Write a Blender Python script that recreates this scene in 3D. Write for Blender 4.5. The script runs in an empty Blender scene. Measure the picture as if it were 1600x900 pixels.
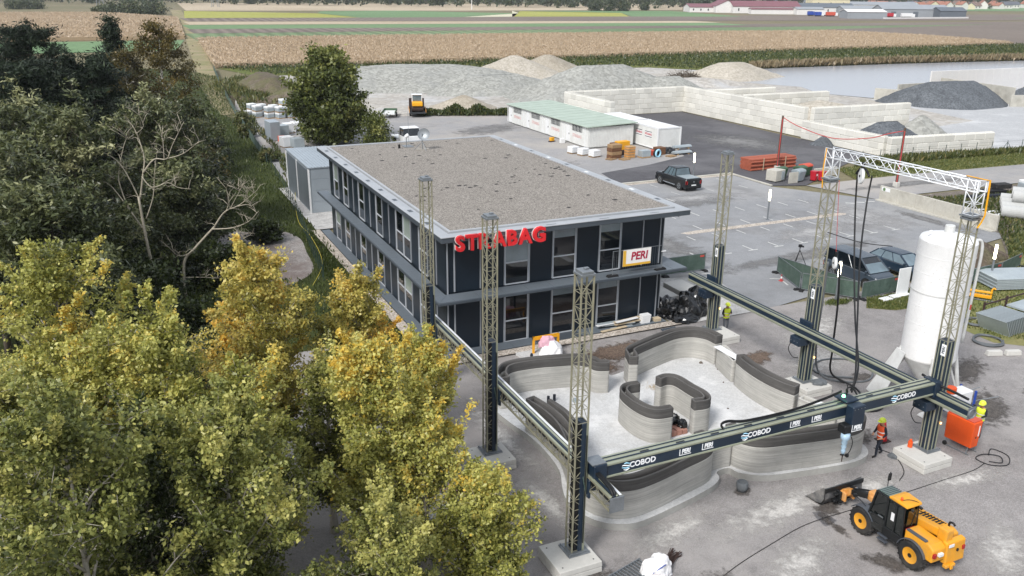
import bpy, bmesh, math, random
import numpy as np
from mathutils import Matrix, Vector
sc = bpy.context.scene
COL = sc.collection
# ------------------------------------------------------------------ camera
cam = bpy.data.cameras.new('camera')
cam.lens = 30.04; cam.sensor_width = 36; cam.clip_start = .5; cam.clip_end = 9000
co = bpy.data.objects.new('camera', cam); COL.objects.link(co)
co.matrix_world = Matrix(((0.908256, 0.131429, -0.397237, 0), (-0.418329, 0.30439, -0.855773, 0), (0.008441, 0.943437, 0.331444, 19.0), (0, 0, 0, 1)))
sc.camera = co
# ------------------------------------------------------------------ sky, sun, exposure
SUN_EL, SUN_AZ = math.radians(44), math.radians(238)          # azimuth: clockwise from +Y
world = bpy.data.worlds.new('World'); sc.world = world; world.use_nodes = True
wn = world.node_tree.nodes; wl = world.node_tree.links
bg = wn['Background']; sky = wn.new('ShaderNodeTexSky'); sky.sky_type = 'NISHITA'; sky.sun_disc = False
sky.sun_elevation = SUN_EL; sky.sun_rotation = SUN_AZ; sky.air_density = 1.0; sky.dust_density = 4.0; sky.ozone_density = 1.0
ovc = wn.new('ShaderNodeMix'); ovc.data_type = 'RGBA'; ovc.inputs[0].default_value = .72
ovc.inputs[7].default_value = (7.3, 7.8, 8.6, 1)               # the even veil of high cloud
wl.new(sky.outputs[0], ovc.inputs[6]); wl.new(ovc.outputs[2], bg.inputs[0]); bg.inputs[1].default_value = .09
sl = bpy.data.lights.new('sun', 'SUN'); sl.energy = 2.5; sl.angle = math.radians(15); sl.color = (1, .98, .955)
so = bpy.data.objects.new('sun', sl); COL.objects.link(so)
sd = Vector((math.sin(SUN_AZ) * math.cos(SUN_EL), math.cos(SUN_AZ) * math.cos(SUN_EL), math.sin(SUN_EL)))
so.rotation_euler = sd.to_track_quat('Z', 'Y').to_euler(); so.location = sd * 400
sc.view_settings.view_transform = 'Standard'; sc.view_settings.look = 'None'
sc.view_settings.exposure = 0.52; sc.view_settings.gamma = 1
sc.render.engine = 'CYCLES'
rnd = random.Random(7)
# ------------------------------------------------------------------ helpers
def c(h):
    h = h.lstrip('#'); o = []
    for i in (0, 2, 4):
        v = int(h[i:i + 2], 16) / 255
        o.append(v / 12.92 if v <= .04045 else ((v + .055) / 1.055) ** 2.4)
    return tuple(o)

class MB:
    def __init__(s): s.v = []; s.f = []; s.m = []; s.mi = 0
    def add(s, vs, fs):
        b = len(s.v); s.v += [tuple(p) for p in vs]
        for f in fs: s.f.append(tuple(b + i for i in f)); s.m.append(s.mi)
        return s
    def box(s, x0, x1, y0, y1, z0, z1):
        return s.add([(x0, y0, z0), (x1, y0, z0), (x1, y1, z0), (x0, y1, z0), (x0, y0, z1), (x1, y0, z1), (x1, y1, z1), (x0, y1, z1)],
                     [(3, 2, 1, 0), (4, 5, 6, 7), (0, 1, 5, 4), (1, 2, 6, 5), (2, 3, 7, 6), (3, 0, 4, 7)])
    def cbox(s, x, y, z, sx, sy, sz): return s.box(x - sx / 2, x + sx / 2, y - sy / 2, y + sy / 2, z, z + sz)
    def tbox(s, x, y, z0, z1, sx0, sy0, sx1, sy1):
        vs = [(x + a * sx / 2, y + b * sy / 2, z) for z, sx, sy in ((z0, sx0, sy0), (z1, sx1, sy1)) for a, b in ((-1, -1), (1, -1), (1, 1), (-1, 1))]
        return s.add(vs, [(3, 2, 1, 0), (4, 5, 6, 7), (0, 1, 5, 4), (1, 2, 6, 5), (2, 3, 7, 6), (3, 0, 4, 7)])
    def prism(s, poly, a0, a1, ax='z'):
        n = len(poly)
        def P(p, t): return (p[0], p[1], t) if ax == 'z' else ((t, p[0], p[1]) if ax == 'x' else (p[0], t, p[1]))
        vs = [P(p, a0) for p in poly] + [P(p, a1) for p in poly]
        fs = [tuple(range(n - 1, -1, -1)), tuple(range(n, 2 * n))] + [(i, (i + 1) % n, n + (i + 1) % n, n + i) for i in range(n)]
        return s.add(vs, fs)
    def poly(s, pts, z=None):
        vs = [(p[0], p[1], z) for p in pts] if z is not None else pts
        return s.add(vs, [tuple(range(len(pts)))])
    def ring(s, p, d, r, n, up=None):
        d = Vector(d).normalized(); u = d.cross(Vector((0, 0, 1)) if abs(d.z) < .95 else Vector((1, 0, 0))).normalized(); w = d.cross(u)
        p = Vector(p); return [p + u * (r * math.cos(2 * math.pi * (i + .5) / n)) + w * (r * math.sin(2 * math.pi * (i + .5) / n)) for i in range(n)]
    def cyl(s, p0, p1, r, n=8, r2=None, cap=True):
        d = Vector(p1) - Vector(p0); a = s.ring(p0, d, r, n); b = s.ring(p1, d, r if r2 is None else r2, n)
        fs = [(i, (i + 1) % n, n + (i + 1) % n, n + i) for i in range(n)]
        if cap: fs += [tuple(range(n - 1, -1, -1)), tuple(range(n, 2 * n))]
        return s.add(a + b, fs)
    def tube(s, pts, r, n=6, closed=False):
        pts = [Vector(p) for p in pts]; N = len(pts); vs = []; fs = []
        rr = r if hasattr(r, '__len__') else [r] * N
        u = None
        for i in range(N):
            d = (pts[(i + 1) % N] - pts[i - 1]) if (closed or 0 < i < N - 1) else (pts[1] - pts[0] if i == 0 else pts[-1] - pts[-2])
            d.normalize()
            if u is None: u = d.cross(Vector((0, 0, 1)) if abs(d.z) < .9 else Vector((1, 0, 0))).normalized()
            else: u = (u - d * u.dot(d)).normalized()
            w = d.cross(u)
            vs += [pts[i] + u * (rr[i] * math.cos(2 * math.pi * k / n)) + w * (rr[i] * math.sin(2 * math.pi * k / n)) for k in range(n)]
        for i in range(N if closed else N - 1):
            j = (i + 1) % N
            fs += [(i * n + k, i * n + (k + 1) % n, j * n + (k + 1) % n, j * n + k) for k in range(n)]
        if not closed: fs += [tuple(range(n - 1, -1, -1)), tuple((N - 1) * n + k for k in range(n))]
        return s.add(vs, fs)
    def lathe(s, prof, cx=0, cy=0, n=24, cap=True):
        vs = []; fs = []; N = len(prof)
        for r, z in prof: vs += [(cx + r * math.cos(2 * math.pi * k / n), cy + r * math.sin(2 * math.pi * k / n), z) for k in range(n)]
        for i in range(N - 1): fs += [(i * n + k, i * n + (k + 1) % n, (i + 1) * n + (k + 1) % n, (i + 1) * n + k) for k in range(n)]
        if cap: fs += [tuple(range(n - 1, -1, -1)), tuple((N - 1) * n + k for k in range(n))]
        return s.add(vs, fs)
    def loft(s, rings, cap=True, close=True):
        n = len(rings[0]); vs = [p for r in rings for p in r]; fs = []
        for i in range(len(rings) - 1): fs += [(i * n + k, i * n + (k + 1) % n, (i + 1) * n + (k + 1) % n, (i + 1) * n + k) for k in range(n if close else n - 1)]
        if cap: fs += [tuple(range(n - 1, -1, -1)), tuple((len(rings) - 1) * n + k for k in range(n))]
        return s.add(vs, fs)
    def mesh(s, name, mats):
        me = bpy.data.meshes.new(name); me.from_pydata([tuple(v) for v in s.v], [], s.f)
        for m in (mats if isinstance(mats, (list, tuple)) else [mats]): me.materials.append(M[m] if isinstance(m, str) else m)
        if isinstance(mats, (list, tuple)): me.polygons.foreach_set('material_index', s.m)
        return me
    def build(s, name, mats, parent=None, smooth=False, bevel=0, seg=1, world=False, sub=0, fix=True):
        me = s.mesh(name, mats)
        if fix:
            bm = bmesh.new(); bm.from_mesh(me); bmesh.ops.recalc_face_normals(bm, faces=bm.faces); bm.to_mesh(me); bm.free()
        return place(name, me, parent, smooth, bevel, seg, world, sub)

def place(name, me, parent=None, smooth=False, bevel=0, seg=1, world=False, sub=0):
    o = bpy.data.objects.new(name, me); COL.objects.link(o)
    if parent is not None:
        o.parent = parent
        if world:
            q = parent; mt = Matrix.Identity(4)
            while q is not None: mt = q.matrix_basis @ mt; q = q.parent
            me.transform(mt.inverted())
    if smooth: me.polygons.foreach_set('use_smooth', [True] * len(me.polygons))
    if bevel:
        b = o.modifiers.new('bevel', 'BEVEL'); b.width = bevel; b.segments = seg; b.limit_method = 'ANGLE'; b.angle_limit = math.radians(40)
    if sub:
        b = o.modifiers.new('sub', 'SUBSURF'); b.levels = sub; b.render_levels = sub
    return o

def tag(o, label, cat, group=None, kind=None):
    if label: o['label'] = label
    if cat: o['category'] = cat
    if group: o['group'] = group
    if kind: o['kind'] = kind
    return o
def thing(name, label, cat, loc=(0, 0, 0), rz=0, group=None):
    o = bpy.data.objects.new(name, None); COL.objects.link(o); o.location = loc; o.rotation_euler = (0, 0, rz); o.empty_display_size = .3
    return tag(o, label, cat, group)
def copy_tree(o, parent=None):
    k = o.copy(); COL.objects.link(k); k.parent = parent
    for ch in list(o.children): copy_tree(ch, k)
    return k
def dup(o, loc, rz, label, group=None):
    k = copy_tree(o); k.location = loc; k.rotation_euler = (0, 0, rz); k['label'] = label
    if group: k['group'] = group
    return k
_lift = [0]
def struct(name, pts, z, m, zt=None):
    b = MB()
    if zt is None and .029 < z < .041: _lift[0] += 1; z += .004 * _lift[0]         # far sheets: each a little above the one before
    if zt is None: b.poly(pts, z)
    else: b.prism(pts, z, zt)
    o = b.build(name, m); o['kind'] = 'structure'
    return o
def rect(x0, x1, y0, y1): return [(x0, y0), (x1, y0), (x1, y1), (x0, y1)]

def text_mesh(name, s, size, depth, mat, offset=0, shear=0, bev=0):
    cu = bpy.data.curves.new(name, 'FONT'); cu.body = s; cu.size = size; cu.extrude = depth; cu.offset = offset; cu.shear = shear; cu.resolution_u = 4
    cu.align_x = 'CENTER'; cu.align_y = 'CENTER'; cu.bevel_depth = bev
    o = bpy.data.objects.new(name, cu); COL.objects.link(o)
    dg = bpy.context.evaluated_depsgraph_get(); me = bpy.data.meshes.new_from_object(o.evaluated_get(dg))
    bpy.data.objects.remove(o); bpy.data.curves.remove(cu); me.materials.clear(); me.materials.append(M[mat]); me.name = name
    return me
def text(name, s, size, depth, mat, parent, loc, ex, ey, offset=0, shear=0, world=False, wscale=1):
    """flat lettering: ex = reading direction, ey = up direction of the letters"""
    me = text_mesh(name, s, size, depth, mat, offset, shear)
    ex = Vector(ex).normalized(); ey = Vector(ey).normalized(); ez = ex.cross(ey)
    me.transform(Matrix(((ex.x * wscale, ey.x, ez.x, loc[0]), (ex.y * wscale, ey.y, ez.y, loc[1]), (ex.z * wscale, ey.z, ez.z, loc[2]), (0, 0, 0, 1))))
    return place(name, me, parent, world=world)
def spline(pts, n=8, closed=False):
    pts = [Vector(p) for p in pts]; N = len(pts); o = []
    for i in range(N if closed else N - 1):
        if closed: a, b, cc, d = pts[i - 1], pts[i], pts[(i + 1) % N], pts[(i + 2) % N]
        else: a, b, cc, d = pts[max(i - 1, 0)], pts[i], pts[i + 1], pts[min(i + 2, N - 1)]
        for k in range(n):
            t = k / n; o.append(.5 * ((2 * b) + (cc - a) * t + (2 * a - 5 * b + 4 * cc - d) * t * t + (3 * b - a - 3 * cc + d) * t ** 3))
    if not closed: o.append(pts[-1])
    return o
# ------------------------------------------------------------------ materials
M = {}
def newmat(name):
    m = bpy.data.materials.new(name); m.use_nodes = True; nt = m.node_tree
    return m, nt.nodes, nt.links, nt.nodes['Principled BSDF']
def mixrgb(n, l, f, a, b, mode='MIX'):
    x = n.new('ShaderNodeMix'); x.data_type = 'RGBA'; x.blend_type = mode
    for i, v in ((0, f), (6, a), (7, b)):
        if hasattr(v, 'is_output'): l.new(v, x.inputs[i])
        elif i == 0: x.inputs[0].default_value = v
        else: x.inputs[i].default_value = (*v[:3], 1)
    return x.outputs[2]
def noise(n, l, co, scale, det=4, rough=.55, stretch=None):
    t = n.new('ShaderNodeTexNoise'); t.inputs['Scale'].default_value = scale; t.inputs['Detail'].default_value = det; t.inputs['Roughness'].default_value = rough
    if stretch:
        mp = n.new('ShaderNodeMapping'); mp.inputs['Scale'].default_value = stretch; l.new(co, mp.inputs[0]); co = mp.outputs[0]
    l.new(co, t.inputs['Vector']); return t.outputs[0]
def ramp(n, l, f, lo, hi):
    r = n.new('ShaderNodeMapRange'); r.inputs[1].default_value = lo; r.inputs[2].default_value = hi; r.clamp = True; l.new(f, r.inputs[0]); return r.outputs[0]
def pm(name, col, rough=.7, var=.12, scale=2.0, bump=0, bscale=30, metal=0, spec=.4, dirt=None, dirt_amt=.35, dscale=.8, stretch=None, island=0, spots=None):
    """general procedural material: tone noise at two scales, optional dirt colour and relief"""
    m, n, l, p = newmat(name); M[name] = m
    if isinstance(col, str): col = c(col)
    tc = n.new('ShaderNodeTexCoord'); co = tc.outputs['Object']
    lo = tuple(v * (1 - var) for v in col); hi = tuple(min(1, v * (1 + var)) for v in col)
    a = mixrgb(n, l, ramp(n, l, noise(n, l, co, scale, 5, .6, stretch), .3, .7), lo, hi)
    f2 = mixrgb(n, l, ramp(n, l, noise(n, l, co, scale * 11, 3), .3, .7), (1 - var * .7,) * 3, (1 + var * .3,) * 3)
    a = mixrgb(n, l, 1.0, a, f2, 'MULTIPLY')
    if island:
        oi = n.new('ShaderNodeObjectInfo')
        v = mixrgb(n, l, oi.outputs['Random'], (1 - island,) * 3, (1 + island * .5,) * 3); a = mixrgb(n, l, 1.0, a, v, 'MULTIPLY')
    if dirt is not None:
        if isinstance(dirt, str): dirt = c(dirt)
        mk = n.new('ShaderNodeMath'); mk.operation = 'MULTIPLY'; mk.inputs[1].default_value = dirt_amt
        l.new(ramp(n, l, noise(n, l, co, dscale, 8, .7), .45, .72), mk.inputs[0]); a = mixrgb(n, l, mk.outputs[0], a, dirt)
    if spots is not None:
        v = n.new('ShaderNodeTexVoronoi'); v.inputs['Scale'].default_value = 7.0; l.new(co, v.inputs['Vector']); q = n.new('ShaderNodeMath'); q.operation = 'MULTIPLY'
        l.new(ramp(n, l, v.outputs['Distance'], .13, .07), q.inputs[0]); l.new(ramp(n, l, noise(n, l, co, .9, 3), .5, .6), q.inputs[1]); a = mixrgb(n, l, q.outputs[0], a, c(spots))
    l.new(a, p.inputs['Base Color']); p.inputs['Roughness'].default_value = rough; p.inputs['Metallic'].default_value = metal; p.inputs['Specular IOR Level'].default_value = spec
    if bump:
        b = n.new('ShaderNodeBump'); b.inputs['Strength'].default_value = bump; b.inputs['Distance'].default_value = .02
        l.new(noise(n, l, co, bscale, 4, .65), b.inputs['Height']); l.new(b.outputs[0], p.inputs['Normal'])
    return m
def grit(name, cols, scale, patch=None, patch_scale=.15, patch_lo=.5, patch_hi=.65, rough=.95, bump=.4, big=.12, bigscale=.08):
    """loose stones: voronoi grains in a spread of tones, large soft patches of another tone"""
    m, n, l, p = newmat(name); M[name] = m; tc = n.new('ShaderNodeTexCoord'); co = tc.outputs['Object']
    v = n.new('ShaderNodeTexVoronoi'); v.inputs['Scale'].default_value = scale; l.new(co, v.inputs['Vector'])
    sp = n.new('ShaderNodeSeparateColor'); l.new(v.outputs['Color'], sp.inputs[0])
    r = n.new('ShaderNodeValToRGB'); l.new(sp.outputs[0], r.inputs[0]); e = r.color_ramp.elements; cols = [c(k) if isinstance(k, str) else k for k in cols]
    while len(e) < len(cols): e.new(.5)
    for i, k in enumerate(cols): e[i].position = i / (len(cols) - 1); e[i].color = (*k, 1)
    a = r.outputs[0]
    a = mixrgb(n, l, 1.0, a, mixrgb(n, l, ramp(n, l, noise(n, l, co, bigscale, 8, .65), .3, .7), (1 - big,) * 3, (1 + big,) * 3), 'MULTIPLY')
    a = mixrgb(n, l, 1.0, a, mixrgb(n, l, ramp(n, l, noise(n, l, co, bigscale * 14, 6, .7), .3, .7), (1 - big,) * 3, (1 + big,) * 3), 'MULTIPLY')
    if patch is not None:
        for pc, ps, plo, phi in ([(patch, patch_scale, patch_lo, patch_hi)] if not isinstance(patch, list) else patch):
            a = mixrgb(n, l, ramp(n, l, noise(n, l, co, ps, 9, .68), plo, phi), a, mixrgb(n, l, .65, a, c(pc) if isinstance(pc, str) else pc))
    l.new(a, p.inputs['Base Color']); p.inputs['Roughness'].default_value = rough; p.inputs['Specular IOR Level'].default_value = .2
    b = n.new('ShaderNodeBump'); b.inputs['Strength'].default_value = bump; b.inputs['Distance'].default_value = .02
    l.new(v.outputs['Distance'], b.inputs['Height']); l.new(b.outputs[0], p.inputs['Normal'])
    return m
def field(name, col, col2, rows=0, ang=0, scale=.02, rough=1, nscale=1.5, amt=.25):
    """crop surface: patchy tone, fine mottling and sown rows running along one direction"""
    m, n, l, p = newmat(name); M[name] = m; tc = n.new('ShaderNodeTexCoord'); co = tc.outputs['Object']; col = c(col); col2 = c(col2)
    a = mixrgb(n, l, ramp(n, l, noise(n, l, co, scale, 8, .6), .35, .65), col, col2)
    a = mixrgb(n, l, 1.0, a, mixrgb(n, l, ramp(n, l, noise(n, l, co, nscale, 6, .75), .3, .7), (1 - amt,) * 3, (1 + amt,) * 3), 'MULTIPLY')
    if rows:
        mp = n.new('ShaderNodeMapping'); mp.inputs['Rotation'].default_value = (0, 0, ang); l.new(co, mp.inputs[0])
        w = n.new('ShaderNodeTexWave'); w.inputs['Scale'].default_value = rows; w.inputs['Distortion'].default_value = 1.2; w.inputs['Detail'].default_value = 2; w.inputs['Detail Scale'].default_value = .4
        l.new(mp.outputs[0], w.inputs['Vector']); a = mixrgb(n, l, 1.0, a, mixrgb(n, l, w.outputs[1], (.72,) * 3, (1.08,) * 3), 'MULTIPLY')
    l.new(a, p.inputs['Base Color']); p.inputs['Roughness'].default_value = rough; p.inputs['Specular IOR Level'].default_value = .1
    return m
def leafmat(name, cols, trans=.35, rough=.42):
    """leaf faces: each leaf carries its own tone (attribute tone), light passes through"""
    m, n, l, p = newmat(name); M[name] = m
    at = n.new('ShaderNodeAttribute'); at.attribute_name = 'tone'
    r = n.new('ShaderNodeValToRGB'); l.new(at.outputs['Fac'], r.inputs[0]); e = r.color_ramp.elements
    cols = [c(k) for k in cols]
    while len(e) < len(cols): e.new(.5)
    for i, k in enumerate(cols): e[i].position = i / (len(cols) - 1); e[i].color = (*k, 1)
    l.new(r.outputs[0], p.inputs['Base Color']); p.inputs['Roughness'].default_value = rough; p.inputs['Specular IOR Level'].default_value = .45
    t = n.new('ShaderNodeBsdfTranslucent'); l.new(r.outputs[0], t.inputs[0]); mx = n.new('ShaderNodeMixShader'); mx.inputs[0].default_value = trans
    l.new(p.outputs[0], mx.inputs[1]); l.new(t.outputs[0], mx.inputs[2]); l.new(mx.outputs[0], n['Material Output'].inputs[0])
    return m
def emit(name, col, s):
    m, n, l, p = newmat(name); M[name] = m; p.inputs['Emission Color'].default_value = (*c(col), 1); p.inputs['Emission Strength'].default_value = s; p.inputs['Base Color'].default_value = (.8, .8, .75, 1)
def glass(name, col, rough=.05, var=.3, scale=.6):
    """window glass seen from outside in daylight: dark room tones under a sharp reflection"""
    m, n, l, p = newmat(name); M[name] = m; tc = n.new('ShaderNodeTexCoord'); col = c(col)
    a = mixrgb(n, l, ramp(n, l, noise(n, l, tc.outputs['Object'], scale, 3), .35, .65), tuple(v * (1 - var) for v in col), tuple(v * (1 + var) for v in col))
    l.new(a, p.inputs['Base Color']); p.inputs['Roughness'].default_value = rough; p.inputs['Specular IOR Level'].default_value = .6; p.inputs['Coat Weight'].default_value = .5; p.inputs['Coat Roughness'].default_value = .02

def stain(name, cols, lo=.32, hi=.62, nsc=2.2, rough=.95):
    """thin smear lying on the ground: ragged, fading edge (object space radius 1), own grit tones"""
    grit(name, cols, 20, None, big=.15, bigscale=.3, rough=rough); m = M[name]; n = m.node_tree.nodes; l = m.node_tree.links; p = n['Principled BSDF']
    for nd in n:
        if nd.type == 'TEX_COORD': tc = nd
    geo = n.new('ShaderNodeNewGeometry')
    for k in list(l):
        if k.from_node == tc: to = k.to_socket; l.new(geo.outputs['Position'], to)
    ln = n.new('ShaderNodeVectorMath'); ln.operation = 'LENGTH'; l.new(tc.outputs['Object'], ln.inputs[0])
    a = n.new('ShaderNodeMath'); a.operation = 'SUBTRACT'; a.inputs[0].default_value = 1.0; l.new(ln.outputs[1], a.inputs[1])
    nz = noise(n, l, geo.outputs['Position'], nsc, 10, .72)
    b = n.new('ShaderNodeMath'); b.operation = 'MULTIPLY_ADD'; b.inputs[1].default_value = 1.5; b.inputs[2].default_value = -.75; l.new(nz, b.inputs[0])
    d = n.new('ShaderNodeMath'); d.operation = 'ADD'; l.new(a.outputs[0], d.inputs[0]); l.new(b.outputs[0], d.inputs[1])
    f = ramp(n, l, d.outputs[0], lo, hi)
    ed = n.new('ShaderNodeMath'); ed.operation = 'MULTIPLY'; l.new(f, ed.inputs[0]); l.new(ramp(n, l, a.outputs[0], 0.0, .12), ed.inputs[1])
    tr = n.new('ShaderNodeBsdfTransparent'); mx = n.new('ShaderNodeMixShader'); l.new(ed.outputs[0], mx.inputs[0]); l.new(tr.outputs[0], mx.inputs[1]); l.new(p.outputs[0], mx.inputs[2]); l.new(mx.outputs[0], n['Material Output'].inputs[0])
def layered(name, col, rough=.9):
    """printed concrete: every bead a slightly different grey, blotchy drying marks, vertical drips"""
    m, n, l, p = newmat(name); M[name] = m; tc = n.new('ShaderNodeTexCoord'); co = tc.outputs['Object']; col = c(col)
    a = mixrgb(n, l, ramp(n, l, noise(n, l, co, 1.0, 3, .6, (.25, .25, 9)), .3, .7), tuple(v * .82 for v in col), tuple(v * 1.1 for v in col))
    a = mixrgb(n, l, 1.0, a, mixrgb(n, l, ramp(n, l, noise(n, l, co, 1.0, 2, .5, (.5, .5, 42)), .35, .65), (.8,) * 3, (1.06,) * 3), 'MULTIPLY')
    a = mixrgb(n, l, 1.0, a, mixrgb(n, l, ramp(n, l, noise(n, l, co, 1.3, 6, .65), .35, .65), (.9,) * 3, (1.05,) * 3), 'MULTIPLY')
    l.new(a, p.inputs['Base Color']); p.inputs['Roughness'].default_value = rough; p.inputs['Specular IOR Level'].default_value = .25
    b = n.new('ShaderNodeBump'); b.inputs['Strength'].default_value = .4; b.inputs['Distance'].default_value = .02; l.new(noise(n, l, co, 1.0, 3, .6, (6, 6, 60)), b.inputs['Height']); l.new(b.outputs[0], p.inputs['Normal'])
# ================================================================== material list
grit('site_gravel', ['#7b7775', '#84807e', '#8d8987', '#979391'], 30, [('#aeaaa7', .2, .48, .68), ('#625e5c', .45, .6, .76), ('#8f8985', .1, .5, .66)], big=.15)
grit('mud_gravel', ['#57504a', '#645c55', '#716960', '#7e766d'], 25, [('#b9b5ae', .6, .55, .7), ('#3f3a36', .4, .55, .7)], big=.2)
grit('cement_dust', ['#a9a69f', '#b7b4ae', '#c4c2bc', '#d2d0cb'], 16, [('#8a857d', .8, .5, .68), ('#dddbd7', .5, .55, .7)], big=.12, bigscale=.3)
grit('wet_ground', ['#35312e', '#3d3936', '#47433f', '#524d49'], 25, [('#6e6963', .7, .55, .68)], big=.2, rough=.6)
grit('asphalt', ['#7d7e80', '#848587', '#8b8c8e', '#939495'], 40, [('#9b9a99', .06, .48, .6), ('#6c6b6a', .1, .55, .68)], big=.08, bump=.15)
grit('asphalt_pale', ['#868585', '#8e8d8d', '#969595', '#9f9d9c'], 40, [('#aca59c', .05, .48, .62), ('#7b7875', .09, .55, .7)], big=.08, bump=.15)
grit('asphalt_dark', ['#4a494c', '#525154', '#58575a', '#605f62'], 40, [('#6c6b6d', .07, .5, .62), ('#434246', .13, .55, .7)], big=.1, bump=.15)
grit('pit_gravel', ['#96918a', '#a19c95', '#aca8a1', '#b7b3ac'], 1.6, [('#a9a296', .09, .5, .66), ('#b8b9ba', .05, .5, .62)], big=.1, bump=.6)
grit('sand_pale', ['#9c9588', '#a69f92', '#b0a99d', '#bab3a7'], 3.0, [('#a59d8e', .2, .5, .68)], big=.09, bump=.5)
grit('gravel_grey', ['#83837e', '#8e8e88', '#999993', '#a4a49e'], 2.4, [('#90918e', .2, .5, .68)], big=.09, bump=.5)
grit('chippings_dark', ['#4d5054', '#575b5f', '#616569', '#6c7074'], 5, [('#45484c', .25, .5, .68)], big=.1, bump=.5)
grit('sand_tan', ['#8f8778', '#999183', '#a49c8e', '#aea698'], 5, [('#857c6e', .3, .5, .68)], big=.09, bump=.5)
grit('earth_brown', ['#4b4239', '#574d43', '#63584d', '#6f6459'], 5, [('#5c5f3a', .15, .45, .6), ('#7b7268', .25, .55, .68)], big=.2, bump=.6)
grit('border_gravel', ['#8b8176', '#9c9287', '#ada398', '#beb5aa', '#cfc7bd'], 14, None, big=.08, bump=.6)
grit('roof_gravel', ['#605b56', '#757069', '#857f78', '#958f87', '#a6a098'], 20, None, big=.05, bump=.8)
grit('yard_concrete', ['#a0a1a2', '#a6a7a8', '#acadae', '#b2b3b3'], 9, [('#a6a7a9', .06, .5, .66), ('#cfcfce', .09, .5, .66)], big=.06, bump=.1)
grit('slab_white', ['#b6b6b5', '#bbbbba', '#c0c0bf', '#c6c6c5'], 18, [('#a9a7a3', .7, .54, .7), ('#dedddb', .5, .5, .66)], big=.07, bigscale=.3, bump=.1)
grit('paving', ['#a09e9b', '#aaa8a5', '#b4b2af', '#bebcb9'], 12, [('#8e8c8a', .5, .5, .66), ('#c8c7c5', .9, .52, .68)], big=.1, bigscale=.3, bump=.1)
grit('pad_concrete', ['#827d79', '#8d8884', '#98938f', '#a39e9a'], 12, [('#6a5a54', .25, .48, .6), ('#b0aca8', .2, .55, .66)], big=.14, bump=.15)
stain('dust_smear', ['#a9a5a0', '#b2aea9', '#bbb8b3', '#c5c2bd'], .4, .95); stain('tar_smear', ['#6f6e6d', '#767574', '#7d7c7b', '#848382'], .3, .9, .9, .9); stain('pale_smear', ['#929190', '#999897', '#a09f9e', '#a7a6a5'], .3, .95, .8, .95); stain('wet_smear', ['#4a4541', '#524d49', '#5b5652', '#65605b'], .42, .8, 2.6, .7); stain('earth_smear', ['#54473e', '#5f5147', '#6b5c51', '#776a5f'], .3, .6)
field('earth', '#6f6b52', '#7d745f', scale=.01)
field('corn', '#9e8a70', '#ac9980', rows=.0, scale=.012, nscale=2.2, amt=.12)
field('corn_rows', '#a58c72', '#b39a80', rows=.22, ang=0, scale=.012, nscale=.8, amt=.28)
field('crop_green', '#6f8060', '#7a8a69', rows=.05, ang=.05, scale=.01, nscale=.4)
field('crop_bright', '#66805c', '#728a66', scale=.01, nscale=.4)
field('crop_yellow', '#92934c', '#a0a05a', scale=.01, nscale=.3)
field('plough', '#776d66', '#82786f', rows=.06, ang=.05, scale=.008, nscale=.4)
field('stubble', '#a89a84', '#b6a892', scale=.01, nscale=.4)
field('stubble_pale', '#bdb9a0', '#c6c2ab', scale=.01, nscale=.4)
field('dirt_path', '#9a8c74', '#7d7c58', scale=.15, nscale=2.5)
field('grass', '#4f5a30', '#6b7040', scale=.25, nscale=6, amt=.35)
field('grass_dark', '#31381f', '#434a2a', scale=.3, nscale=6, amt=.4)
field('grass_strip', '#6c7444', '#857f58', scale=.4, nscale=5, amt=.3)
field('bank_green', '#5b6537', '#6d7042', scale=.05, nscale=1.2, amt=.35)
# water: ruffled grey pond, reflected pale sky put into the base colour
m, n, l, p = newmat('pond_water'); M['pond_water'] = m
p.inputs['Base Color'].default_value = (.34, .35, .37, 1); p.inputs['Roughness'].default_value = .2; p.inputs['Specular IOR Level'].default_value = .6
tc = n.new('ShaderNodeTexCoord'); b = n.new('ShaderNodeBump'); b.inputs['Strength'].default_value = .25; b.inputs['Distance'].default_value = .05
l.new(noise(n, l, tc.outputs['Object'], 1.6, 4, .6, (1, 2.5, 1)), b.inputs['Height']); l.new(b.outputs[0], p.inputs['Normal'])
# built things
pm('panel_navy', '#19232d', .32, .1, .5, spec=.35, island=.15)
pm('mullion', '#a3a8ae', .4, .05, 2, metal=.3)
pm('frame_light', '#b7bbc0', .45, .04, 2)
pm('fascia', '#a8abae', .5, .06, .6, metal=.15, dirt='#868c92', dirt_amt=.3)
pm('fascia_dark', '#4d545b', .45, .1, .6, metal=.2)
pm('walkway', '#6e767d', .5, .1, .8, metal=.2, dirt='#59636d', dirt_amt=.5)
glass('pane', '#12161b'); glass('pane_blind', '#7e8a90', .25, .15, .8); glass('car_glass', '#10161b', .03, .2); glass('car_glass_pale', '#5d6d75', .05, .3)
glass('pane_pale', '#8f9b93', .2, .1)
pm('sign_red', '#d5262b', .45, .05, 2); pm('sign_side', '#e8e4e2', .5, .04, 2)
pm('banner', '#e9e6e2', .6, .05, 3); pm('banner_red', '#a51d3c', .6, .04, 3); pm('banner_gold', '#dcab3a', .6, .05, 3)
pm('galv', '#8b9094', .45, .14, 1.5, metal=.6, dirt='#6b6f70', dirt_amt=.3)
pm('truss_olive', '#9a9782', .42, .16, 3, metal=.3, dirt='#7b796a', dirt_amt=.4)
pm('truss_white', '#dcdfe2', .4, .06, 2, metal=.15)
pm('rail_alloy', '#a9ad98', .35, .08, 1, metal=.45, dirt='#7f8272', dirt_amt=.3)
pm('gantry_navy', '#182839', .38, .12, 1.5, spec=.5, dirt='#33414e', dirt_amt=.4)
pm('cable_black', '#141517', .55, .15, 4); pm('rubber', '#222223', .85, .2, 6, bump=.2, bscale=40, dirt='#5b5751', dirt_amt=.5)
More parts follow.
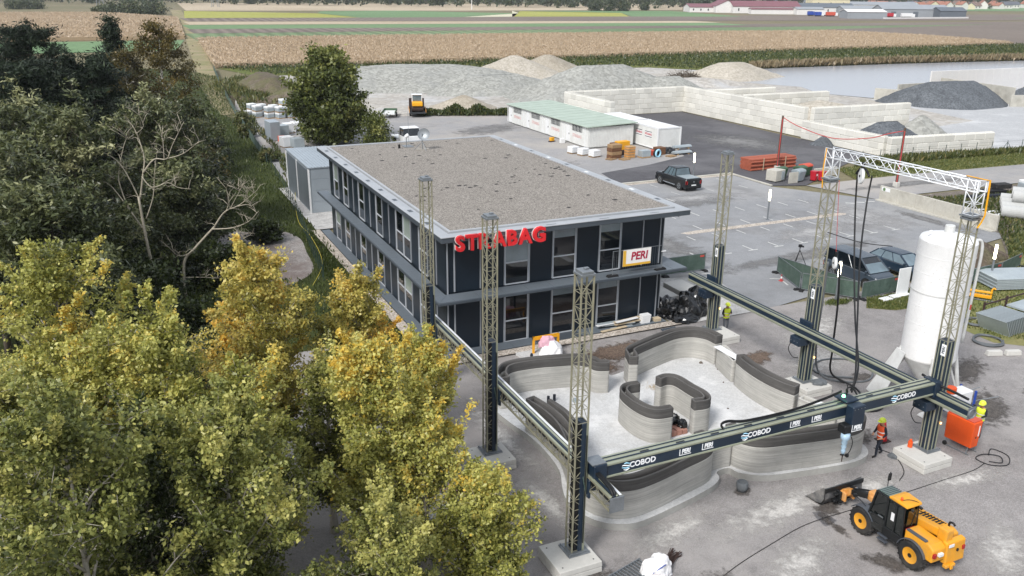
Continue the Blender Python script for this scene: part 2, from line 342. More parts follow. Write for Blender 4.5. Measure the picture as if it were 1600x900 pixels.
pm('logo_white', '#eef0f1', .5, .02, 2); pm('logo_blue', '#9fd0e6', .5, .04, 2); pm('head_blue', '#9fb9cc', .4, .12, 6)
emit('lamp_green', '#66ff99', 6); emit('lamp_warm', '#fff3d0', 9); emit('lamp_small', '#ffb050', 4)
layered('print_light', '#bbb9b3')
layered('print_dark', '#5f5d5b')
pm('plinth', '#a5a49f', .9, .1, 1, bump=.2, bscale=18, dirt='#8a8882', dirt_amt=.5)
pm('block_concrete', '#c3c1bb', .9, .07, 1, bump=.25, bscale=14, dirt='#9c9992', dirt_amt=.4)
pm('block_wall', '#d9d7cf', .9, .05, .5, bump=.25, bscale=6, dirt='#b7b3a4', dirt_amt=.4, dscale=.4, island=.16)
pm('block_core', '#a5a195', .95, .1, .5)
pm('old_concrete', '#b9b6ac', .92, .12, .6, bump=.2, bscale=6, dirt='#868176', dirt_amt=.6, dscale=.5)
pm('silo_white', '#e6e6e5', .5, .03, 1.2, dirt='#b5b3ad', dirt_amt=.15, dscale=5.5, spots='#8f8b83')
pm('silo_leg', '#cfd0ce', .5, .06, 2, dirt='#9a9690', dirt_amt=.5)
pm('white_paint', '#d8d9d6', .55, .05, 1.5, dirt='#a9a69e', dirt_amt=.35); pm('white_sheet', '#dedfdf', .6, .05, 2)
pm('road_paint', '#c9c9c6', .8, .12, 3, dirt='#8d8b87', dirt_amt=.6, dscale=4)
pm('green_roof', '#a6b3a6', .6, .08, .6, dirt='#93a094', dirt_amt=.4); pm('container_stripe', '#b5444e', .6, .06, 2); pm('stripe_dark', '#3a3d46', .6, .06, 2); pm('faded_red', '#d2aaa6', .6, .06, 2)
pm('vent_dark', '#2c3034', .7, .1, 2); pm('steel_shed', '#a7b0b7', .4, .06, .8, metal=.35); pm('shed_door', '#6d757c', .45, .08, .8, metal=.3)
pm('mesh_green', '#46584f', .85, .15, 1.4, dirt='#69776f', dirt_amt=.5, dscale=2); pm('fence_green', '#2c3f38', .6, .1, 2)
pm('foot_black', '#1b1b1d', .8, .1, 4); pm('label_red', '#b8483f', .6, .05, 3)
pm('car_black', '#0e1216', .22, .1, .6, spec=.6); pm('car_blue', '#20303f', .22, .12, .6, spec=.6); pm('car_grey', '#39434d', .25, .1, .6, spec=.6); pm('chrome', '#b9bdc2', .25, .05, 3, metal=.8)
pm('alloy_rim', '#8d9195', .35, .08, 4, metal=.7); pm('tail_red', '#a3201f', .3, .06, 4); pm('plate', '#dfe0e0', .5, .04, 3)
pm('jcb_yellow', '#dd9a25', .42, .08, 1.6, dirt='#a88a5a', dirt_amt=.55, dscale=1.9); pm('jcb_black', '#16181a', .5, .12, 3, dirt='#3a3a38', dirt_amt=.4); pm('jcb_grey', '#484d55', .6, .1, 2, dirt='#716c64', dirt_amt=.5)
pm('bucket_steel', '#5c5d5f', .55, .2, 1.5, metal=.3, dirt='#a9a59e', dirt_amt=.8, dscale=1.6); pm('boom_tan', '#cf8f45', .5, .12, 3, dirt='#c2a98a', dirt_amt=.6, dscale=3)
glass('cab_glass', '#141a19', .04, .3); glass('roof_glass', '#6d8179', .15, .2)
pm('orange', '#e2571f', .45, .05, 2); pm('blue_frame', '#25459b', .5, .06, 3); pm('safety_yellow', '#e3a21c', .5, .08, 3)
pm('hi_vis', '#d3e33a', .7, .06, 6); pm('hi_vis_orange', '#e0592b', .7, .06, 6); pm('reflective', '#d8dad6', .4, .05, 6); pm('work_navy', '#1d222c', .85, .12, 6); pm('work_grey', '#54575c', .85, .12, 6); pm('skin', '#b98a6d', .55, .06, 6); pm('helmet', '#d8e64a', .35, .04, 6); pm('boot', '#1c1a19', .8, .1, 6)
pm('tarp_black', '#101113', .25, .2, 6, spec=.7); pm('tarp_white', '#e3e2e2', .5, .05, 3); pm('tarp_pink', '#cfa3b0', .6, .06, 3)
pm('pallet_wood', '#a88a66', .85, .18, 4, island=.2); pm('timber', '#6b4b34', .85, .2, 4); pm('timber_pale', '#b9a98e', .85, .15, 4); pm('pole_wood', '#5b4b3f', .9, .2, 3)
pm('pipe_red', '#a45a44', .6, .1, 3, island=.15); pm('bin_red', '#b0202e', .45, .05, 3); pm('bin_green', '#3f5a43', .55, .08, 3); pm('bin_grey', '#8d979c', .55, .06, 3); pm('bin_orange', '#c2503a', .55, .05, 3)
pm('wire_red', '#b3403f', .6, .06, 4); pm('rebar', '#3f2f2a', .8, .2, 8); pm('brick_pallet', '#a5796a', .85, .15, 8); pm('hose_grey', '#5f6366', .6, .12, 4); pm('cable_yellow', '#d2c04a', .5, .08, 4)
pm('stone', '#9b968e', .9, .12, 3, bump=.3, bscale=10); pm('concrete_pipe', '#b3b4b2', .9, .08, 2, bump=.2, bscale=10, dirt='#8f8f8c', dirt_amt=.4); pm('panel_zinc', '#aab3b7', .5, .1, 1, metal=.3)
pm('barn_white', '#d6d4d2', .7, .04, .1); pm('barn_red', '#7a5057', .7, .08, .1); pm('barn_grey', '#8e9398', .7, .06, .1); pm('barn_dark', '#5d646c', .7, .06, .1)
pm('house_white', '#d5d2cc', .8, .04, .3); pm('house_cream', '#cfc6a8', .8, .05, .3); pm('roof_tile', '#9b6a58', .85, .12, .4); pm('roof_brown', '#75625a', .85, .12, .4); pm('roof_slate', '#5b5f66', .8, .1, .4)
pm('bark', '#5f564b', .95, .25, 5, bump=.4, bscale=20); pm('bark_pale', '#aaa498', .9, .25, 4, bump=.3, bscale=20, dirt='#4b463f', dirt_amt=.5, dscale=4); pm('bark_birch', '#c9c5bd', .85, .15, 3, dirt='#3a3632', dirt_amt=.6, dscale=5); pm('bark_dead', '#a8a08e', .9, .15, 5); pm('twig_brown', '#4e4238', .95, .2, 6)
leafmat('leaf_yellow', ['#414720', '#737838', '#a8a858', '#c9c573', '#dabb50'], .34)
leafmat('leaf_gold', ['#525426', '#888440', '#b7ad5b', '#d4c470', '#deb54d'], .34)
leafmat('leaf_olive', ['#2e3519', '#474f26', '#686f39', '#959853', '#c2bd70'], .3)  # olive leaves, darkened to hold the shade of the lower canopy
leafmat('leaf_deep', ['#1d2413', '#293218', '#384320', '#4c562b', '#6d6d38'], .2)  # deep green, canopy shade put into the palette
leafmat('leaf_locust', ['#1e2514', '#2f371f', '#485030', '#6d7249', '#9c9c72'], .2)
leafmat('leaf_round', ['#363f1f', '#4a5429', '#626a35', '#7f8446', '#9d9b58'], .3)
leafmat('needle', ['#10180f', '#172315', '#1f2d1b', '#2a3923', '#3a472d'], .1, .7)
leafmat('leaf_birch', ['#38331a', '#4a4421', '#5c5228', '#70602c', '#8a7434'], .3)
leafmat('leaf_far', ['#28331f', '#344127', '#424e2f', '#545c39', '#6d6b42'], .15)
leafmat('weed', ['#2e3a1c', '#3d4a25', '#52592f', '#6c6a3e', '#8d8058'], .2)
leafmat('reed', ['#5b5540', '#766b51', '#8d7e62', '#a08f74', '#6a6f45'], .2)
leafmat('corn_leaf', ['#a18e74', '#aa987f', '#b2a088', '#baa890', '#a49a7c'], .2)
leafmat('grass_blade', ['#313b1c', '#435026', '#566231', '#6b7040', '#87824f'], .25)
# ================================================================== ground and fields
struct('ground', rect(-2580, 3380, -280, 5180), -.06, 'earth')
struct('site_ground', [(-25, 2), (75, 2), (75, 39), (37, 39.2), (30, 39.6), (13, 39.6), (13, 56), (4, 58), (-25, 40)], 0, 'site_gravel')
struct('woodland_floor', [(-60, 40), (4, 44), (13.2, 44), (14.0, 46), (14.4, 72), (17, 125), (15, 150), (18, 220), (-60, 285)], .012, 'grass_dark')
struct('grass_verge', [(12.2, 40.8), (13.6, 40.8), (13.9, 72), (10.5, 72), (11.6, 56)], .02, 'grass_dark')
struct('old_pad', [(p.x, p.y) for p in spline([(4.6, 66.0, 0), (5.6, 68.6, 0), (7.4, 70.6, 0), (9.4, 69.6, 0), (11.3, 69.2, 0), (12.2, 66.5, 0), (11.9, 62.5, 0), (11.4, 58.0, 0), (9.3, 55.6, 0), (7.0, 56.2, 0), (5.4, 60.5, 0)], 5, True)], .024, 'pad_concrete')
struct('car_park', [(29, 39.2), (37, 39.2), (66, 44.6), (66, 58.5), (60.3, 67), (60.3, 74), (14.5, 74), (14.5, 71), (29, 71)], .004, 'asphalt')
struct('yard_asphalt', [(14.5, 74), (60.3, 74), (66, 84), (66, 105), (62, 124), (37, 130), (17.5, 142), (15.8, 110)], .004, 'asphalt_pale')
struct('dark_yard', [(46.5, 74.4), (60.4, 74.3), (60.6, 67.3), (64, 66), (73.5, 71.5), (84, 77), (85, 117.4), (66, 117.4), (66, 108), (64.5, 90), (62, 84.5), (55, 81.5), (47.5, 79.5)], .009, 'asphalt_dark')
struct('yard_road', [(66, 58.5), (72, 58.7), (88, 58.2), (180, 52), (180, 62), (96, 65), (80, 66), (71, 66.1), (64, 66)], .006, 'asphalt_pale')
struct('grass_verge', [(71, 66.1), (80, 66), (96, 65), (180, 62), (180, 70), (102, 70.2), (90, 71.2), (78, 71.5), (73.5, 71.4)], .014, 'grass_strip')
struct('scrap_ground', [(66, 45.5), (66.4, 57.8), (72, 58.2), (88, 57.7), (140, 54), (140, 40), (75, 36), (58, 38.5)], .008, 'mud_gravel')
struct('grass_patch', [(44.5, 34), (47.4, 38.3), (58, 38.8), (66.5, 45), (80, 46), (120, 44), (110, 25), (60, 22), (47.5, 26.5), (44.2, 29.5)], .012, 'grass_strip')
struct('grass_patch', [(41.8, 36.6), (43.2, 37.9), (47.2, 37.9), (47.4, 36.4), (45.3, 35.3), (43.2, 35.6)], .016, 'grass_strip')
struct('gravel_pit', [(17.5, 142), (37, 130), (62, 124), (64, 119.5), (105, 118.5), (105, 88.5), (128, 92), (130, 118), (126, 130), (131, 140), (121, 160), (136, 177), (126, 190), (60, 201), (33, 200), (24, 190)], .01, 'pit_gravel')
struct('concrete_yard', [(84.5, 74.5), (100, 74.5), (101.5, 71), (180, 70.5), (180, 108), (128, 119), (122, 92), (103, 88), (85.5, 88)], .014, 'yard_concrete')
struct('water', [(136, 176.5), (160, 177.5), (200, 177), (246, 173), (430, 160), (430, 100), (182, 108), (150, 125), (130, 120), (126, 130), (131, 140), (121, 160)], .02, 'pond_water')
struct('field_bank', [(30, 200.5), (60, 201), (126, 190.5), (137, 177.5), (160, 178.5), (200, 178), (246, 174), (430, 161), (430, 226), (24, 224)], .016, 'bank_green')
struct('field_path', [(15.2, 140), (17.4, 140), (18.5, 165), (23, 218), (33.5, 355), (47, 560), (60, 760), (52, 760), (40, 560), (28.5, 355), (19, 218), (16, 166)], .02, 'dirt_path')
def strip(name, x0, x1, ya, yb, k, m, z, ka=None):
    ka = k if ka is None else ka
    return struct(name, [(x0, ya - ka * (x0 - 30)), (x1, ya - ka * (x1 - 30)), (x1, yb - k * (x1 - 30)), (x0, yb - k * (x0 - 30))], z, m)
strip('crop_field', 31, 560, 333, 390, .02, 'crop_green', .03, -.02)
strip('ploughed_field', 35, 700, 391, 430, .03, 'plough', .03, .02)
strip('crop_field', 37, 338, 431, 476, .11, 'crop_bright', .035, .08)
strip('stubble_field', 41, 345, 478, 520, .16, 'stubble', .035, .115)
strip('ploughed_field', 44, 760, 522, 574, .03, 'plough', .03, .16)
struct('flower_field', [(47, 577), (152, 568), (146, 660), (60, 735)], .035, 'crop_yellow')
struct('crop_field', [(153, 568), (222, 565), (300, 640), (228, 730), (161, 715), (147, 662)], .035, 'crop_bright')
struct('stubble_field', [(224, 565), (261, 566), (330, 716), (302, 642)], .035, 'stubble_pale')
struct('flower_field', [(263, 567), (350, 556), (395, 640), (330, 700)], .035, 'crop_yellow')
struct('crop_field', [(352, 556), (440, 540), (480, 690), (332, 716), (396, 642)], .035, 'crop_bright')
struct('stubble_field', [(62, 740), (300, 720), (520, 730), (700, 980), (80, 1060)], .035, 'stubble')
struct('crop_field', [(520, 728), (900, 640), (1200, 760), (760, 980)], .04, 'crop_bright')
struct('ploughed_field', [(317, 226), (430, 226), (700, 380), (560, 388), (342, 352), (317, 322), (324, 272)], .03, 'plough')
struct('corn_field_ground', [(-120, 348), (28, 351), (42, 560), (5, 660), (-120, 670)], .03, 'stubble')
struct('crop_field', [(-120, 287), (20, 288), (27, 343), (-120, 343)], .03, 'crop_bright')
struct('crop_field', [(700, 385), (1500, 420), (1500, 620), (640, 470)], .03, 'crop_green')
# kerbs, strips and painted bay marks of the car park
def kerb(x0, x1, y0, y1, h=.12):
    o = MB().box(x0, x1, y0, y1, -.02, h).build('kerb', 'old_concrete', bevel=.02); o['kind'] = 'structure'
kerb(46.6, 60.6, 73.7, 74.0); kerb(60.4, 60.65, 67.2, 73.7); kerb(29.4, 29.6, 48, 71)
struct('kerb_strip', rect(46.8, 60.4, 73.1, 73.7), .012, 'border_gravel')
struct('planting_strip', [(41.2, 55.9), (41.6, 55.3), (50, 55.25), (58.6, 55.2), (59.1, 55.6), (58.5, 56.0), (50, 55.95), (43, 56.1)], .014, 'border_gravel')
def mark(pts, w=.12):
    (x0, y0), (x1, y1) = pts; d = Vector((x1 - x0, y1 - y0, 0)).normalized(); s = Vector((-d.y, d.x, 0)) * w / 2
    q = [(x0 - s.x, y0 - s.y), (x0 + s.x, y0 + s.y), (x1 + s.x, y1 + s.y), (x1 - s.x, y1 - s.y)]
    struct('road_marking', q, .018, 'road_paint')
for k in range(9):
    x = 38.6 + 2.52 * k
    if k > 1:
        mark([(x, 61.4), (x, 60.0)]); mark([(x, 57.5), (x, 56.2)])
    if k > 0: mark([(x, 54.9), (x, 53.7)])
    mark([(x, 51.0), (x, 49.75)]); mark([(x - .45, 49.7), (x + .45, 49.7)], .14)
for x, y in ((49.2, 72.5), (57.5, 72.4), (49.3, 68.9), (57.5, 68.7), (47.2, 66.7), (53.4, 68.8), (62, 58.6), (63.1, 58.5), (64.3, 58.4)): mark([(x, y), (x + .1, y - 1.3)] if x < 60 else [(x, y), (x + .7, y - .5)], .12 if x < 60 else .3)
mark([(40.1, 43.7), (40.8, 43.3)]); mark([(40.7, 43.3), (40.3, 42.1)]); mark([(36.3, 46.4), (37.6, 46.2)]); mark([(37.0, 46.3), (36.9, 45.0)])
# stains on the ground with a shape of their own
def blot(name, cx, cy, rx, ry, m, z, rot=0):
    n = 24; me = MB().add([(math.cos(2 * math.pi * i / n), math.sin(2 * math.pi * i / n), 0) for i in range(n)], [tuple(range(n))]).mesh(name, m)
    o = place(name, me); o.location = (cx, cy, z); o.scale = (rx, ry, 1); o.rotation_euler.z = rot; o['kind'] = 'structure'
for i, (x, y, rx, ry, m, rot) in enumerate([(21.5, 21.4, 6.5, 1.7, 'dust_smear', .12), (16.8, 21.9, 4.0, 1.3, 'dust_smear', .25), (26, 21.2, 3, 1.3, 'dust_smear', 0), (13.9, 31, 1.1, 7.5, 'dust_smear', .05), (13.4, 25.6, 1.0, 4.2, 'dust_smear', .1), (24, 13.4, 6, 2.0, 'dust_smear', .2),
        (20.0, 18.6, 4, 1.6, 'dust_smear', .4), (30, 20.0, 4, 1.0, 'dust_smear', -.1), (33, 31.5, 5, 2.4, 'dust_smear', .3), (36, 35, 7, 2.5, 'dust_smear', .5), (27, 16, 4, 1.5, 'dust_smear', .6), (22.7, 17.3, .9, 1.5, 'wet_smear', .7), (22.2, 16.2, .5, .7, 'wet_smear', .2), (23.4, 14.7, 1.6, .9, 'wet_smear', .4), (23.2, 20.7, 1.5, .8, 'wet_smear', .5), (22.6, 19.6, .35, 1.2, 'wet_smear', 0),
        (39.5, 27.4, 3.8, 1.4, 'wet_smear', .5), (36.6, 24.0, 3.6, 1.8, 'wet_smear', .7), (40.5, 24.3, 4.2, .9, 'wet_smear', .6), (33.6, 29.1, 1.5, .9, 'wet_smear', .2), (36, 26.9, 1.6, 1.0, 'wet_smear', .3), (12.5, 20.4, 2.4, 1.2, 'wet_smear', .2), (24.2, 37.0, 4.6, 1.6, 'earth_smear', .03), (21.6, 36.0, 2.0, 2.2, 'earth_smear', .3), (28.7, 24.4, 1.6, 1.0, 'wet_smear', .3), (20.95, 23.0, .8, .6, 'wet_smear', .3), (30.2, 33.2, 1.8, 1.0, 'earth_smear', .4), (15.2, 18.0, 4, 1.6, 'wet_smear', .5), (8.5, 34, 3, 5, 'dust_smear', 0)]):
    blot('ground_stain', x, y, rx, ry, m, .006 + .0012 * i, rot)
for i, (x, y, rx, ry, m, rot) in enumerate([(46, 47, 14, 1.6, 'tar_smear', .1), (44, 64, 16, 2.2, 'tar_smear', .02), (52, 52, 9, 3, 'pale_smear', .2), (38, 55, 3, 12, 'tar_smear', .1), (60, 55, 4, 9, 'pale_smear', .1), (50, 66, 8, 2.5, 'pale_smear', 0), (36, 62, 4, 10, 'pale_smear', .2), (40, 85, 12, 5, 'tar_smear', .2), (35, 100, 12, 6, 'pale_smear', .4), (48, 112, 10, 5, 'tar_smear', .5), (75, 62.5, 14, 1.6, 'tar_smear', -.03), (75, 90, 8, 12, 'tar_smear', .2), (64, 51, 1.2, 7, 'tar_smear', 0)]):
    blot('asphalt_patch', x, y, rx, ry, m, .0112 + .0004 * i, rot)
struct('building_gravel_border', [(13.55, 38.9), (29.3, 38.9), (29.3, 39.55), (14.2, 39.55), (14.2, 68.2), (13.5, 68.2)], .04, 'border_gravel')
struct('paved_terrace', [(30.4, 38.9), (35.3, 38.95), (36.6, 45.6), (33, 46.7), (29.65, 46.7), (29.65, 39.6)], .045, 'paving')
# ================================================================== office building
B = thing('office_building', 'two-storey office block with navy panels, gravel flat roof and red STRABAG letters', 'building', (21.9, 53.7, 0))
def part(mb, name, mat, par=B, **k): return mb.build(name, mat, par, world=True, **k)
part(MB().box(15.0, 28.7, 40.6, 66.8, 0, 6.69), 'wall', 'panel_navy')
part(MB().box(14.25, 29.55, 39.25, 67.6, 6.70, 6.98), 'roof', 'fascia_dark', bevel=.02)
RF = [o for o in B.children if o.name.startswith('roof')][0]
x0, x1, y0, y1 = 14.25, 29.55, 39.25, 67.6
for a, b2, e, f in ((x0 - .03, x1 + .03, y0 - .03, y0 + .62), (x0 - .03, x1 + .03, y1 - .62, y1 + .03), (x0 - .03, x0 + .62, y0 + .622, y1 - .622), (x1 - .62, x1 + .03, y0 + .622, y1 - .622)):
    part(MB().box(a, b2, e, f, 6.983, 7.03), 'flashing', 'fascia', RF, bevel=.01)
for a, b2, e, f in ((x0 + .66, x1 - .66, y0 + .66, y0 + .8), (x0 + .66, x1 - .66, y1 - .8, y1 - .66), (x0 + .66, x0 + .8, y0 + .803, y1 - .803), (x1 - .8, x1 - .66, y0 + .803, y1 - .803)):
    part(MB().box(a, b2, e, f, 6.983, 7.13), 'upstand', 'fascia', RF, bevel=.015)
part(MB().box(x0 + .81, x1 - .81, y0 + .81, y1 - .81, 6.985, 7.06), 'gravel', 'roof_gravel', RF)
mo = MB(); r_ = random.Random(5)
for k in range(60):
    x = r_.uniform(16, 28.4); y = r_.uniform(42, 66) if k > 25 else 47.5 + (x - 16) * .35 + r_.uniform(-.5, 1.5); s = r_.uniform(.07, .19)
    mo.tbox(x, y, 7.055, 7.085, s * 2, s * 1.5, s, s * .7)
part(mo, 'moss', 'foot_black', RF)['kind'] = 'stuff'
# roof edge joints: short dark seams in the metal edge
for k in range(9):
    y = 42 + k * 2.9
    part(MB().box(x0 + .18, x0 + .42, y, y + .5, 7.032, 7.036), 'seam_plate', 'fascia_dark', RF); part(MB().box(x1 - .42, x1 - .2, y, y + .42, 7.032, 7.036), 'seam_plate', 'white_sheet' if k % 2 else 'fascia_dark', RF)
for k in range(4): part(MB().box(17 + k * 3.3, 17.6 + k * 3.3, y0 + .15, y0 + .22, 7.032, 7.036), 'seam_plate', 'fascia_dark', RF)

def bay(face, a, b2, z0, z1, kind, seed):
    """one facade bay between two mullions; face 'f' looks to -Y, 'l' looks to -X"""
    def bx(mb, u0, u1, w0, w1, za, zb):
        return mb.box(u0, u1, 40.6 - w1, 40.6 - w0, za, zb) if face == 'f' else mb.box(15.0 - w1, 15.0 - w0, u0, u1, za, zb)
    if kind == 'p':
        part(bx(MB(), a + .03, b2 - .03, .002, .03, z0, z1), 'panel', 'panel_navy', bevel=.006)
    else:
        h = z1 - z0
        cuts = [0, .40, .90, 1] if face == 'f' else [0, .42, 1]
        w = part(bx(MB(), a + .03, b2 - .03, .002, .015, z0, z1), 'window', 'vent_dark')
        for i in range(len(cuts) - 1):
            zz0, zz1 = z0 + h * cuts[i] + .035, z0 + h * cuts[i + 1] - .035
            rr = random.Random(seed * 7 + i)
            m = 'pane'
            if kind == 'b' and i == 1: m = 'pane_blind' if face == 'f' else 'pane_pale'
            if face == 'f' and i == 1 and kind == 'w' and rr.random() < .7:   # half lowered blind behind the glass
                part(bx(MB(), a + .09, b2 - .09, .016, .019, zz1 - (zz1 - zz0) * .3, zz1), 'blind', 'pane_blind', w); zz1 -= (zz1 - zz0) * .3 + .002
            part(bx(MB(), a + .07, b2 - .07, .016, .022, zz0, zz1), 'pane', m, w)
        fr = MB()
        for cc in cuts: bx(fr, a + .03, b2 - .03, .024, .06, z0 + h * cc - .035, z0 + h * cc + .035)
        bx(fr, a + .03, a + .085, .025, .058, z0 + .04, z1 - .04); bx(fr, b2 - .085, b2 - .03, .025, .058, z0 + .04, z1 - .04)
        part(fr, 'frame', 'frame_light', w)
def mull(face, u, z0, z1, wd=.06, m='mullion'):
    mb = MB()
    if face == 'f': mb.box(u - wd / 2, u + wd / 2, 40.52, 40.6, z0, z1)
    else: mb.box(14.92, 15.0, u - wd / 2, u + wd / 2, z0, z1)
    part(mb, 'mullion', m)
XB = [15.0, 15.42, 16.92, 18.35, 19.85, 21.3, 22.8, 24.3, 25.75, 27.25, 28.45, 28.7]
for fl, (z0, z1) in enumerate(((.12, 3.25), (3.55, 6.66))):
    for i in range(len(XB) - 1):
        bay('f', XB[i], XB[i + 1], z0, z1, {3: 'b' if fl else 'w', 5: 'w', 7: 'w'}.get(i, 'p'), i + fl * 20)
        if i: mull('f', XB[i], z0, z1, .08 if i in (1, 4) else .06)
    pat = 'ppwpbwppwppwppwpbp'; y = 40.6; st = 26.2 / len(pat)
    for i, k in enumerate(pat):
        bay('l', y, y + st, z0, z1, k, 50 + i + fl * 30)
        if i: mull('l', y, z0, z1, .1 if i in (4, 10, 14) else .05)
        y += st
mull('f', 15.03, .12, 6.66, .06); mull('f', 28.68, .12, 6.66, .04)
# walkway between the storeys: panels on brackets with an edge beam
e = MB().prism([(14.08, 39.36), (29.72, 39.36), (29.72, 47.2), (28.75, 47.2), (28.75, 40.5), (14.88, 40.5), (14.88, 67.7), (14.08, 67.7)], 3.28, 3.43)
W_ = part(e, 'walkway', 'fascia_dark', bevel=.015)
for k in range(10):
    a = 15.0 + k * 1.46; part(MB().box(a + .01, min(a + 1.45, 28.74), 39.4, 40.5, 3.434, 3.47), 'panel', 'walkway', W_, bevel=.008)
for k in range(18):
    a = 40.52 + k * 1.5; part(MB().box(14.12, 14.87, a + .01, a + 1.49, 3.434, 3.47), 'panel', 'walkway', W_, bevel=.008)
part(MB().prism([(14.12, 39.4), (14.99, 40.5), (14.12, 40.5)], 3.434, 3.472), 'panel', 'walkway', W_); part(MB().prism([(14.14, 39.4), (14.99, 39.4), (14.99, 40.48)], 3.434, 3.471), 'panel', 'walkway', W_)
part(MB().box(28.76, 29.68, 39.4, 47.15, 3.434, 3.47), 'panel', 'walkway', W_)
G_ = part(MB().prism([(14.25, 39.62), (28.7, 39.62), (28.7, 40.56), (14.96, 40.56), (14.96, 68), (14.25, 68)], 0, .1), 'plinth_walk', 'fascia_dark')
for k in range(10):
    a = 14.3 + k * 1.44
    if not (3.6 < k < 5.2): part(MB().box(a, a + 1.42, 39.64, 40.54, .104, .13), 'panel', 'walkway', G_, bevel=.008)
for k in range(18): part(MB().box(14.27, 14.94, 40.58 + k * 1.52, 40.58 + k * 1.52 + 1.5, .104, .13), 'panel', 'walkway', G_, bevel=.008)
# red letters standing in front of the roof edge
def glyph(ch, dep, m_, off):
    me = text_mesh('letter', ch, 1.2, dep, m_, off); xs_ = [v.co.x for v in me.vertices]; ys_ = [v.co.y for v in me.vertices]; k = .84 / (max(ys_) - min(ys_))
    me.transform(Matrix.Translation((-min(xs_), -min(ys_), 0))); me.transform(Matrix.Diagonal((k, k, 1, 1))); return me, (max(xs_) - min(xs_)) * k
G7 = [(ch, *glyph(ch, .09, 'sign_red', .04)) for ch in 'STRABAG']; gap = (5.08 - sum(g[2] for g in G7)) / 6; kx = 1.0
if gap < .06: kx = (5.08 - 6 * .06) / sum(g[2] for g in G7); gap = .06
xs = 14.97
for ch, me, w in G7:
    F_ = Matrix(((kx, 0, 0, xs), (0, 0, -1, 39.06), (0, 1, 0, 6.26), (0, 0, 0, 1))); me.transform(F_); lt = place('letter', me, B, world=True); lt['label'] = 'red illuminated capital letter ' + ch
    mb_, _ = glyph(ch, .012, 'sign_side', .06); mb_.transform(Matrix(((kx, 0, 0, xs - .035), (0, 0, -1, 39.185), (0, 1, 0, 6.255), (0, 0, 0, 1)))); place('letter_back', mb_, lt, world=True)
    xs += w * kx + gap
part(MB().box(15.0, 20.1, 39.20, 39.235, 6.75, 6.8), 'sign_rail', 'galv')
o = part(MB().cyl((29.2, 39.9, 6.68), (29.2, 39.9, 6.55), .09, 10).cyl((29.2, 39.9, 6.55), (29.2, 39.9, 6.47), .1, 10, .05), 'camera_dome', 'white_sheet', smooth=True)
# mobile barrier with banner on the walkway
t = thing('banner_fence', 'wire fence panel with white PERI banner on the upper walkway', 'banner', (26.3, 39.55, 3.47))
fp = MB()
for x in (24.65, 28.0): fp.cyl((x, 39.55, 3.48), (x, 39.55, 5.0), .022, 6)
for z in (3.62, 4.98): fp.cyl((24.65, 39.55, z), (28.0, 39.55, z), .018, 6)
fp.build('frame', 'galv', t, world=True)
fw = MB()
for k in range(22): fw.cyl((24.75 + k * .152, 39.55, 3.62), (24.75 + k * .152, 39.55, 4.98), .004, 4)
fw.build('mesh', 'galv', t, world=True)
for x in (24.7, 27.95): MB().tbox(x, 39.6, 3.475, 3.6, .75, .3, .6, .22).build('foot', 'foot_black', t, world=True, bevel=.02)
bn = MB().box(25.3, 27.18, 39.515, 39.53, 4.0, 4.97).build('banner', 'banner', t, world=True)
MB().box(25.3, 25.5, 39.508, 39.513, 4.005, 4.95).box(25.5, 27.16, 39.508, 39.513, 4.005, 4.14).build('band', 'banner_gold', t, world=True)
text('lettering', 'PERI', .66, .004, 'banner_red', t, (26.38, 39.505, 4.55), (1, 0, 0), (0, 0, 1), offset=.018, shear=.12, world=True, wscale=.92)
MB().cyl((27.9, 39.51, 4.62), (28.2, 39.51, 4.62), .03, 6).build('clamp', 'white_sheet', t, world=True)
# roof aerials
t = thing('satellite_dish', 'grey satellite dish on a tripod standing on the gravel roof', 'antenna', (21.5, 63.1, 7.06))
MB().cyl((0, 0, 0), (0, 0, 1.25), .035, 8).cyl((0, 0, .6), (-.6, .2, 0), .02, 6).cyl((0, 0, .6), (.5, .4, 0), .02, 6).cyl((0, 0, .6), (.1, -.6, 0), .02, 6).build('mast', 'galv', t)
d = MB(); rings = []
for r_i in (0.02, .2, .36, .48):
    z = r_i * r_i * .55; rings.append([Vector((r_i * math.cos(2 * math.pi * k / 20), z - .12, r_i * math.sin(2 * math.pi * k / 20))) for k in range(20)])
d.loft(rings, cap=False); o = d.build('dish', 'galv', t, smooth=True); o.location = (.1, -.1, 1.2); o.rotation_euler = (.4, 0, 2.6)
MB().box(-.5, .5, -.25, .25, 0, .07).build('ballast', 'stone', t)
t = thing('roof_aerial', 'thin white whip aerial with small dish near the roof rear edge', 'antenna', (20.7, 64.6, 7.06))
MB().cyl((0, 0, 0), (0, 0, .95), .03, 8).cyl((.35, .5, 0), (.35, .5, 2.7), .012, 6).box(-.2, .55, -.2, .7, 0, .05).build('mast', 'galv', t)
MB().cyl((-.1, -.05, .8), (.16, -.1, 1.0), .14, 12).build('dish', 'white_sheet', t, smooth=True)
MB().box(-.75, -.6, -.3, -.2, 0, .3).build('junction_box', 'cable_black', t)
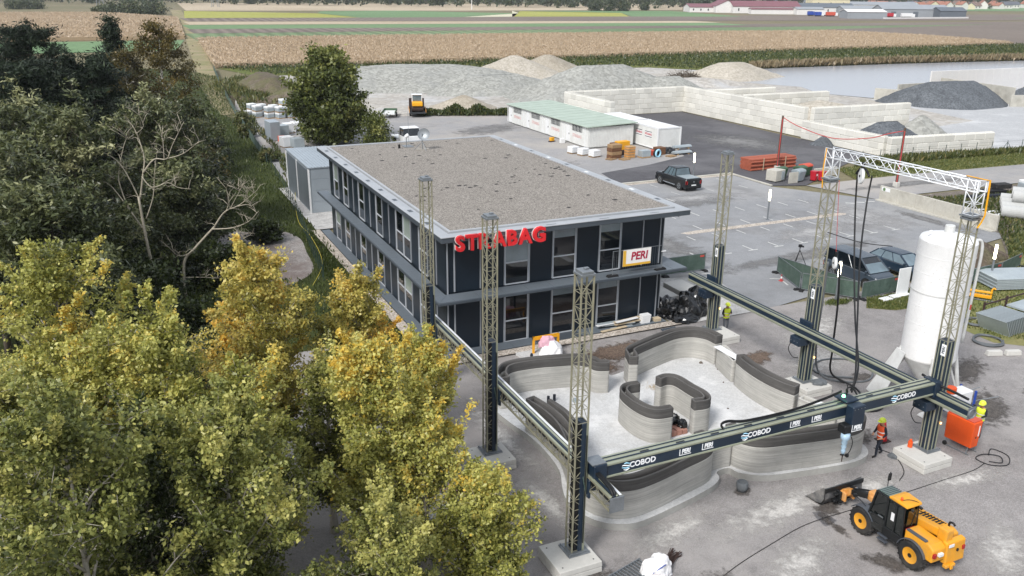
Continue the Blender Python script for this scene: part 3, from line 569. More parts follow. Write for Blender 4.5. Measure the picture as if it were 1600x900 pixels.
# ================================================================== steel shed beside the office
t = thing('storage_shed', 'tall grey sheet-metal shed standing behind the office', 'shed', (16.3, 79, 0))
MB().box(14.75, 18.6, 73.9, 84.0, .05, 4.05).build('wall', 'steel_shed', t, world=True)
rb = MB().box(14.65, 18.7, 73.8, 84.1, 4.055, 4.15)
for k in range(14): rb.box(14.67 + k * .29, 14.72 + k * .29, 73.8, 84.1, 4.152, 4.19)
rb.build('roof', 'steel_shed', t, world=True)
for k in range(2): d_ = MB().box(14.70, 14.745, 74.3 + k * 4.8, 78.9 + k * 4.8, .25, 3.85).build('door', 'shed_door', t, world=True, bevel=.01); MB().box(14.66, 14.70, 78.4 + k * 4.6, 78.5 + k * 4.6, 1.6, 2.2).build('handle', 'galv', d_, world=True)
for x, y in ((14.74, 73.89), (14.74, 79.0), (14.74, 83.9)): MB().box(x - .08, x + .06, y - .06, y + .08, .05, 4.0).build('post', 'white_sheet', t, world=True)
for k in range(4): MB().box(14.95, 18.6, 73.87, 73.897, .1 + k * 1.0, 1.07 + k * 1.0).build('sheet', 'steel_shed', t, world=True, bevel=.01)
struct('shed_slab', rect(13.9, 20, 68.3, 85), .03, 'paving')
# ================================================================== printing gantry
TZ = .45; TH = 10.25
def lattice(mb, w, z0, z1, step, r=.013, faces=(0, 1, 2, 3), zig=True, cx=0, cy=0):
    """bracing on the faces of an upright square truss"""
    h = w / 2; cor = [(-h, -h), (h, -h), (h, h), (-h, h)]
    n = max(1, round((z1 - z0) / step)); s = (z1 - z0) / n
    for f in faces:
        a, b2 = cor[f], cor[(f + 1) % 4]
        for k in range(n):
            p, q = (a, b2) if (k + f) % 2 else (b2, a)
            mb.cyl((cx + p[0], cy + p[1], z0 + k * s), (cx + q[0], cy + q[1], z0 + (k + 1) * s), r, 4, cap=False)
            mb.cyl((cx + a[0], cy + a[1], z0 + k * s), (cx + b2[0], cy + b2[1], z0 + k * s), r * .9, 4, cap=False)
def tower(side):
    """side -1: left row (open lattice to the outside), +1: right row (covers and rails to the house side)"""
    t = thing('gantry_tower', '', 'gantry tower', group='gantry towers round the printed house'); w = .44; h = w / 2
    ch = MB()
    for sx in (-1, 1):
        for sy in (-1, 1): ch.cbox(sx * h, sy * h, .03, .056, .056, TH - .13)
    ch.build('chord', 'truss_olive', t, bevel=.008)
    lt = MB(); lattice(lt, w, 5.05, TH - .15, .5)
    if side < 0: lattice(lt, w, .1, 5.05, .43, faces=(3, 0))
    lt.build('lattice', 'truss_olive', t)
    if side < 0:
        MB().box(.0, .245, -.245, .245, .06, 5.02).build('cover', 'gantry_navy', t, bevel=.01)
        MB().box(-.12, -.005, -.18, .2, .06, 5.0).build('backing', 'cable_black', t)
        for x in (.16, .21): MB().box(x, x + .025, -.262, -.247, .06, 5.02).build('rail', 'rail_alloy', t)
        MB().cyl((.16, -.29, .4), (.16, -.29, 4.6), .018, 6).build('cable', 'cable_black', t)
    else:
        MB().box(-.245, .245, -.245, .245, .06, 5.02).build('cover', 'gantry_navy', t, bevel=.01)
        for y in (-.09, .1): MB().box(-.27, -.247, y - .022, y + .022, .06, 5.02).build('rail', 'rail_alloy', t)
        for x in (-.03, .17): MB().box(x - .02, x + .02, -.27, -.247, .06, 5.02).build('rail', 'rail_alloy', t)
        for k in range(5): MB().box(-.268, -.264, -.23, -.2, .5 + k * 1.0, .53 + k * 1.0).build('bolt', 'galv', t)
        MB().box(.17, .24, -.31, -.29, 1.25, 1.33).build('signal_lamp', 'lamp_small', t)
    pl = MB().box(-.274, -.268, -.24, -.02, 4.42, 4.92) if side > 0 else MB().box(-.08, .08, -.276, -.27, 4.42, 4.92)
    if side > 0:
        q = pl.build('label_plate', 'logo_white', t); text('lettering', 'PERI', .17, .002, 'gantry_navy', q, (-.278, -.13, 4.67), (0, 0, 1), (0, 1, 0), .004)
    MB().box(-.27, .27, -.27, .27, TH - .1, TH - .02).box(-.2, .2, -.24, .24, TH - .018, TH + .06).cbox(.08, .05, TH + .061, .16, .12, .05).build('cap', 'galv', t, bevel=.01)
    bp = MB().box(-.42, .42, -.42, .42, .002, .03).box(-.33, .33, -.33, .33, .031, .06)
    bp.build('base_plate', 'galv', t, bevel=.006)
    for sx in (-1, 1):
        for sy in (-1, 1): MB().cyl((sx * .36, sy * .36, .03), (sx * .36, sy * .36, .1), .025, 6).build('bolt', 'galv', t)
    return t
def block(x, y, label):
    t = thing('foundation_block', label, 'concrete block', (x, y, 0), group='concrete foundation blocks under the gantry towers')
    for k, (a, g) in enumerate(((0, .84), (.225, .835))): MB().tbox(0, 0, a, a + .215, g * 2, g * 2, g * 2 - .03, g * 2 - .03).build('slab', 'block_concrete', t, bevel=.025, seg=2)
    for sx, sy in ((-.6, -.6), (.6, -.6), (.6, .6), (-.6, .6)): MB().cyl((sx, sy, .44), (sx, sy, .446), .03, 8).build('socket', 'vent_dark', t)
LW, RW_ = 12.68, 29.95
tl = tower(-1); tr = tower(1); first = {-1: True, 1: True}
for x, y, s, bx_, by_, lab, bl in (
    (LW, 36.9, -1, -.1, -.1, 'lattice gantry tower at the near corner of the office building', 'foundation block at the office corner hidden behind the yellow trees'),
    (LW, 29.4, -1, -.1, -.3, 'middle lattice gantry tower of the left row in front of the red letters', 'pale concrete block beside the yellow tree under the middle left tower'),
    (LW, 21.95, -1, -.25, -.15, 'nearest lattice gantry tower with navy cover at bottom centre', 'pale concrete block at the bottom edge under the nearest tower'),
    (RW_, 36.9, 1, .0, -.7, 'gantry tower behind the printed house beside the worker in yellow vest', 'concrete block behind the printed house next to the worker in yellow vest'),
    (RW_, 29.4, 1, .0, -.3, 'gantry tower on the right of the house carrying one end of white portal truss', 'dusty concrete block right of the printed house with tools lying on it'),
    (RW_, 21.95, 1, -.45, -.2, 'gantry tower in front of the white silo carrying white portal truss', 'pale concrete block near the silo with orange canister on top')):
    if first[s]: o = tl if s < 0 else tr; first[s] = False
    else: o = copy_tree(tl if s < 0 else tr)
    o.location = (x, y, TZ); o['label'] = lab
    block(x + bx_, y + by_, bl)
# long beam of the left row: open truss with a rail on top
t = thing('gantry_beam', 'long lattice beam with rails running along the left gantry towers', 'gantry beam', (13.2, 29.3, 2.95), group='long gantry beams along the tower rows')
bx0, bx1, by0, by1, bz0, bz1 = 12.98, 13.42, 20.25, 38.3, 2.95, 3.42
ch = MB()
for x in (bx0, bx1):
    for z in (bz0, bz1): ch.box(x - .03, x + .03, by0, by1, z - .03, z + .03)
ch.build('chord', 'truss_olive', t, world=True)
lt = MB(); n = 40; st = (by1 - by0) / n
for k in range(n):
    ya, yb = by0 + k * st, by0 + (k + 1) * st
    for x in (bx0, bx1): lt.cyl((x, ya, bz0 if k % 2 else bz1), (x, yb, bz1 if k % 2 else bz0), .014, 4, cap=False); lt.cyl((x, ya, bz0), (x, ya, bz1), .012, 4, cap=False)
    lt.cyl((bx0 if k % 2 else bx1, ya, bz0), (bx1 if k % 2 else bx0, yb, bz0), .014, 4, cap=False)
lt.build('lattice', 'truss_olive', t, world=True)
MB().box(bx0 + .04, bx1 - .02, by0 + .1, by1 - .1, bz1 - .22, bz1 - .05).build('cable_tray', 'cable_black', t, world=True)
for x, m_ in ((13.0, 'rail_alloy'), (13.12, 'gantry_navy'), (13.23, 'rail_alloy'), (13.36, 'truss_white')): MB().box(x - .04, x + .05, by0, by1, bz1 + .034, bz1 + .07).build('rail', m_, t, world=True, bevel=.01)
for y in (36.9, 29.4, 21.95):
    q = MB().box(12.62, 13.5, y - .02, y + .36, bz0 - .32, bz0 - .035).box(12.93, 13.02, y - .4, y + .4, bz0 - .3, bz1 - .06).build('carriage', 'gantry_navy', t, world=True, bevel=.02)
    for k in range(6): MB().cyl((12.925, y - .32 + k * .13, bz0 - .18), (12.90, y - .32 + k * .13, bz0 - .18), .022, 6).build('bolt', 'galv', q, world=True)
    MB().tube(spline([(12.9, y - .1, 3.6), (12.78, y - .25, 3.45), (12.8, y - .35, 3.1), (12.9, y - .2, 2.8), (12.95, y + .1, 2.7)], 6), .016, 5).build('loop_cable', 'mesh_green', t, world=True)
for dz, dx in ((0, 0), (.0, .09)):
    MB().tube(spline([(13.1 + dx, 22.6, 3.72), (13.1 + dx, 21.6, 3.7), (13.1 + dx, 20.75, 3.66), (13.1 + dx, 20.4, 3.58), (13.1 + dx, 20.3, 3.4), (13.1 + dx, 20.42, 3.28)], 8), .05, 8).build('cable_loop', 'cable_black', t, world=True, smooth=True)
MB().box(12.93, 13.46, 20.17, 20.22, 2.92, 3.46).build('end_plate', 'galv', t, world=True)
# long beam of the right row: closed alloy profile with a navy web
t = thing('gantry_beam', 'long alloy beam with navy web running along the right gantry towers', 'gantry beam', (29.38, 29.2, 2.95), group='long gantry beams along the tower rows')
a0, a1 = 19.9, 38.5
MB().box(29.2, 29.56, a0, a1, 3.04, 3.42).build('web', 'gantry_navy', t, world=True)
for z0, z1, p_ in ((2.98, 3.12, .03), (3.34, 3.46, .03)): MB().box(29.2 - p_, 29.56 + p_, a0 - .01, a1 + .01, z0, z1).build('flange', 'rail_alloy', t, world=True, bevel=.035, seg=2)
MB().box(29.24, 29.32, a0, a1, 3.464, 3.49).box(29.46, 29.54, a0, a1, 3.464, 3.49).build('rail', 'gantry_navy', t, world=True)
for y in (36.9, 29.4, 21.95):
    q = MB().box(29.0, 29.66, y - .33, y + .33, 2.5, 2.92).box(29.56, 29.68, y - .4, y + .4, 2.6, 3.7).build('carriage', 'gantry_navy', t, world=True, bevel=.02)
    for k in range(3): MB().cyl((28.995, y - .22 + k * .22, 2.7), (28.975, y - .22 + k * .22, 2.7), .025, 6).build('bolt', 'galv', q, world=True)
    MB().tube(spline([(29.0, y + .2, 2.6), (28.95, y + .28, 2.2), (29.3, y + .3, 1.7), (29.62, y + .24, 1.6)], 6), .02, 5).build('drop_cable', 'cable_black', t, world=True)
MB().tube(spline([(29.3, 22.3, 3.9), (29.36, 21.6, 3.75), (29.5, 20.8, 3.68), (29.5, 20.2, 3.66)], 6), .055, 8).build('cable', 'cable_black', t, world=True, smooth=True)
ep = MB()
for k in range(3): ep.tube([(29.38 + .2 * math.cos(a), 19.86 - .01 * k, 3.22 + .2 * math.sin(a)) for a in [i * math.pi / 6 for i in range(12)]], .02, 4, True)
ep.build('end_ring', 'galv', t, world=True); MB().box(29.17, 29.6, 19.87, 19.895, 2.98, 3.48).build('end_plate', 'galv', t, world=True)
# cross beam with lettering
t = thing('cross_beam', 'navy cross beam lettered COBOD and PERI spanning the printed house', 'gantry beam', (21.3, 21.7, 3.25))
Y0, Y1 = 21.45, 21.95
MB().box(13.3, 29.1, Y0 + .01, Y1 - .01, 3.42, 3.86).build('web', 'gantry_navy', t, world=True)
for z0, z1 in ((3.37, 3.45), (3.83, 3.92)): MB().box(13.45, 29.08, Y0 - .02, Y1 + .02, z0, z1).build('flange', 'rail_alloy', t, world=True, bevel=.02, seg=2)
MB().box(13.5, 29.0, 21.56, 21.62, 3.923, 3.945).box(13.5, 29.0, 21.8, 21.84, 3.923, 3.945).build('rail', 'gantry_navy', t, world=True)
for x, w in ((13.02, .5), (29.04, .3)): MB().box(x, x + w, 21.38, 22.02, 3.25, 3.97).build('end_bracket', 'gantry_navy', t, world=True, bevel=.02)
MB().box(12.96, 13.5, 21.42, 21.98, 3.975, 4.01).build('end_cover', 'galv', t, world=True)
for k in range(9): MB().box(15 + k * 1.5, 15.35 + k * 1.5, 21.66, 21.72, 3.924, 3.935).build('slot', 'vent_dark', t, world=True)
def wave(x, z, s, q):
    """three stacked brush waves of the emblem"""
    for k, (dx, w) in enumerate(((.10, .75), (.0, 1.0), (-.04, .95), (.06, .7))):
        zz = z + s * (.34 - .23 * k); pts = [(x + s * (dx - .5 * w + w * i / 8), Y0 - .018, zz + s * .07 * math.sin(i / 8 * 5.2 + k * .8)) for i in range(9)]
        MB().tube(pts, [s * (.02 + .055 * math.sin(math.pi * (i + .5) / 9)) for i in range(9)], 4).build('emblem_wave', 'logo_blue' if k % 2 == 0 else 'logo_white', q, world=True)
for x in (14.2, 19.25, 26.7):
    g = text('lettering', 'COBOD', .29, .004, 'logo_white', t, (x + .78, Y0 + .003, 3.65), (1, 0, 0), (0, 0, 1), .008, world=True); wave(x + .1, 3.65, .34, t)
for x in (16.75, 17.72, 21.75, 22.8):
    text('lettering', 'PERI', .24, .004, 'logo_white', t, (x + .03, Y0 + .003, 3.66), (1, 0, 0), (0, 0, 1), .01, .1, world=True, wscale=.8)
    MB().box(x - .25, x - .22, Y0 + .001, Y0 + .008, 3.52, 3.77).box(x - .22, x + .25, Y0 + .001, Y0 + .008, 3.52, 3.545).build('logo_frame', 'logo_white', t, world=True)
for dz in (0, .06): MB().tube(spline([(18.55, 21.72, 4.0 + dz), (18.45, 21.72, 4.18 + dz), (18.75, 21.72, 4.24 + dz), (19.6, 21.72, 4.08 + dz), (21.6, 21.72, 4.05 + dz), (23.2, 21.72, 4.2 + dz), (24.1, 21.66, 4.4 + dz)], 8), .028, 6).build('energy_chain', 'cable_black', t, world=True, smooth=True)
# print head hanging on the cross beam
t = thing('print_head', 'navy print head carriage with pale blue pump and nozzle on cross beam', 'print head', (24.5, 21.3, 2.7))
MB().box(24.2, 24.85, 21.05, 21.42, 2.9, 3.98).box(24.2, 24.85, 21.421, 22.1, 3.96, 4.06).build('carriage', 'gantry_navy', t, world=True, bevel=.03)
MB().box(23.85, 24.19, 21.0, 21.38, 2.92, 3.28).build('motor_box', 'jcb_black', t, world=True, bevel=.03)
text('lettering', 'PERI', .26, .004, 'logo_white', t, (24.55, 21.043, 3.08), (1, 0, 0), (0, 0, 1), .012, .1, world=True, wscale=.8); MB().box(24.26, 24.29, 21.04, 21.048, 2.93, 3.23).box(24.29, 24.8, 21.04, 21.048, 2.93, 2.955).build('logo_frame', 'logo_white', t, world=True)
pump = MB().lathe([(.17, 2.93), (.18, 2.74), (.1, 2.64), (.12, 2.52), (.075, 2.46), (.11, 2.38), (.07, 2.3), (.095, 2.22), (.08, 2.12), (.04, 2.02)], 23.98, 21.05, 14).build('pump', 'head_blue', t, world=True, smooth=True)
MB().cyl((23.98, 21.05, 2.02), (23.96, 21.03, 1.72), .03, 8, .018).build('nozzle', 'rebar', t, world=True)
MB().box(24.0, 24.1, 20.85, 20.95, 1.98, 2.1).cyl((23.8, 21, 2.08), (24.06, 20.95, 2.02), .03, 6).build('sensor', 'cable_black', t, world=True)
MB().tube(spline([(24.25, 21.0, 2.75), (24.3, 20.95, 2.5), (24.2, 20.92, 2.2), (24.05, 20.92, 2.05)], 6), .018, 5).build('cable', 'cable_black', t, world=True)
MB().cyl((24.2, 21.62, 4.2), (24.2, 21.62, 4.28), .07, 10, .05).build('signal_lamp', 'lamp_green', t, world=True, smooth=True)
MB().tube(spline([(24.45, 21.7, 4.2), (24.4, 21.7, 4.45), (24.6, 21.66, 4.5), (24.75, 21.5, 4.25)], 6), .03, 6).tube(spline([(24.6, 21.8, 4.2), (24.65, 21.9, 4.5), (24.85, 21.8, 4.4), (24.9, 21.6, 4.15)], 6), .022, 6).build('hose_loop', 'cable_black', t, world=True, smooth=True)
for k in range(4): MB().cyl((24.27 + .17 * k, 21.045, 3.88), (24.27 + .17 * k, 21.03, 3.88), .018, 6).build('bolt', 'galv', t, world=True)
# white portal truss on the two right towers
t = thing('portal_truss', 'white lattice portal truss on top of the two right gantry towers', 'truss', (RW_, 25.7, TZ + TH + .02))
w = .46; h = w / 2; zb = TZ + TH + .062; zt = 12.15
for y in (29.4, 21.95):
    up = MB()
    for sx in (-1, 1):
        for sy in (-1, 1): up.cyl((RW_ + sx * h, y + sy * h, zb), (RW_ + sx * h, y + sy * h, zt), .028, 8)
    lattice(up, w, zb + .05, zt - .45, .36, .016, cx=RW_, cy=y); up.build('upright', 'truss_white', t, world=True, smooth=True)
    MB().box(RW_ - .3, RW_ + .3, y - .3, y + .3, zb - .04, zb + .02).build('foot_plate', 'galv', t, world=True)
bm_ = MB()
for sx in (-1, 1):
    for z in (zt - .42, zt): bm_.cyl((RW_ + sx * h, 21.65, z), (RW_ + sx * h, 29.7, z), .028, 8)
bm_.build('chord', 'truss_white', t, world=True, smooth=True)
br = MB(); n = 18; st = 8.05 / n
for k in range(n):
    ya, yb = 21.65 + k * st, 21.65 + (k + 1) * st
    for sx in (-1, 1): br.cyl((RW_ + sx * h, ya, zt - .42 if k % 2 else zt), (RW_ + sx * h, yb, zt if k % 2 else zt - .42), .016, 5, cap=False)
    for z in (zt - .42, zt): br.cyl((RW_ - h if k % 2 else RW_ + h, ya, z), (RW_ + h if k % 2 else RW_ - h, yb, z), .014, 5, cap=False)
for y in (21.65, 29.7, 25.7):
    for sx in (-1, 1): br.cyl((RW_ + sx * h, y, zt - .42), (RW_ + sx * h, y, zt), .02, 5)
br.build('bracing', 'truss_white', t, world=True)
MB().tube([(30.22, 21.62, 12.2), (30.24, 21.6, 11.5), (30.24, 21.58, 10.8), (30.2, 21.65, 10.5), (30.05, 21.66, 10.3)], .035, 6).box(30.1, 30.2, 21.62, 22.6, 12.185, 12.2).build('strap', 'safety_yellow', t, world=True)
MB().tube([(29.7, 29.62, 12.15), (29.68, 29.66, 11.2), (29.7, 29.6, 10.3)], .03, 5).build('strap', 'safety_yellow', t, world=True)
# hose pulleys and hoses
def pulley(x, y, z, r, label):
    t = thing('hose_pulley', label, 'pulley', (x, y, z), group='white hose pulleys')
    MB().cyl((-.07, .03, 0), (.03, -.03, 0), r, 24).build('wheel', 'white_sheet', t, smooth=False, bevel=.03)
    MB().cyl((-.1, .045, 0), (.06, -.045, 0), .05, 8).box(-.05, .05, -.05, .05, r * .2, r + .25).build('hanger', 'cable_black', t)
    return t
pulley(RW_, 27.6, 11.22, .36, 'white pulley wheel hanging under the white portal truss')
MB().cyl((RW_, 27.6, 11.5), (RW_, 27.6, 11.72), .015, 6).build('hook', 'galv', t, world=True)
pulley(30.35, 28.8, 6.75, .3, 'white pulley wheel hanging low beside the right middle tower')
def hose(name, pts, r, m, label, cat='hose', grp=None, n=10):
    o = MB().tube(spline(pts, n), r, 7).build(name, m, smooth=True); return tag(o, label, cat, grp)
hose('concrete_hose', [(30.2, 27.25, 11.28), (29.9, 27.05, 10.0), (28.6, 25.8, 8.2), (26.6, 23.6, 5.9), (25.2, 22.1, 4.75), (24.85, 21.9, 4.2)], .038, 'cable_black', 'black hose running from the upper pulley down to print head')
hose('concrete_hose', [(30.05, 27.95, 11.28), (30.1, 27.85, 9.8), (29.6, 27.0, 7.5), (28.2, 25.2, 5.5), (26.2, 22.9, 4.6), (24.8, 21.8, 4.2)], .038, 'cable_black', 'second black hose hanging from the upper pulley beside the first')
tag(MB().tube(spline([(30.0, 27.98, 11.25), (30.0, 27.75, 11.52), (30.0, 27.45, 11.52), (30.0, 27.22, 11.25)], 8), .05, 7).build('hose_bend', 'cable_black', smooth=True), 'short black hose bend over the upper pulley wheel', 'hose')
hose('supply_hose', [(30.15, 29.05, 6.75), (30.3, 29.2, 4.5), (30.7, 29.6, 2.0), (31.3, 29.7, .4), (32.2, 29.0, .06), (33.6, 28.6, .05), (34.8, 29.6, .05), (34.6, 31.0, .05), (33.2, 31.5, .06), (31.9, 30.8, .07), (32.0, 29.8, .08), (33.0, 29.1, .1)], .05, 'hose_grey', 'hose dropping from low pulley into a loop on the gravel')
hose('supply_hose', [(30.4, 28.55, 6.75), (30.7, 28.6, 4.5), (31.2, 29.0, 2.0), (31.7, 29.3, .5), (32.3, 28.3, .06), (31.8, 27.4, .05), (30.8, 27.3, .05), (30.5, 26.4, .05), (31.4, 25.9, .06), (32.6, 26.4, .15), (33.0, 26.2, .6)], .05, 'cable_black', 'black hose from low pulley snaking across gravel to the silo foot')
tag(MB().tube([(30.35, 28.8, 7.0), (30.2, 29.1, 10.7)], .012, 5).build('hanging_rope', 'wire_red'), 'thin red rope holding the low pulley under portal truss', 'rope')
hose('guy_wire', [(30.0, 29.2, 8.2), (31.0, 28.0, 7.9), (32.0, 27.1, 7.85)], .02, 'cable_black', 'thin dark cable stretched from the tower towards the white silo', 'cable')
# ================================================================== printed house
SLAB = [(14.02, 25.0), (14.12, 23.9), (14.5, 23.15), (15.2, 22.7), (16, 22.6), (17.8, 22.93), (19.6, 23.38), (20.4, 23.8), (20.62, 24.25), (21.25, 24.3), (21.4, 23.85), (21.95, 23.38), (22.6, 23.12), (23.4, 22.96), (25.3, 22.64), (26.5, 22.54), (27.4, 22.75), (27.85, 23.3), (27.88, 24), (27.6, 25.2), (27.1, 27), (26.95, 29), (27.3, 31), (27.75, 33), (27.65, 34.3), (27.0, 35.05), (26, 35.18), (24, 34.75), (22, 34.1), (21.2, 34.0), (20.4, 34.15), (19, 34.45), (17, 34.85), (15.6, 34.95), (14.8, 34.4), (14.45, 33.3), (14.6, 31.5), (14.85, 30.2), (14.92, 28.6), (14.75, 27), (14.3, 25.9)]
sp = [(p.x, p.y) for p in spline([(x, y, 0) for x, y in SLAB], 4, True)]
sl_ = thing('floor_slab', 'white concrete floor slab with curved edge under the printed house', 'floor slab', (21, 28.5, 0))
MB().prism(sp, 0, .288).build('plinth', 'plinth', sl_, world=True)
MB().poly(sp, .292).build('screed', 'slab_white', sl_, world=True)
struct('concrete_path', [(19.6, 34.6), (21.6, 34.25), (20.75, 36.2), (20.3, 38.85), (18.3, 38.85), (18.9, 36.5)], .0, 'slab_white', .16)
LH = .05
def printed(pts, hw, z0, z1, zs=None, t=.085, n=7, name='printed_wall', label='', loc=None, extra=None, closed_ends=True):
    """hollow wall of stacked beads: two skins joined round the ends, light lower layers, fresh dark upper layers"""
    C_ = spline([(x, y, 0) for x, y in pts], n); N = len(C_)
    tg = [(C_[min(i + 1, N - 1)] - C_[max(i - 1, 0)]).normalized() for i in range(N)]; nm = [Vector((-d.y, d.x, 0)) for d in tg]
    hwf = hw if callable(hw) else (lambda s: hw)
    loop = [C_[i] + nm[i] * hwf(i / (N - 1)) for i in range(N)] + [C_[i] - nm[i] * hwf(i / (N - 1)) for i in range(N - 1, -1, -1)]
    # denser corners at the ends
    L = []
    for i, p in enumerate(loop):
        q = loop[(i + 1) % len(loop)]; L.append(p)
        if (q - p).length > .25: L.append(p.lerp(q, .18)); L.append(p.lerp(q, .82))
    K = len(L); out = []
    for i in range(K):
        d = (L[(i + 1) % K] - L[i - 1]).normalized(); out.append(Vector((d.y, -d.x, 0)))
    area = sum(L[i].x * L[(i + 1) % K].y - L[(i + 1) % K].x * L[i].y for i in range(K))
    if area < 0: out = [-o for o in out]
    root = thing(name, label, 'wall', (*(C_[N // 2].xy), z0), group='printed wall segments')
    def skin(za, zb, part_name, mat):
        mb = MB(); nl = max(1, round((zb - za) / LH)); h = (zb - za) / nl; rings = []; r_ = random.Random(int(za * 100) + K)
        for k in range(nl):
            j = r_.uniform(-.004, .004)
            rings.append([L[i] + out[i] * (t / 2 - .010 + j) + Vector((0, 0, za + k * h + .002)) for i in range(K)])
            rings.append([L[i] + out[i] * (t / 2 + .006 + j) + Vector((0, 0, za + (k + .5) * h)) for i in range(K)])
        rings.append([L[i] + out[i] * (t / 2 - .008) + Vector((0, 0, zb - .004)) for i in range(K)])
        rings.append([L[i] + out[i] * (t / 4) + Vector((0, 0, zb)) for i in range(K)])
        rings.append([L[i] - out[i] * (t / 4) + Vector((0, 0, zb)) for i in range(K)])
        for k in range(nl, -1, -4): rings.append([L[i] - out[i] * (t / 2) + Vector((0, 0, za + max(k, 0) * h - .004)) for i in range(K)])
        mb.loft(rings, cap=False); o = mb.build(part_name, mat, root, smooth=True, world=True)
        rm = MB().loft([[L[i] + out[i] * q + Vector((0, 0, zb + dz)) for i in range(K)] for q, dz in ((t * .48, -.012), (t * .34, .003), (-t * .34, .003), (-t * .48, -.012))], cap=False)
        if zs is None or zb > zs + .01: rm.build('top_bead', mat, root, world=True)
        return o
    if zs is None: skin(z0, z1, 'cured_layers', 'print_light')
    else: skin(z0, zs, 'cured_layers', 'print_light'); skin(zs, z1, 'fresh_layers', 'print_dark')
    return root
ZB, ZS, ZT = .293, 1.47, 1.92
W1 = printed([(15.12, 30.55), (15.36, 29.3), (15.36, 28.0), (15.05, 26.7), (14.62, 25.4), (14.52, 24.3), (14.9, 23.5), (15.7, 23.15), (16.8, 23.25), (18.3, 23.62), (19.6, 23.95), (20.1, 24.4), (20.1, 25.0)], .2, ZB, ZT, ZS, label='long curved printed wall along the left and near side of the house')
printed([(15.8, 30.0), (15.95, 28.6), (15.6, 26.9), (15.1, 25.6)], .06, ZB, ZT, ZS, t=.1, name='printed_rib', label='inner printed rib curving beside the left outer wall')
printed([(14.95, 32.9), (15.1, 33.6), (15.7, 34.25), (16.9, 34.3), (18.2, 34.05), (19.2, 33.75), (19.75, 33.2), (19.85, 32.75), (20.3, 32.5)], lambda s: .2 if s < .85 else .2 - (s - .85) * .4, ZB, ZT, ZS, label='rear left printed wall with S-shaped right end')
printed([(21.75, 32.5), (21.95, 33.0), (22.15, 33.45), (22.9, 33.8), (24.4, 34.3), (25.6, 34.6), (26.6, 34.45), (27.2, 33.8), (27.3, 33.0)], .2, ZB, ZT, ZS, label='rear printed wall with rounded corner beside the worker in yellow vest')
printed([(27.28, 32.68), (27.05, 31.8), (26.82, 30.85)], .23, ZB, ZS, None, label='low printed sill between the rear and right-hand walls')
printed([(26.75, 30.55), (26.55, 29.5), (26.5, 28.4), (26.62, 27.4), (26.85, 26.7)], .2, ZB, ZT, ZS, label='right-hand printed wall piece with fresh dark top')
printed([(26.93, 26.4), (27.2, 25.4), (27.45, 24.7)], .22, ZB, ZS, None, label='low printed sill near the print head on the right side')
printed([(21.72, 25.0), (21.72, 24.3), (22.2, 23.7), (23.4, 23.4), (25.3, 23.05), (26.5, 22.95), (27.2, 23.25), (27.4, 23.8), (27.35, 24.4)], .2, ZB, ZT, ZS, label='near right printed wall with rounded ends under the cross beam')
printed([(20.45, 24.62), (21.0, 24.66), (21.4, 24.62)], .2, ZB, 1.25, None, label='short low printed wall recessed between the two near walls')
printed([(20.35, 29.92), (19.75, 29.95), (19.35, 29.55), (19.25, 28.7), (19.35, 27.9), (19.65, 27.42), (20.35, 27.3)], .14, ZB, ZT, ZS, t=.075, label='C-shaped printed wall on the left of the inner room')
printed([(21.5, 29.98), (22.0, 30.05), (22.35, 29.7), (22.42, 28.7), (22.5, 27.85), (22.25, 27.35), (21.6, 27.4)], .14, ZB, ZT, ZS, t=.075, label='C-shaped printed wall on the right of the inner room')
# white window-sill sheets on the low walls, odds and ends on the slab
tag(MB().box(26.75, 27.2, 30.75, 32.7, ZS + .012, ZS + .03).build('foil_sheet', 'white_sheet'), 'white foil strip lying on the low sill of right wall', 'sheet')
tag(MB().box(26.9, 27.3, 25.2, 25.75, ZS + .012, ZS + .03).build('cover_sheet', 'white_sheet'), 'small white sheet lying on the low sill near print head', 'sheet')
t = thing('brick_pallet', 'low stack of pinkish bricks inside the small printed room', 'bricks', (21.0, 28.0, .293))
for k in range(12): MB().box(-.42 + .29 * (k % 3), -.16 + .29 * (k % 3), -.6 + .3 * (k // 3), -.33 + .3 * (k // 3), 0, .22 + .04 * (k % 2)).build('brick', 'brick_pallet', t, bevel=.01)
def crumple(name, label, cat, loc, size, m, seed, grp=None, sub=3, amp=.28):
    """creased plastic sheeting heaped over something"""
    bm = bmesh.new(); bmesh.ops.create_icosphere(bm, subdivisions=sub, radius=1); r_ = random.Random(seed)
    dirs = [(Vector((r_.gauss(0, 1), r_.gauss(0, 1), r_.gauss(0, 1))).normalized(), r_.uniform(2, 7), r_.uniform(0, 6)) for _ in range(9)]
    for v in bm.verts:
        q = v.co.copy(); k = 1 + sum(abs(math.sin(q.dot(d) * f + ph)) - .5 for d, f, ph in dirs) * amp / 3 + r_.uniform(-.03, .03)
        v.co = Vector((q.x * k * size[0], q.y * k * size[1], max(q.z * k, -.12) * size[2] + .12 * size[2]))
    me = bpy.data.meshes.new(name); bm.to_mesh(me); bm.free(); me.materials.append(M[m]); o = place(name, me); o.location = loc
    return tag(o, label, cat, grp)
crumple('rubbish_bag', 'black plastic sack lying on the bricks in the printed room', 'bag', (21.15, 28.25, .55), (.38, .32, .3), 'tarp_black', 3)
crumple('rubbish_bag', 'small black sack at the doorway of the printed room', 'bag', (21.35, 27.75, .5), (.2, .22, .28), 'tarp_black', 4)
tag(MB().box(20.6, 21.0, 28.7, 29.1, .56, .72).build('carton', 'white_sheet', bevel=.01), 'white carton on top of the bricks', 'box')
for x, y in ((17.1, 32.6), (17.45, 32.65)): tag(MB().cyl((x, y, .292), (x, y, .62), .07, 10).build('drain_pipe', 'work_navy'), 'dark upright drain stub on the white slab, %s of the pair' % ('left' if x < 17.3 else 'right'), 'pipe', 'drain stubs on the slab')
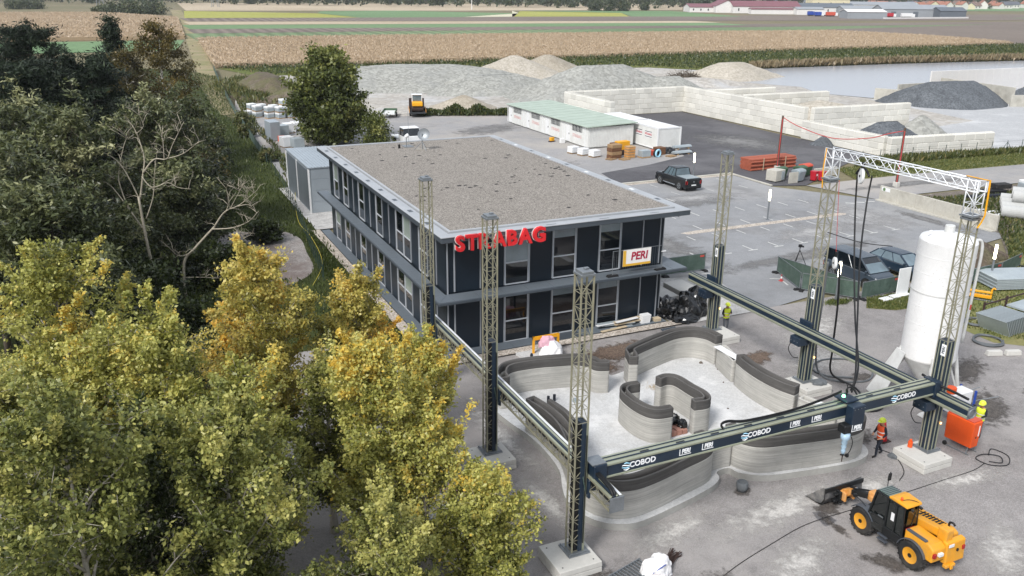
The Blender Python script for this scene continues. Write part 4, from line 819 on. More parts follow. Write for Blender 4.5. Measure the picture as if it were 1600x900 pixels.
tag(MB().cyl((18.35, 32.2, .292), (18.35, 32.2, .42), .16, 10, .12).build('bucket', 'bin_grey'), 'grey tub on the slab behind the nearest tower', 'bucket')
tag(MB().cyl((15.75, 32.6, .292), (15.75, 32.6, .4), .2, 10, .16).build('bucket', 'bin_grey'), 'low grey tub on the slab near the left beam', 'bucket')
for i, (x, y, s) in enumerate(((20.7, 31.6, .14), (20.75, 31.45, .09), (26.6, 33.4, .12), (26.9, 32.4, .05), (26.2, 31.0, .06), (16.7, 24.6, .05), (24.6, 28.6, .06))):
    r_ = random.Random(i); o = MB().tbox(0, 0, 0, s * .8, s * 1.6, s * 1.2, s * .7, s * .6).build('rubble_lump', 'mud_gravel'); o.location = (x, y, .292); o.rotation_euler.z = r_.random() * 3
    tag(o, 'small grey mortar lump on the white slab', 'rubble', 'mortar lumps on the slab')
t = thing('cable_tray_pair', 'two small grey metal trays on slab beside the cross beam', 'tray', (24.6, 25.9, .293))
for k in (0, 1): MB().box(-.3, .3, -.35 + k * .4, -.31 + k * .4, 0, .16).box(-.3, .3, -.02 + k * .4, .02 + k * .4, 0, .16).box(-.3, .3, -.31 + k * .4, -.02 + k * .4, 0, .02).build('tray', 'galv', t)
tg_ = MB(); r_ = random.Random(2)
for k in range(260):
    x, y = 22.9 + r_.gauss(0, .28), 31.9 + r_.gauss(0, .16); tg_.tube([(x, y, .3), (x + r_.uniform(-.1, .1), y + r_.uniform(-.1, .1), .33 + r_.random() * .06)], .006, 3)
tag(tg_.build('straw_heap', 'timber_pale'), 'small heap of straw-coloured debris on the slab', 'debris')
# ================================================================== silo and mixing plant
t = thing('cement_silo', 'tall white cement silo on splayed legs behind the near right tower', 'silo', (34.55, 26.2, 0))
R_ = 1.26
prof = [(.22, .75), (.3, .95), (R_ - .02, 2.25), (R_, 2.35), (R_, 5.6), (R_ + .015, 5.62), (R_ + .015, 5.7), (R_, 5.72), (R_, 8.1), (R_ - .06, 8.24), (R_ - .5, 8.36), (.02, 8.42)]
MB().lathe(prof[:4], 0, 0, 40, True).build('cone', 'silo_leg', t, smooth=True)
MB().lathe([(R_, 2.35 + .2875 * k) for k in range(21)], 0, 0, 48, False).build('shell', 'silo_white', t, smooth=True)
MB().lathe([(R_ + .004, 5.62), (R_ + .018, 5.63), (R_ + .018, 5.69), (R_ + .004, 5.7)], 0, 0, 48, False).build('weld_band', 'silo_leg', t)
MB().lathe(prof[8:], 0, 0, 40, False).build('lid', 'silo_white', t, smooth=True)
MB().tube([(-.85 + .14 * math.cos(a), .35, 8.36 + .2 * math.sin(a)) for a in [i * math.pi / 5 for i in range(6)]], .04, 6).build('lifting_eye', 'silo_white', t)
MB().tube(spline([(1.2, -.5, 8.1), (1.5, -.58, 8.0), (1.6, -.62, 7.4), (1.58, -.6, 6.0), (1.5, -.58, 2.9)], 6), .07, 8).build('fill_pipe', 'silo_leg', t, smooth=True)
for a, (fx, fy) in ((math.radians(140), (-1.75, 1.05)), (math.radians(230), (-1.5, -1.65)), (math.radians(320), (1.3, -1.1)), (math.radians(50), (1.2, 1.3))):
    tx, ty = (R_ - .05) * math.cos(a), (R_ - .05) * math.sin(a)
    MB().cyl((tx, ty, 2.6), (fx, fy, .15), .09, 8).cyl((tx * .8, ty * .8, 2.1), (fx, fy, .2), .05, 6).build('leg', 'silo_leg', t)
    MB().tbox(fx, fy, .02, .2, .62, .62, .4, .4).build('foot', 'silo_leg', t, bevel=.03)
MB().add([(-2.35, .35, .05), (-1.85, 1.7, .05), (-1.05, .95, 2.5), (-1.35, .2, 2.5), (-2.31, .35, .05), (-1.81, 1.68, .05), (-1.01, .93, 2.5), (-1.31, .2, 2.5)], [(0, 1, 2, 3), (7, 6, 5, 4), (0, 4, 5, 1), (1, 5, 6, 2), (2, 6, 7, 3), (3, 7, 4, 0)]).build('skid_panel', 'silo_leg', t)
bm_ = MB()
for i in range(12): bm_.cyl((1.34, -.4, 3.2 + i * .4), (1.34, -.1, 3.2 + i * .4), .015, 5)
for y in (-.42, -.08): bm_.cyl((1.35, y, 3.0), (1.35, y, 8.2), .018, 5)
bm_.build('ladder', 'galv', t)
for z in (4.1, 5.0, 6.6, 7.4): MB().lathe([(R_ + .002, z), (R_ + .008, z + .01), (R_ + .008, z + .035), (R_ + .002, z + .045)], 0, 0, 48, False).build('weld_seam', 'silo_white', t)
MB().cyl((.2, .2, 8.4), (.2, .2, 8.75), .22, 14).build('filter', 'silo_leg', t, bevel=.02)
MB().box(.55, .6, -1.35, -1.3, 5.0, 5.25).build('hazard_mark', 'label_red', t)
t = thing('mixing_pump', 'white mortar mixing pump with blue frame and orange lid beside silo', 'pump', (34.0, 23.9, 0))
fr = MB()
for x in (-.75, .75):
    for y in (-.4, .4): fr.box(x - .04, x + .04, y - .04, y + .04, .12, 1.5)
fr.box(-.8, .8, -.44, -.36, .3, .38).box(-.8, .8, .36, .44, .3, .38); fr.build('frame', 'blue_frame', t)
MB().box(-.68, .68, -.33, .33, .6, 1.5).build('cabinet', 'white_sheet', t, bevel=.03)
MB().cyl((-.5, -.05, 1.52), (-.5, -.05, 1.8), .22, 14).build('hopper_lid', 'orange', t, bevel=.02)
for x in (-.75, .75): MB().cyl((x - .05, -.5, .15), (x + .05, -.5, .15), .15, 12).build('wheel', 'rubber', t)
MB().tube(spline([(.6, -.5, .9), (.8, -.9, .5), (.5, -1.1, .1), (0, -.9, .06), (-.3, -1.1, .06), (.2, -1.3, .06)], 6), .035, 6).build('hose', 'cable_black', t, smooth=True)
MB().cyl((.75, -.4, 1.0), (1.7, -.9, 1.25), .025, 6).cyl((.75, .4, 1.0), (1.7, .1, 1.3), .025, 6).build('drawbar', 'galv', t)
t = thing('control_cabinet', 'orange control cabinet on a wheeled stand with dark screen on top', 'cabinet', (32.0, 21.9, 0), .08)
MB().tbox(0, 0, .32, 1.55, .5, 1.25, .62, 1.3).build('body', 'orange', t, bevel=.04, seg=2)
MB().box(-.28, .28, -.6, .62, 1.555, 1.6).build('top_plate', 'bin_orange', t, bevel=.01); MB().box(-.2, .06, -.15, .3, 1.605, 1.9).build('screen', 'jcb_black', t, bevel=.02)
st_ = MB()
for x in (-.22, .22):
    for y in (-.5, .5): st_.cyl((x, y, .34), (x * 1.3, y, .04), .025, 6)
    st_.cyl((x * 1.3, -.62, .04), (x * 1.3, .62, .04), .025, 6)
st_.build('stand', 'galv', t); MB().cyl((-.34, .5, .1), (-.28, .5, .1), .1, 10).build('wheel', 'rubber', t)
MB().box(.1, .16, -.652, -.644, .85, 1.35).build('side_mark', 'logo_white', t); MB().box(-.05, .02, -.652, -.642, .78, .86).build('lock', 'vent_dark', t)
# ================================================================== people
def person(label, loc, rz, J, vest, legs='work_grey', sleeve='work_navy', hat='helmet', stripes=True):
    """J: joint overrides; local frame faces +Y, origin between the feet"""
    P0 = dict(pelvis=(0, 0, .95), waist=(0, .01, 1.1), chest=(0, .02, 1.33), neck=(0, .02, 1.5), jaw=(0, .06, 1.58), crown=(0, .045, 1.72),
              shl=(-.19, .01, 1.42), ell=(-.25, .02, 1.14), wrl=(-.24, .14, .92), hal=(-.24, .17, .84), shr=(.19, .01, 1.42), elr=(.25, .02, 1.14), wrr=(.24, .14, .92), har=(.24, .17, .84),
              hil=(-.1, 0, .9), knl=(-.11, .03, .5), anl=(-.12, -.02, .09), tol=(-.13, .15, .04), hir=(.1, 0, .9), knr=(.11, .03, .5), anr=(.12, -.02, .09), tor=(.13, .15, .04))
    P0.update(J)
    RAD = dict(pelvis=.14, waist=.13, chest=.155, neck=.06, jaw=.085, crown=.095, sh=.075, el=.052, wr=.036, ha=.04, hi=.095, kn=.065, an=.045, to=.042)
    E = [('pelvis', 'waist'), ('waist', 'chest'), ('chest', 'neck'), ('neck', 'jaw'), ('jaw', 'crown')]
    for s in 'lr': E += [('chest', 'sh' + s), ('sh' + s, 'el' + s), ('el' + s, 'wr' + s), ('wr' + s, 'ha' + s), ('pelvis', 'hi' + s), ('hi' + s, 'kn' + s), ('kn' + s, 'an' + s), ('an' + s, 'to' + s)]
    names = list(P0); vs = [Vector(P0[k]) for k in names]; rr = [RAD.get(k, RAD.get(k[:2], .05)) for k in names]; idx = {k: i for i, k in enumerate(names)}; es = [(idx[a], idx[b]) for a, b in E]
    vs.append(Vector(P0['jaw']) + Vector((0, .1, .05))); rr.append(.018); es.append((idx['jaw'], len(vs) - 1))      # nose
    for s in 'lr':                                                   # fingers, thumb leaves the side of the palm
        h, w = Vector(P0['ha' + s]), Vector(P0['wr' + s]); d = (h - w).normalized(); sd_ = d.cross(Vector((0, 0, 1))); sd_ = sd_.normalized() if sd_.length > .1 else Vector((0, 1, 0))
        for k, L in enumerate((.075, .085, .08, .06)):
            a = len(vs); vs += [h + sd_ * (k - 1.5) * .021 + d * .04, h + sd_ * (k - 1.5) * .024 + d * (.04 + L) + Vector((0, .012, -.005))]; rr += [.011, .008]; es += [(idx['ha' + s], a), (a, a + 1)]
        a = len(vs); vs.append(h - sd_ * .05 + d * .03); rr.append(.012); es.append((idx['ha' + s], a))
    me = bpy.data.meshes.new('body'); me.from_pydata(vs, es, []); o = bpy.data.objects.new('body', me); COL.objects.link(o)
    o.modifiers.new('skin', 'SKIN'); 
    if not me.skin_vertices: me.attributes  # layer is made with the modifier below
    bm = bmesh.new(); bm.from_mesh(me); ly = bm.verts.layers.skin.verify(); bm.verts.ensure_lookup_table()
    for i, v in enumerate(bm.verts): v[ly].radius = (rr[i], rr[i]); v[ly].use_root = (i == 0)
    bm.to_mesh(me); bm.free()
    sb = o.modifiers.new('sub', 'SUBSURF'); sb.levels = 2; sb.render_levels = 2
    dg = bpy.context.evaluated_depsgraph_get(); em = bpy.data.meshes.new_from_object(o.evaluated_get(dg)); bpy.data.objects.remove(o); em.name = 'body'
    for m_ in (sleeve, legs, 'boot', 'skin'): em.materials.append(M[m_])
    wl_, wr_ = Vector(P0['wrl']), Vector(P0['wrr']); jz = P0['jaw'][2]
    for f in em.polygons:
        q = f.center; f.use_smooth = True
        if q.z < .13: i = 2
        elif min((q - Vector(P0['hal'])).length, (q - Vector(P0['har'])).length) < .12 and min((q - wl_).length, (q - wr_).length) > .02: i = 3
        elif q.z > jz - .1 and (q - Vector(P0['jaw'])).length < .3 and abs(q.x - P0['jaw'][0]) < .15: i = 3
        elif q.z < P0['pelvis'][2] + .02 and abs(q.x) < .24: i = 1
        else: i = 0
        f.material_index = i
    root = thing('person', label, 'person', loc, rz); place('body', em, root)
    # vest follows the torso from hip to shoulder
    rings = []
    for k, (jn, f, ax, ay) in enumerate((('pelvis', -.06, .195, .155), ('pelvis', .06, .19, .155), ('waist', .06, .185, .15), ('chest', -.06, .205, .165), ('chest', .06, .225, .165), ('chest', .14, .2, .13), ('neck', -.02, .1, .09))):
        b_ = Vector(P0[jn]) + Vector((0, 0, f)); rings.append([b_ + Vector((ax * math.cos(2 * math.pi * i / 16), ay * math.sin(2 * math.pi * i / 16), 0)) for i in range(16)])
    MB().loft(rings, cap=False).build('vest', vest, root, smooth=True)
    if stripes:
        for jn, f, ax, ay in (('pelvis', .04, .2, .164), ('waist', .08, .2, .163)):
            b_ = Vector(P0[jn]) + Vector((0, 0, f)); MB().loft([[b_ + Vector((ax * math.cos(2 * math.pi * i / 16), ay * math.sin(2 * math.pi * i / 16), dz)) for i in range(16)] for dz in (0, .055)], cap=False).build('reflective_band', 'reflective', root, smooth=True)
    hc = Vector(P0['crown']); prof = [(.15, -.02), (.145, .02), (.125, .07), (.085, .11), (.03, .13), (.001, .132)]
    hm = MB().lathe([(r, hc.z + z) for r, z in prof], hc.x, hc.y, 16, False); hm.loft([[hc + Vector((.145 * math.cos(a), .145 * math.sin(a), -.018)) for a in [math.pi * i / 10 for i in range(11)]], [hc + Vector((.14 * math.cos(a), .225 * math.sin(a), -.035)) for a in [math.pi * i / 10 for i in range(11)]]], cap=False, close=False)
    hm.build('helmet', hat, root, smooth=True)
    for s in (-1, 1): MB().cyl(Vector(P0['jaw']) + Vector((s * .035, .08, .075)), Vector(P0['jaw']) + Vector((s * .035, .092, .075)), .011, 8).build('eye', 'boot', root)
    return root
person('worker in yellow vest and helmet standing behind the rear tower block', (31.05, 37.05, 0), math.radians(172), dict(ell=(-.27, .06, 1.16), wrl=(-.12, .24, 1.2), hal=(-.05, .28, 1.24), elr=(.28, .02, 1.15), wrr=(.2, .2, 1.05), har=(.14, .26, 1.08)), 'hi_vis', 'work_grey', 'work_navy')
person('worker in orange vest and yellow helmet walking near the pale tower block', (28.15, 22.85, 0), math.radians(80), dict(knl=(-.11, .2, .53), anl=(-.12, .22, .1), tol=(-.12, .39, .05), knr=(.11, -.02, .5), anr=(.12, -.28, .12), tor=(.12, -.13, .05), ell=(-.25, -.05, 1.15), wrl=(-.2, .1, .98), hal=(-.17, .18, .95), elr=(.26, .08, 1.15), wrr=(.16, .28, 1.05), har=(.1, .34, 1.05)), 'hi_vis_orange', 'work_navy', 'work_navy')
person('worker in yellow vest seen from behind at the orange control cabinet', (33.55, 22.25, 0), math.radians(100), dict(ell=(-.27, .1, 1.2), wrl=(-.15, .34, 1.15), hal=(-.1, .42, 1.16), elr=(.27, .1, 1.2), wrr=(.16, .34, 1.12), har=(.1, .42, 1.12)), 'hi_vis', 'work_grey', 'work_navy')
# ================================================================== telehandler
t = thing('telehandler', 'yellow and black JCB telehandler with grey bucket lowered on the gravel', 'telehandler', (23.98, 17.9, 0)); t.scale = (.77, .9, .9)
MB().box(-.5, .5, -1.95, 1.75, .48, .85).box(-.75, .75, 1.0, 1.45, .42, .72).box(-.75, .75, -1.45, -1.0, .42, .72).build('chassis', 'jcb_black', t, bevel=.03)
WR = .58
def wheel(x, y, s):
    w = MB(); pr = [(.33, -.2), (.5, -.21), (WR - .03, -.18), (WR, -.12), (WR, .12), (WR - .03, .18), (.5, .21), (.33, .2)]
    ty = MB(); n = 28; rings = [[Vector((u, r * math.cos(2 * math.pi * k / n), r * math.sin(2 * math.pi * k / n))) for k in range(n)] for r, u in pr]; ty.loft(rings, cap=False)
    for k in range(18):
        for sd_, off in ((-1, 0), (1, .5)):
            a = 2 * math.pi * (k + off) / 18; rot = Matrix.Rotation(a, 4, 'X')
            vs = [rot @ Vector(v) for v in ((sd_ * .02, -.035, WR - .01), (sd_ * .2, -.09, WR - .03), (sd_ * .2, -.02, WR - .03), (sd_ * .02, .035, WR - .01), (sd_ * .02, -.025, WR + .035), (sd_ * .19, -.08, WR + .01), (sd_ * .19, -.03, WR + .01), (sd_ * .02, .025, WR + .035))]
            ty.add(vs, [(3, 2, 1, 0), (4, 5, 6, 7), (0, 1, 5, 4), (1, 2, 6, 5), (2, 3, 7, 6), (3, 0, 4, 7)])
    tyre = ty.build('tyre', 'rubber', t, smooth=False); tyre.location = (x, y, WR + .01)
    rm = MB(); rp = [(.34, .19), (.35, .2), (.31, .2), (.29, .13), (.16, .1), (.13, .16), (.02, .17)]
    rm.loft([[Vector((s * u, r * math.cos(2 * math.pi * k / 24), r * math.sin(2 * math.pi * k / 24))) for k in range(24)] for r, u in rp], cap=True); q = rm.build('rim', 'jcb_yellow', tyre, smooth=True)
    MB().cyl((s * .1, 0, 0), (s * .21, 0, 0), .11, 10, .085).build('hub', 'jcb_black', tyre)
for x, s in ((-.96, -1), (.96, 1)):
    for y in (1.24, -1.24): wheel(x, y, s)
def fender(x0, x1, y, r, a0, a1, m='jcb_grey'):
    n = 10; pts = [(y + r * math.cos(math.radians(a0 + (a1 - a0) * i / n)), WR + r * math.sin(math.radians(a0 + (a1 - a0) * i / n))) for i in range(n + 1)]
    pin = [(y + (r - .04) * math.cos(math.radians(a0 + (a1 - a0) * i / n)), WR + (r - .04) * math.sin(math.radians(a0 + (a1 - a0) * i / n))) for i in range(n, -1, -1)]
    MB().prism(pts + pin, x0, x1, 'x').build('mudguard', m, t, smooth=False, bevel=.01)
for s in (-1, 1):
    a, b2 = sorted((s * .74, s * 1.18)); fender(a, b2, 1.24, .68, 35, 150); fender(a, b2, -1.24, .68, 15, 160)
# cab: frame, glazing, door, roof
cx0, cx1, cy0, cy1, cz0, cz1 = -1.13, -.2, -.72, .98, .62, 2.36
cab = MB().box(cx0 + .03, cx1, cy0, cy1, cz0, .98).build('cab_base', 'jcb_black', t, bevel=.04)
MB().prism([(cy0 + .05, 1.0), (cy1 - .02, 1.0), (cy1 - .28, 2.3), (cy0 + .12, 2.3)], cx0 + .06, cx1 - .04, 'x').build('cab_glazing', 'cab_glass', t)
fr = MB()
for x in (cx0 + .03, cx1 - .03):
    for p, q in (((cy1, 1.0), (cy1 - .27, 2.34)), ((cy0, .95), (cy0 + .08, 2.34)), ((.12, .95), (.14, 2.34)), ((cy0, 1.0), (cy1, 1.0)), ((cy0 + .08, 2.32), (cy1 - .27, 2.32)), ((-.3, .95), (-.28, 2.3))):
        fr.cyl((x, p[0], p[1]), (x, q[0], q[1]), .042, 6)
for y, z in ((cy1 - .27, 2.32), (cy0 + .08, 2.32), (cy1, 1.0)): fr.cyl((cx0 + .03, y, z), (cx1 - .03, y, z), .042, 6)
fr.build('cab_frame', 'jcb_black', t)
MB().box(cx0 - .005, cx0 + .028, .16, .9, .68, 1.28).build('door_panel', 'cab_glass', t, bevel=.01); MB().box(cx0 - .03, cx0 + .02, .2, .75, 1.28, 1.34).build('door_rail', 'jcb_black', t, bevel=.01); MB().box(cx0 - .045, cx0 - .01, .2, .45, 1.36, 1.4).build('door_handle', 'galv', t)
MB().prism([(cy0 - .06, 2.35), (.1, 2.35), (.12, 2.44), (-.1, 2.5), (cy0, 2.45)], cx0 - .02, cx1 + .04, 'x').build('roof', 'jcb_yellow', t, bevel=.05, seg=2)
MB().box(cx0 + .08, cx1 - .06, .14, cy1 - .3, 2.36, 2.4).build('roof_window', 'roof_glass', t)
rb_ = MB()
for k in range(5): rb_.box(cx0 + .04, cx1 - .02, .2 + k * .1, .225 + k * .1, 2.402, 2.425)
rb_.build('roof_guard', 'jcb_grey', t)
MB().cyl((cx0 + .18, -.35, 2.47), (cx0 + .18, -.35, 2.6), .06, 10, .045).build('beacon', 'orange', t, smooth=True)
MB().tube(spline([(cx0 + .2, -.4, 2.5), (cx0 + .4, -.5, 2.54), (cx0 + .65, -.62, 2.5), (cx1 - .1, -.72, 2.42)], 5), .014, 5).build('beacon_cable', 'cable_black', t)
for x in (cx0 + .3, cx1 - .12): MB().cyl((x, cy0 - .05, 2.28), (x, cy0 - .16, 2.25), .06, 10).build('work_lamp', 'jcb_black', t)
seat = MB().box(-.85, -.45, -.4, .1, 1.02, 1.2).box(-.85, -.45, -.45, -.33, 1.2, 1.75).build('seat', 'jcb_grey', t, bevel=.04)
text('lettering', 'JCB', .3, .004, 'logo_white', t, (-.72, cy1 - .16, 2.16), (1, 0, 0), (0, -.2, 1), .012); 
text('lettering', 'JCB', .22, .004, 'logo_white', t, (cx0 + .02, .66, 1.12), (0, -1, 0), (0, 0, 1), .01)
MB().box(cx0 - .004, cx0 + .0, -.28, -.12, 1.5, 1.85).build('warning_label', 'plate', t); MB().box(cx0 + .2, cx0 + .75, cy0 - .012, cy0 - .004, 1.3, 1.42).build('rear_label', 'bin_red', t)
# rear body
MB().prism([(-2.12, .78), (-.8, .78), (-.8, 1.5), (-1.9, 1.46), (-2.12, 1.3)], -1.06, -.24, 'x').build('rear_body', 'jcb_yellow', t, bevel=.05, seg=2)
MB().box(-1.08, -.9, -1.75, -.85, 1.47, 1.54).build('side_strip', 'jcb_grey', t, bevel=.02)
MB().prism([(-2.2, .55), (-1.9, .55), (-1.9, 1.5), (-2.14, 1.45)], -.24, .95, 'x').build('counterweight', 'jcb_yellow', t, bevel=.06, seg=2)
for x in (-.98, .8): MB().box(x - .07, x + .09, -2.2, -2.1, 1.02, 1.2).build('tail_light', 'tail_red', t, bevel=.01)
for x, z, w_ in ((-.05, 1.32, .3), (-.62, 1.05, .26)): MB().box(x - w_ / 2, x + w_ / 2, -2.22, -2.195 if x > -.2 else -2.1, z, z + .12).build('rear_plate', 'plate', t)
MB().cyl((.4, -2.19, 1.1), (.4, -2.215, 1.1), .07, 10).build('tow_socket', 'jcb_black', t); MB().box(-.3, .3, -2.3, -2.12, .45, .58).box(-.08, .08, -2.36, -2.3, .4, .62).build('hitch', 'jcb_yellow', t, bevel=.02)
MB().box(-1.055, -.99, -1.3, -.95, 1.2, 1.4).build('side_label', 'plate', t)
text('lettering', 'JCB', .2, .004, 'jcb_black', t, (-1.068, -1.45, 1.0), (0, -1, 0), (0, 0, 1), .012)
MB().box(-.95, -.35, cy0 - .02, cy0 - .006, 1.5, 2.2).build('rear_window', 'cab_glass', t); MB().cyl((-.65, cy0 - .03, 1.5), (-.5, cy0 - .03, 2.05), .012, 5).build('wiper', 'jcb_black', t)
MB().tube(spline([(-.55, .55, 1.25), (-.55, .62, 1.5), (-.55, .6, 1.6)], 4), .03, 6).tube([(-.55 + .17 * math.cos(a), .56 + .05 * math.sin(a), 1.62 + .15 * math.sin(a)) for a in [i * math.pi / 6 for i in range(12)]], .018, 5, True).build('steering_wheel', 'jcb_black', t)
for k in range(2): MB().box(-1.16, -.98, -.1 + .0 * k, .35, .36 + .2 * k, .4 + .2 * k).build('step', 'jcb_grey', t)
MB().tube(spline([(.3, -1.6, 1.9), (.25, -.8, 1.82), (.24, .2, 1.7), (.24, 1.2, 1.56)], 6), .02, 5).build('hydraulic_pipe', 'jcb_black', t)
MB().cyl((.02, -1.0, .95), (.02, .6, 1.2), .075, 10).build('lift_ram', 'jcb_black', t)
# boom, engine pod
def bar(y0, z0, y1, z1, x0, x1, h0, h1): return MB().prism([(y0, z0 - h0 / 2), (y1, z1 - h1 / 2), (y1, z1 + h1 / 2), (y0, z0 + h0 / 2)], x0, x1, 'x')
bar(-1.95, 1.66, 1.55, 1.28, -.16, .2, .36, .32).build('outer_boom', 'jcb_yellow', t, bevel=.03)
MB().box(-.2, .26, -2.02, -1.6, 1.35, 1.92).build('boom_pivot', 'jcb_yellow', t, bevel=.06, seg=2)
bar(1.5, 1.28, 2.75, .86, -.12, .16, .26, .24).build('inner_boom', 'jcb_black', t, bevel=.02)
MB().box(-.22, .26, 1.35, 1.75, 1.08, 1.52).box(-.34, -.2, 1.4, 1.62, 1.15, 1.42).build('boom_collar', 'boom_tan', t, bevel=.06, seg=2)
bar(2.65, .9, 3.15, .52, -.2, .24, .36, .5).build('boom_head', 'boom_tan', t, bevel=.05, seg=2)
MB().box(-.34, -.2, 2.75, 3.1, .35, .8).box(.24, .38, 2.75, 3.1, .35, .8).build('carriage_plate', 'boom_tan', t, bevel=.04)
for x in (-.07, .0, .08): MB().tube(spline([(x, 1.6, 1.5), (x, 2.1, 1.3), (x, 2.5, 1.12), (x, 2.8, 1.05)], 5), .018, 5).build('hydraulic_hose', 'cable_black', t)
MB().cyl((.05, 2.5, 1.12), (.05, 3.1, .75), .05, 8).build('tilt_cylinder', 'chrome', t)
MB().prism([(-1.75, .72), (.75, .72), (.75, 1.22), (.3, 1.42), (-1.5, 1.52), (-1.75, 1.4)], .36, 1.08, 'x').build('engine_cover', 'jcb_yellow', t, bevel=.06, seg=2)
for k in range(7): MB().box(.5, .95, -1.15 + k * .14, -1.08 + k * .14, 1.475 - k * .008, 1.52 - k * .008).build('grille_slot', 'jcb_black', t)
MB().tube(spline([(.85, -1.4, 1.5), (.85, -1.42, 1.7), (.88, -1.55, 1.74), (.9, -1.62, 1.66)], 5), .045, 8).build('exhaust', 'jcb_black', t, smooth=True)
MB().cyl((cx1, cy1 - .1, 1.9), (.25, 1.2, 2.15), .02, 6).cyl((.25, 1.2, 2.15), (.3, 1.2, 2.6), .015, 6).build('mirror_arm', 'jcb_black', t); MB().box(.2, .4, 1.17, 1.23, 2.2, 2.55).build('mirror', 'jcb_black', t, bevel=.02)
MB().tube(spline([(-.9, cy1, 1.05), (-1.0, 1.35, 1.35), (-1.1, 1.7, 1.5)], 5), .018, 5).build('mirror_arm', 'jcb_black', t); MB().cyl((-1.12, 1.7, 1.5), (-1.08, 1.75, 1.52), .1, 12).build('mirror', 'jcb_black', t)
MB().tbox(-.6, 1.66, .72, .95, .45, .25, .35, .2).build('front_step', 'jcb_yellow', t, bevel=.03)
# bucket
bp = [(3.2, .95), (3.16, .45), (3.3, .16), (3.6, .06), (4.15, .04)]; bi = [(y + .03, z + .025) for y, z in reversed(bp)]
bk = MB().prism(bp + bi, -1.22, 1.28, 'x').build('bucket', 'bucket_steel', t)
for x in (-1.22, 1.24): MB().prism([(3.2, .95), (3.16, .45), (3.3, .16), (3.6, .06), (4.15, .04), (4.1, .14), (3.3, .98)], x, x + .04, 'x').build('side_plate', 'bucket_steel', bk)
MB().box(-1.24, 1.3, 3.13, 3.195, .78, .98).build('bucket_back', 'jcb_black', bk, bevel=.01); MB().box(-.75, .8, 2.98, 3.15, .3, .42).box(-.75, .8, 2.98, 3.15, .62, .72).box(-.5, -.38, 2.9, 3.16, .25, .8).box(.42, .54, 2.9, 3.16, .25, .8).build('quick_hitch', 'jcb_black', bk, bevel=.02)
MB().box(-1.26, 1.32, 4.1, 4.22, .02, .05).build('cutting_edge', 'bucket_steel', bk)
CABLE = [(16.0, 18.7, .02), (17.7, 19.3, .02), (19.7, 19.8, .02), (21.7, 20.2, .02), (24.0, 20.23, .02), (26.9, 20.25, .02), (28.9, 20.28, .02), (30.8, 20.3, .02), (31.85, 20.5, .03)]
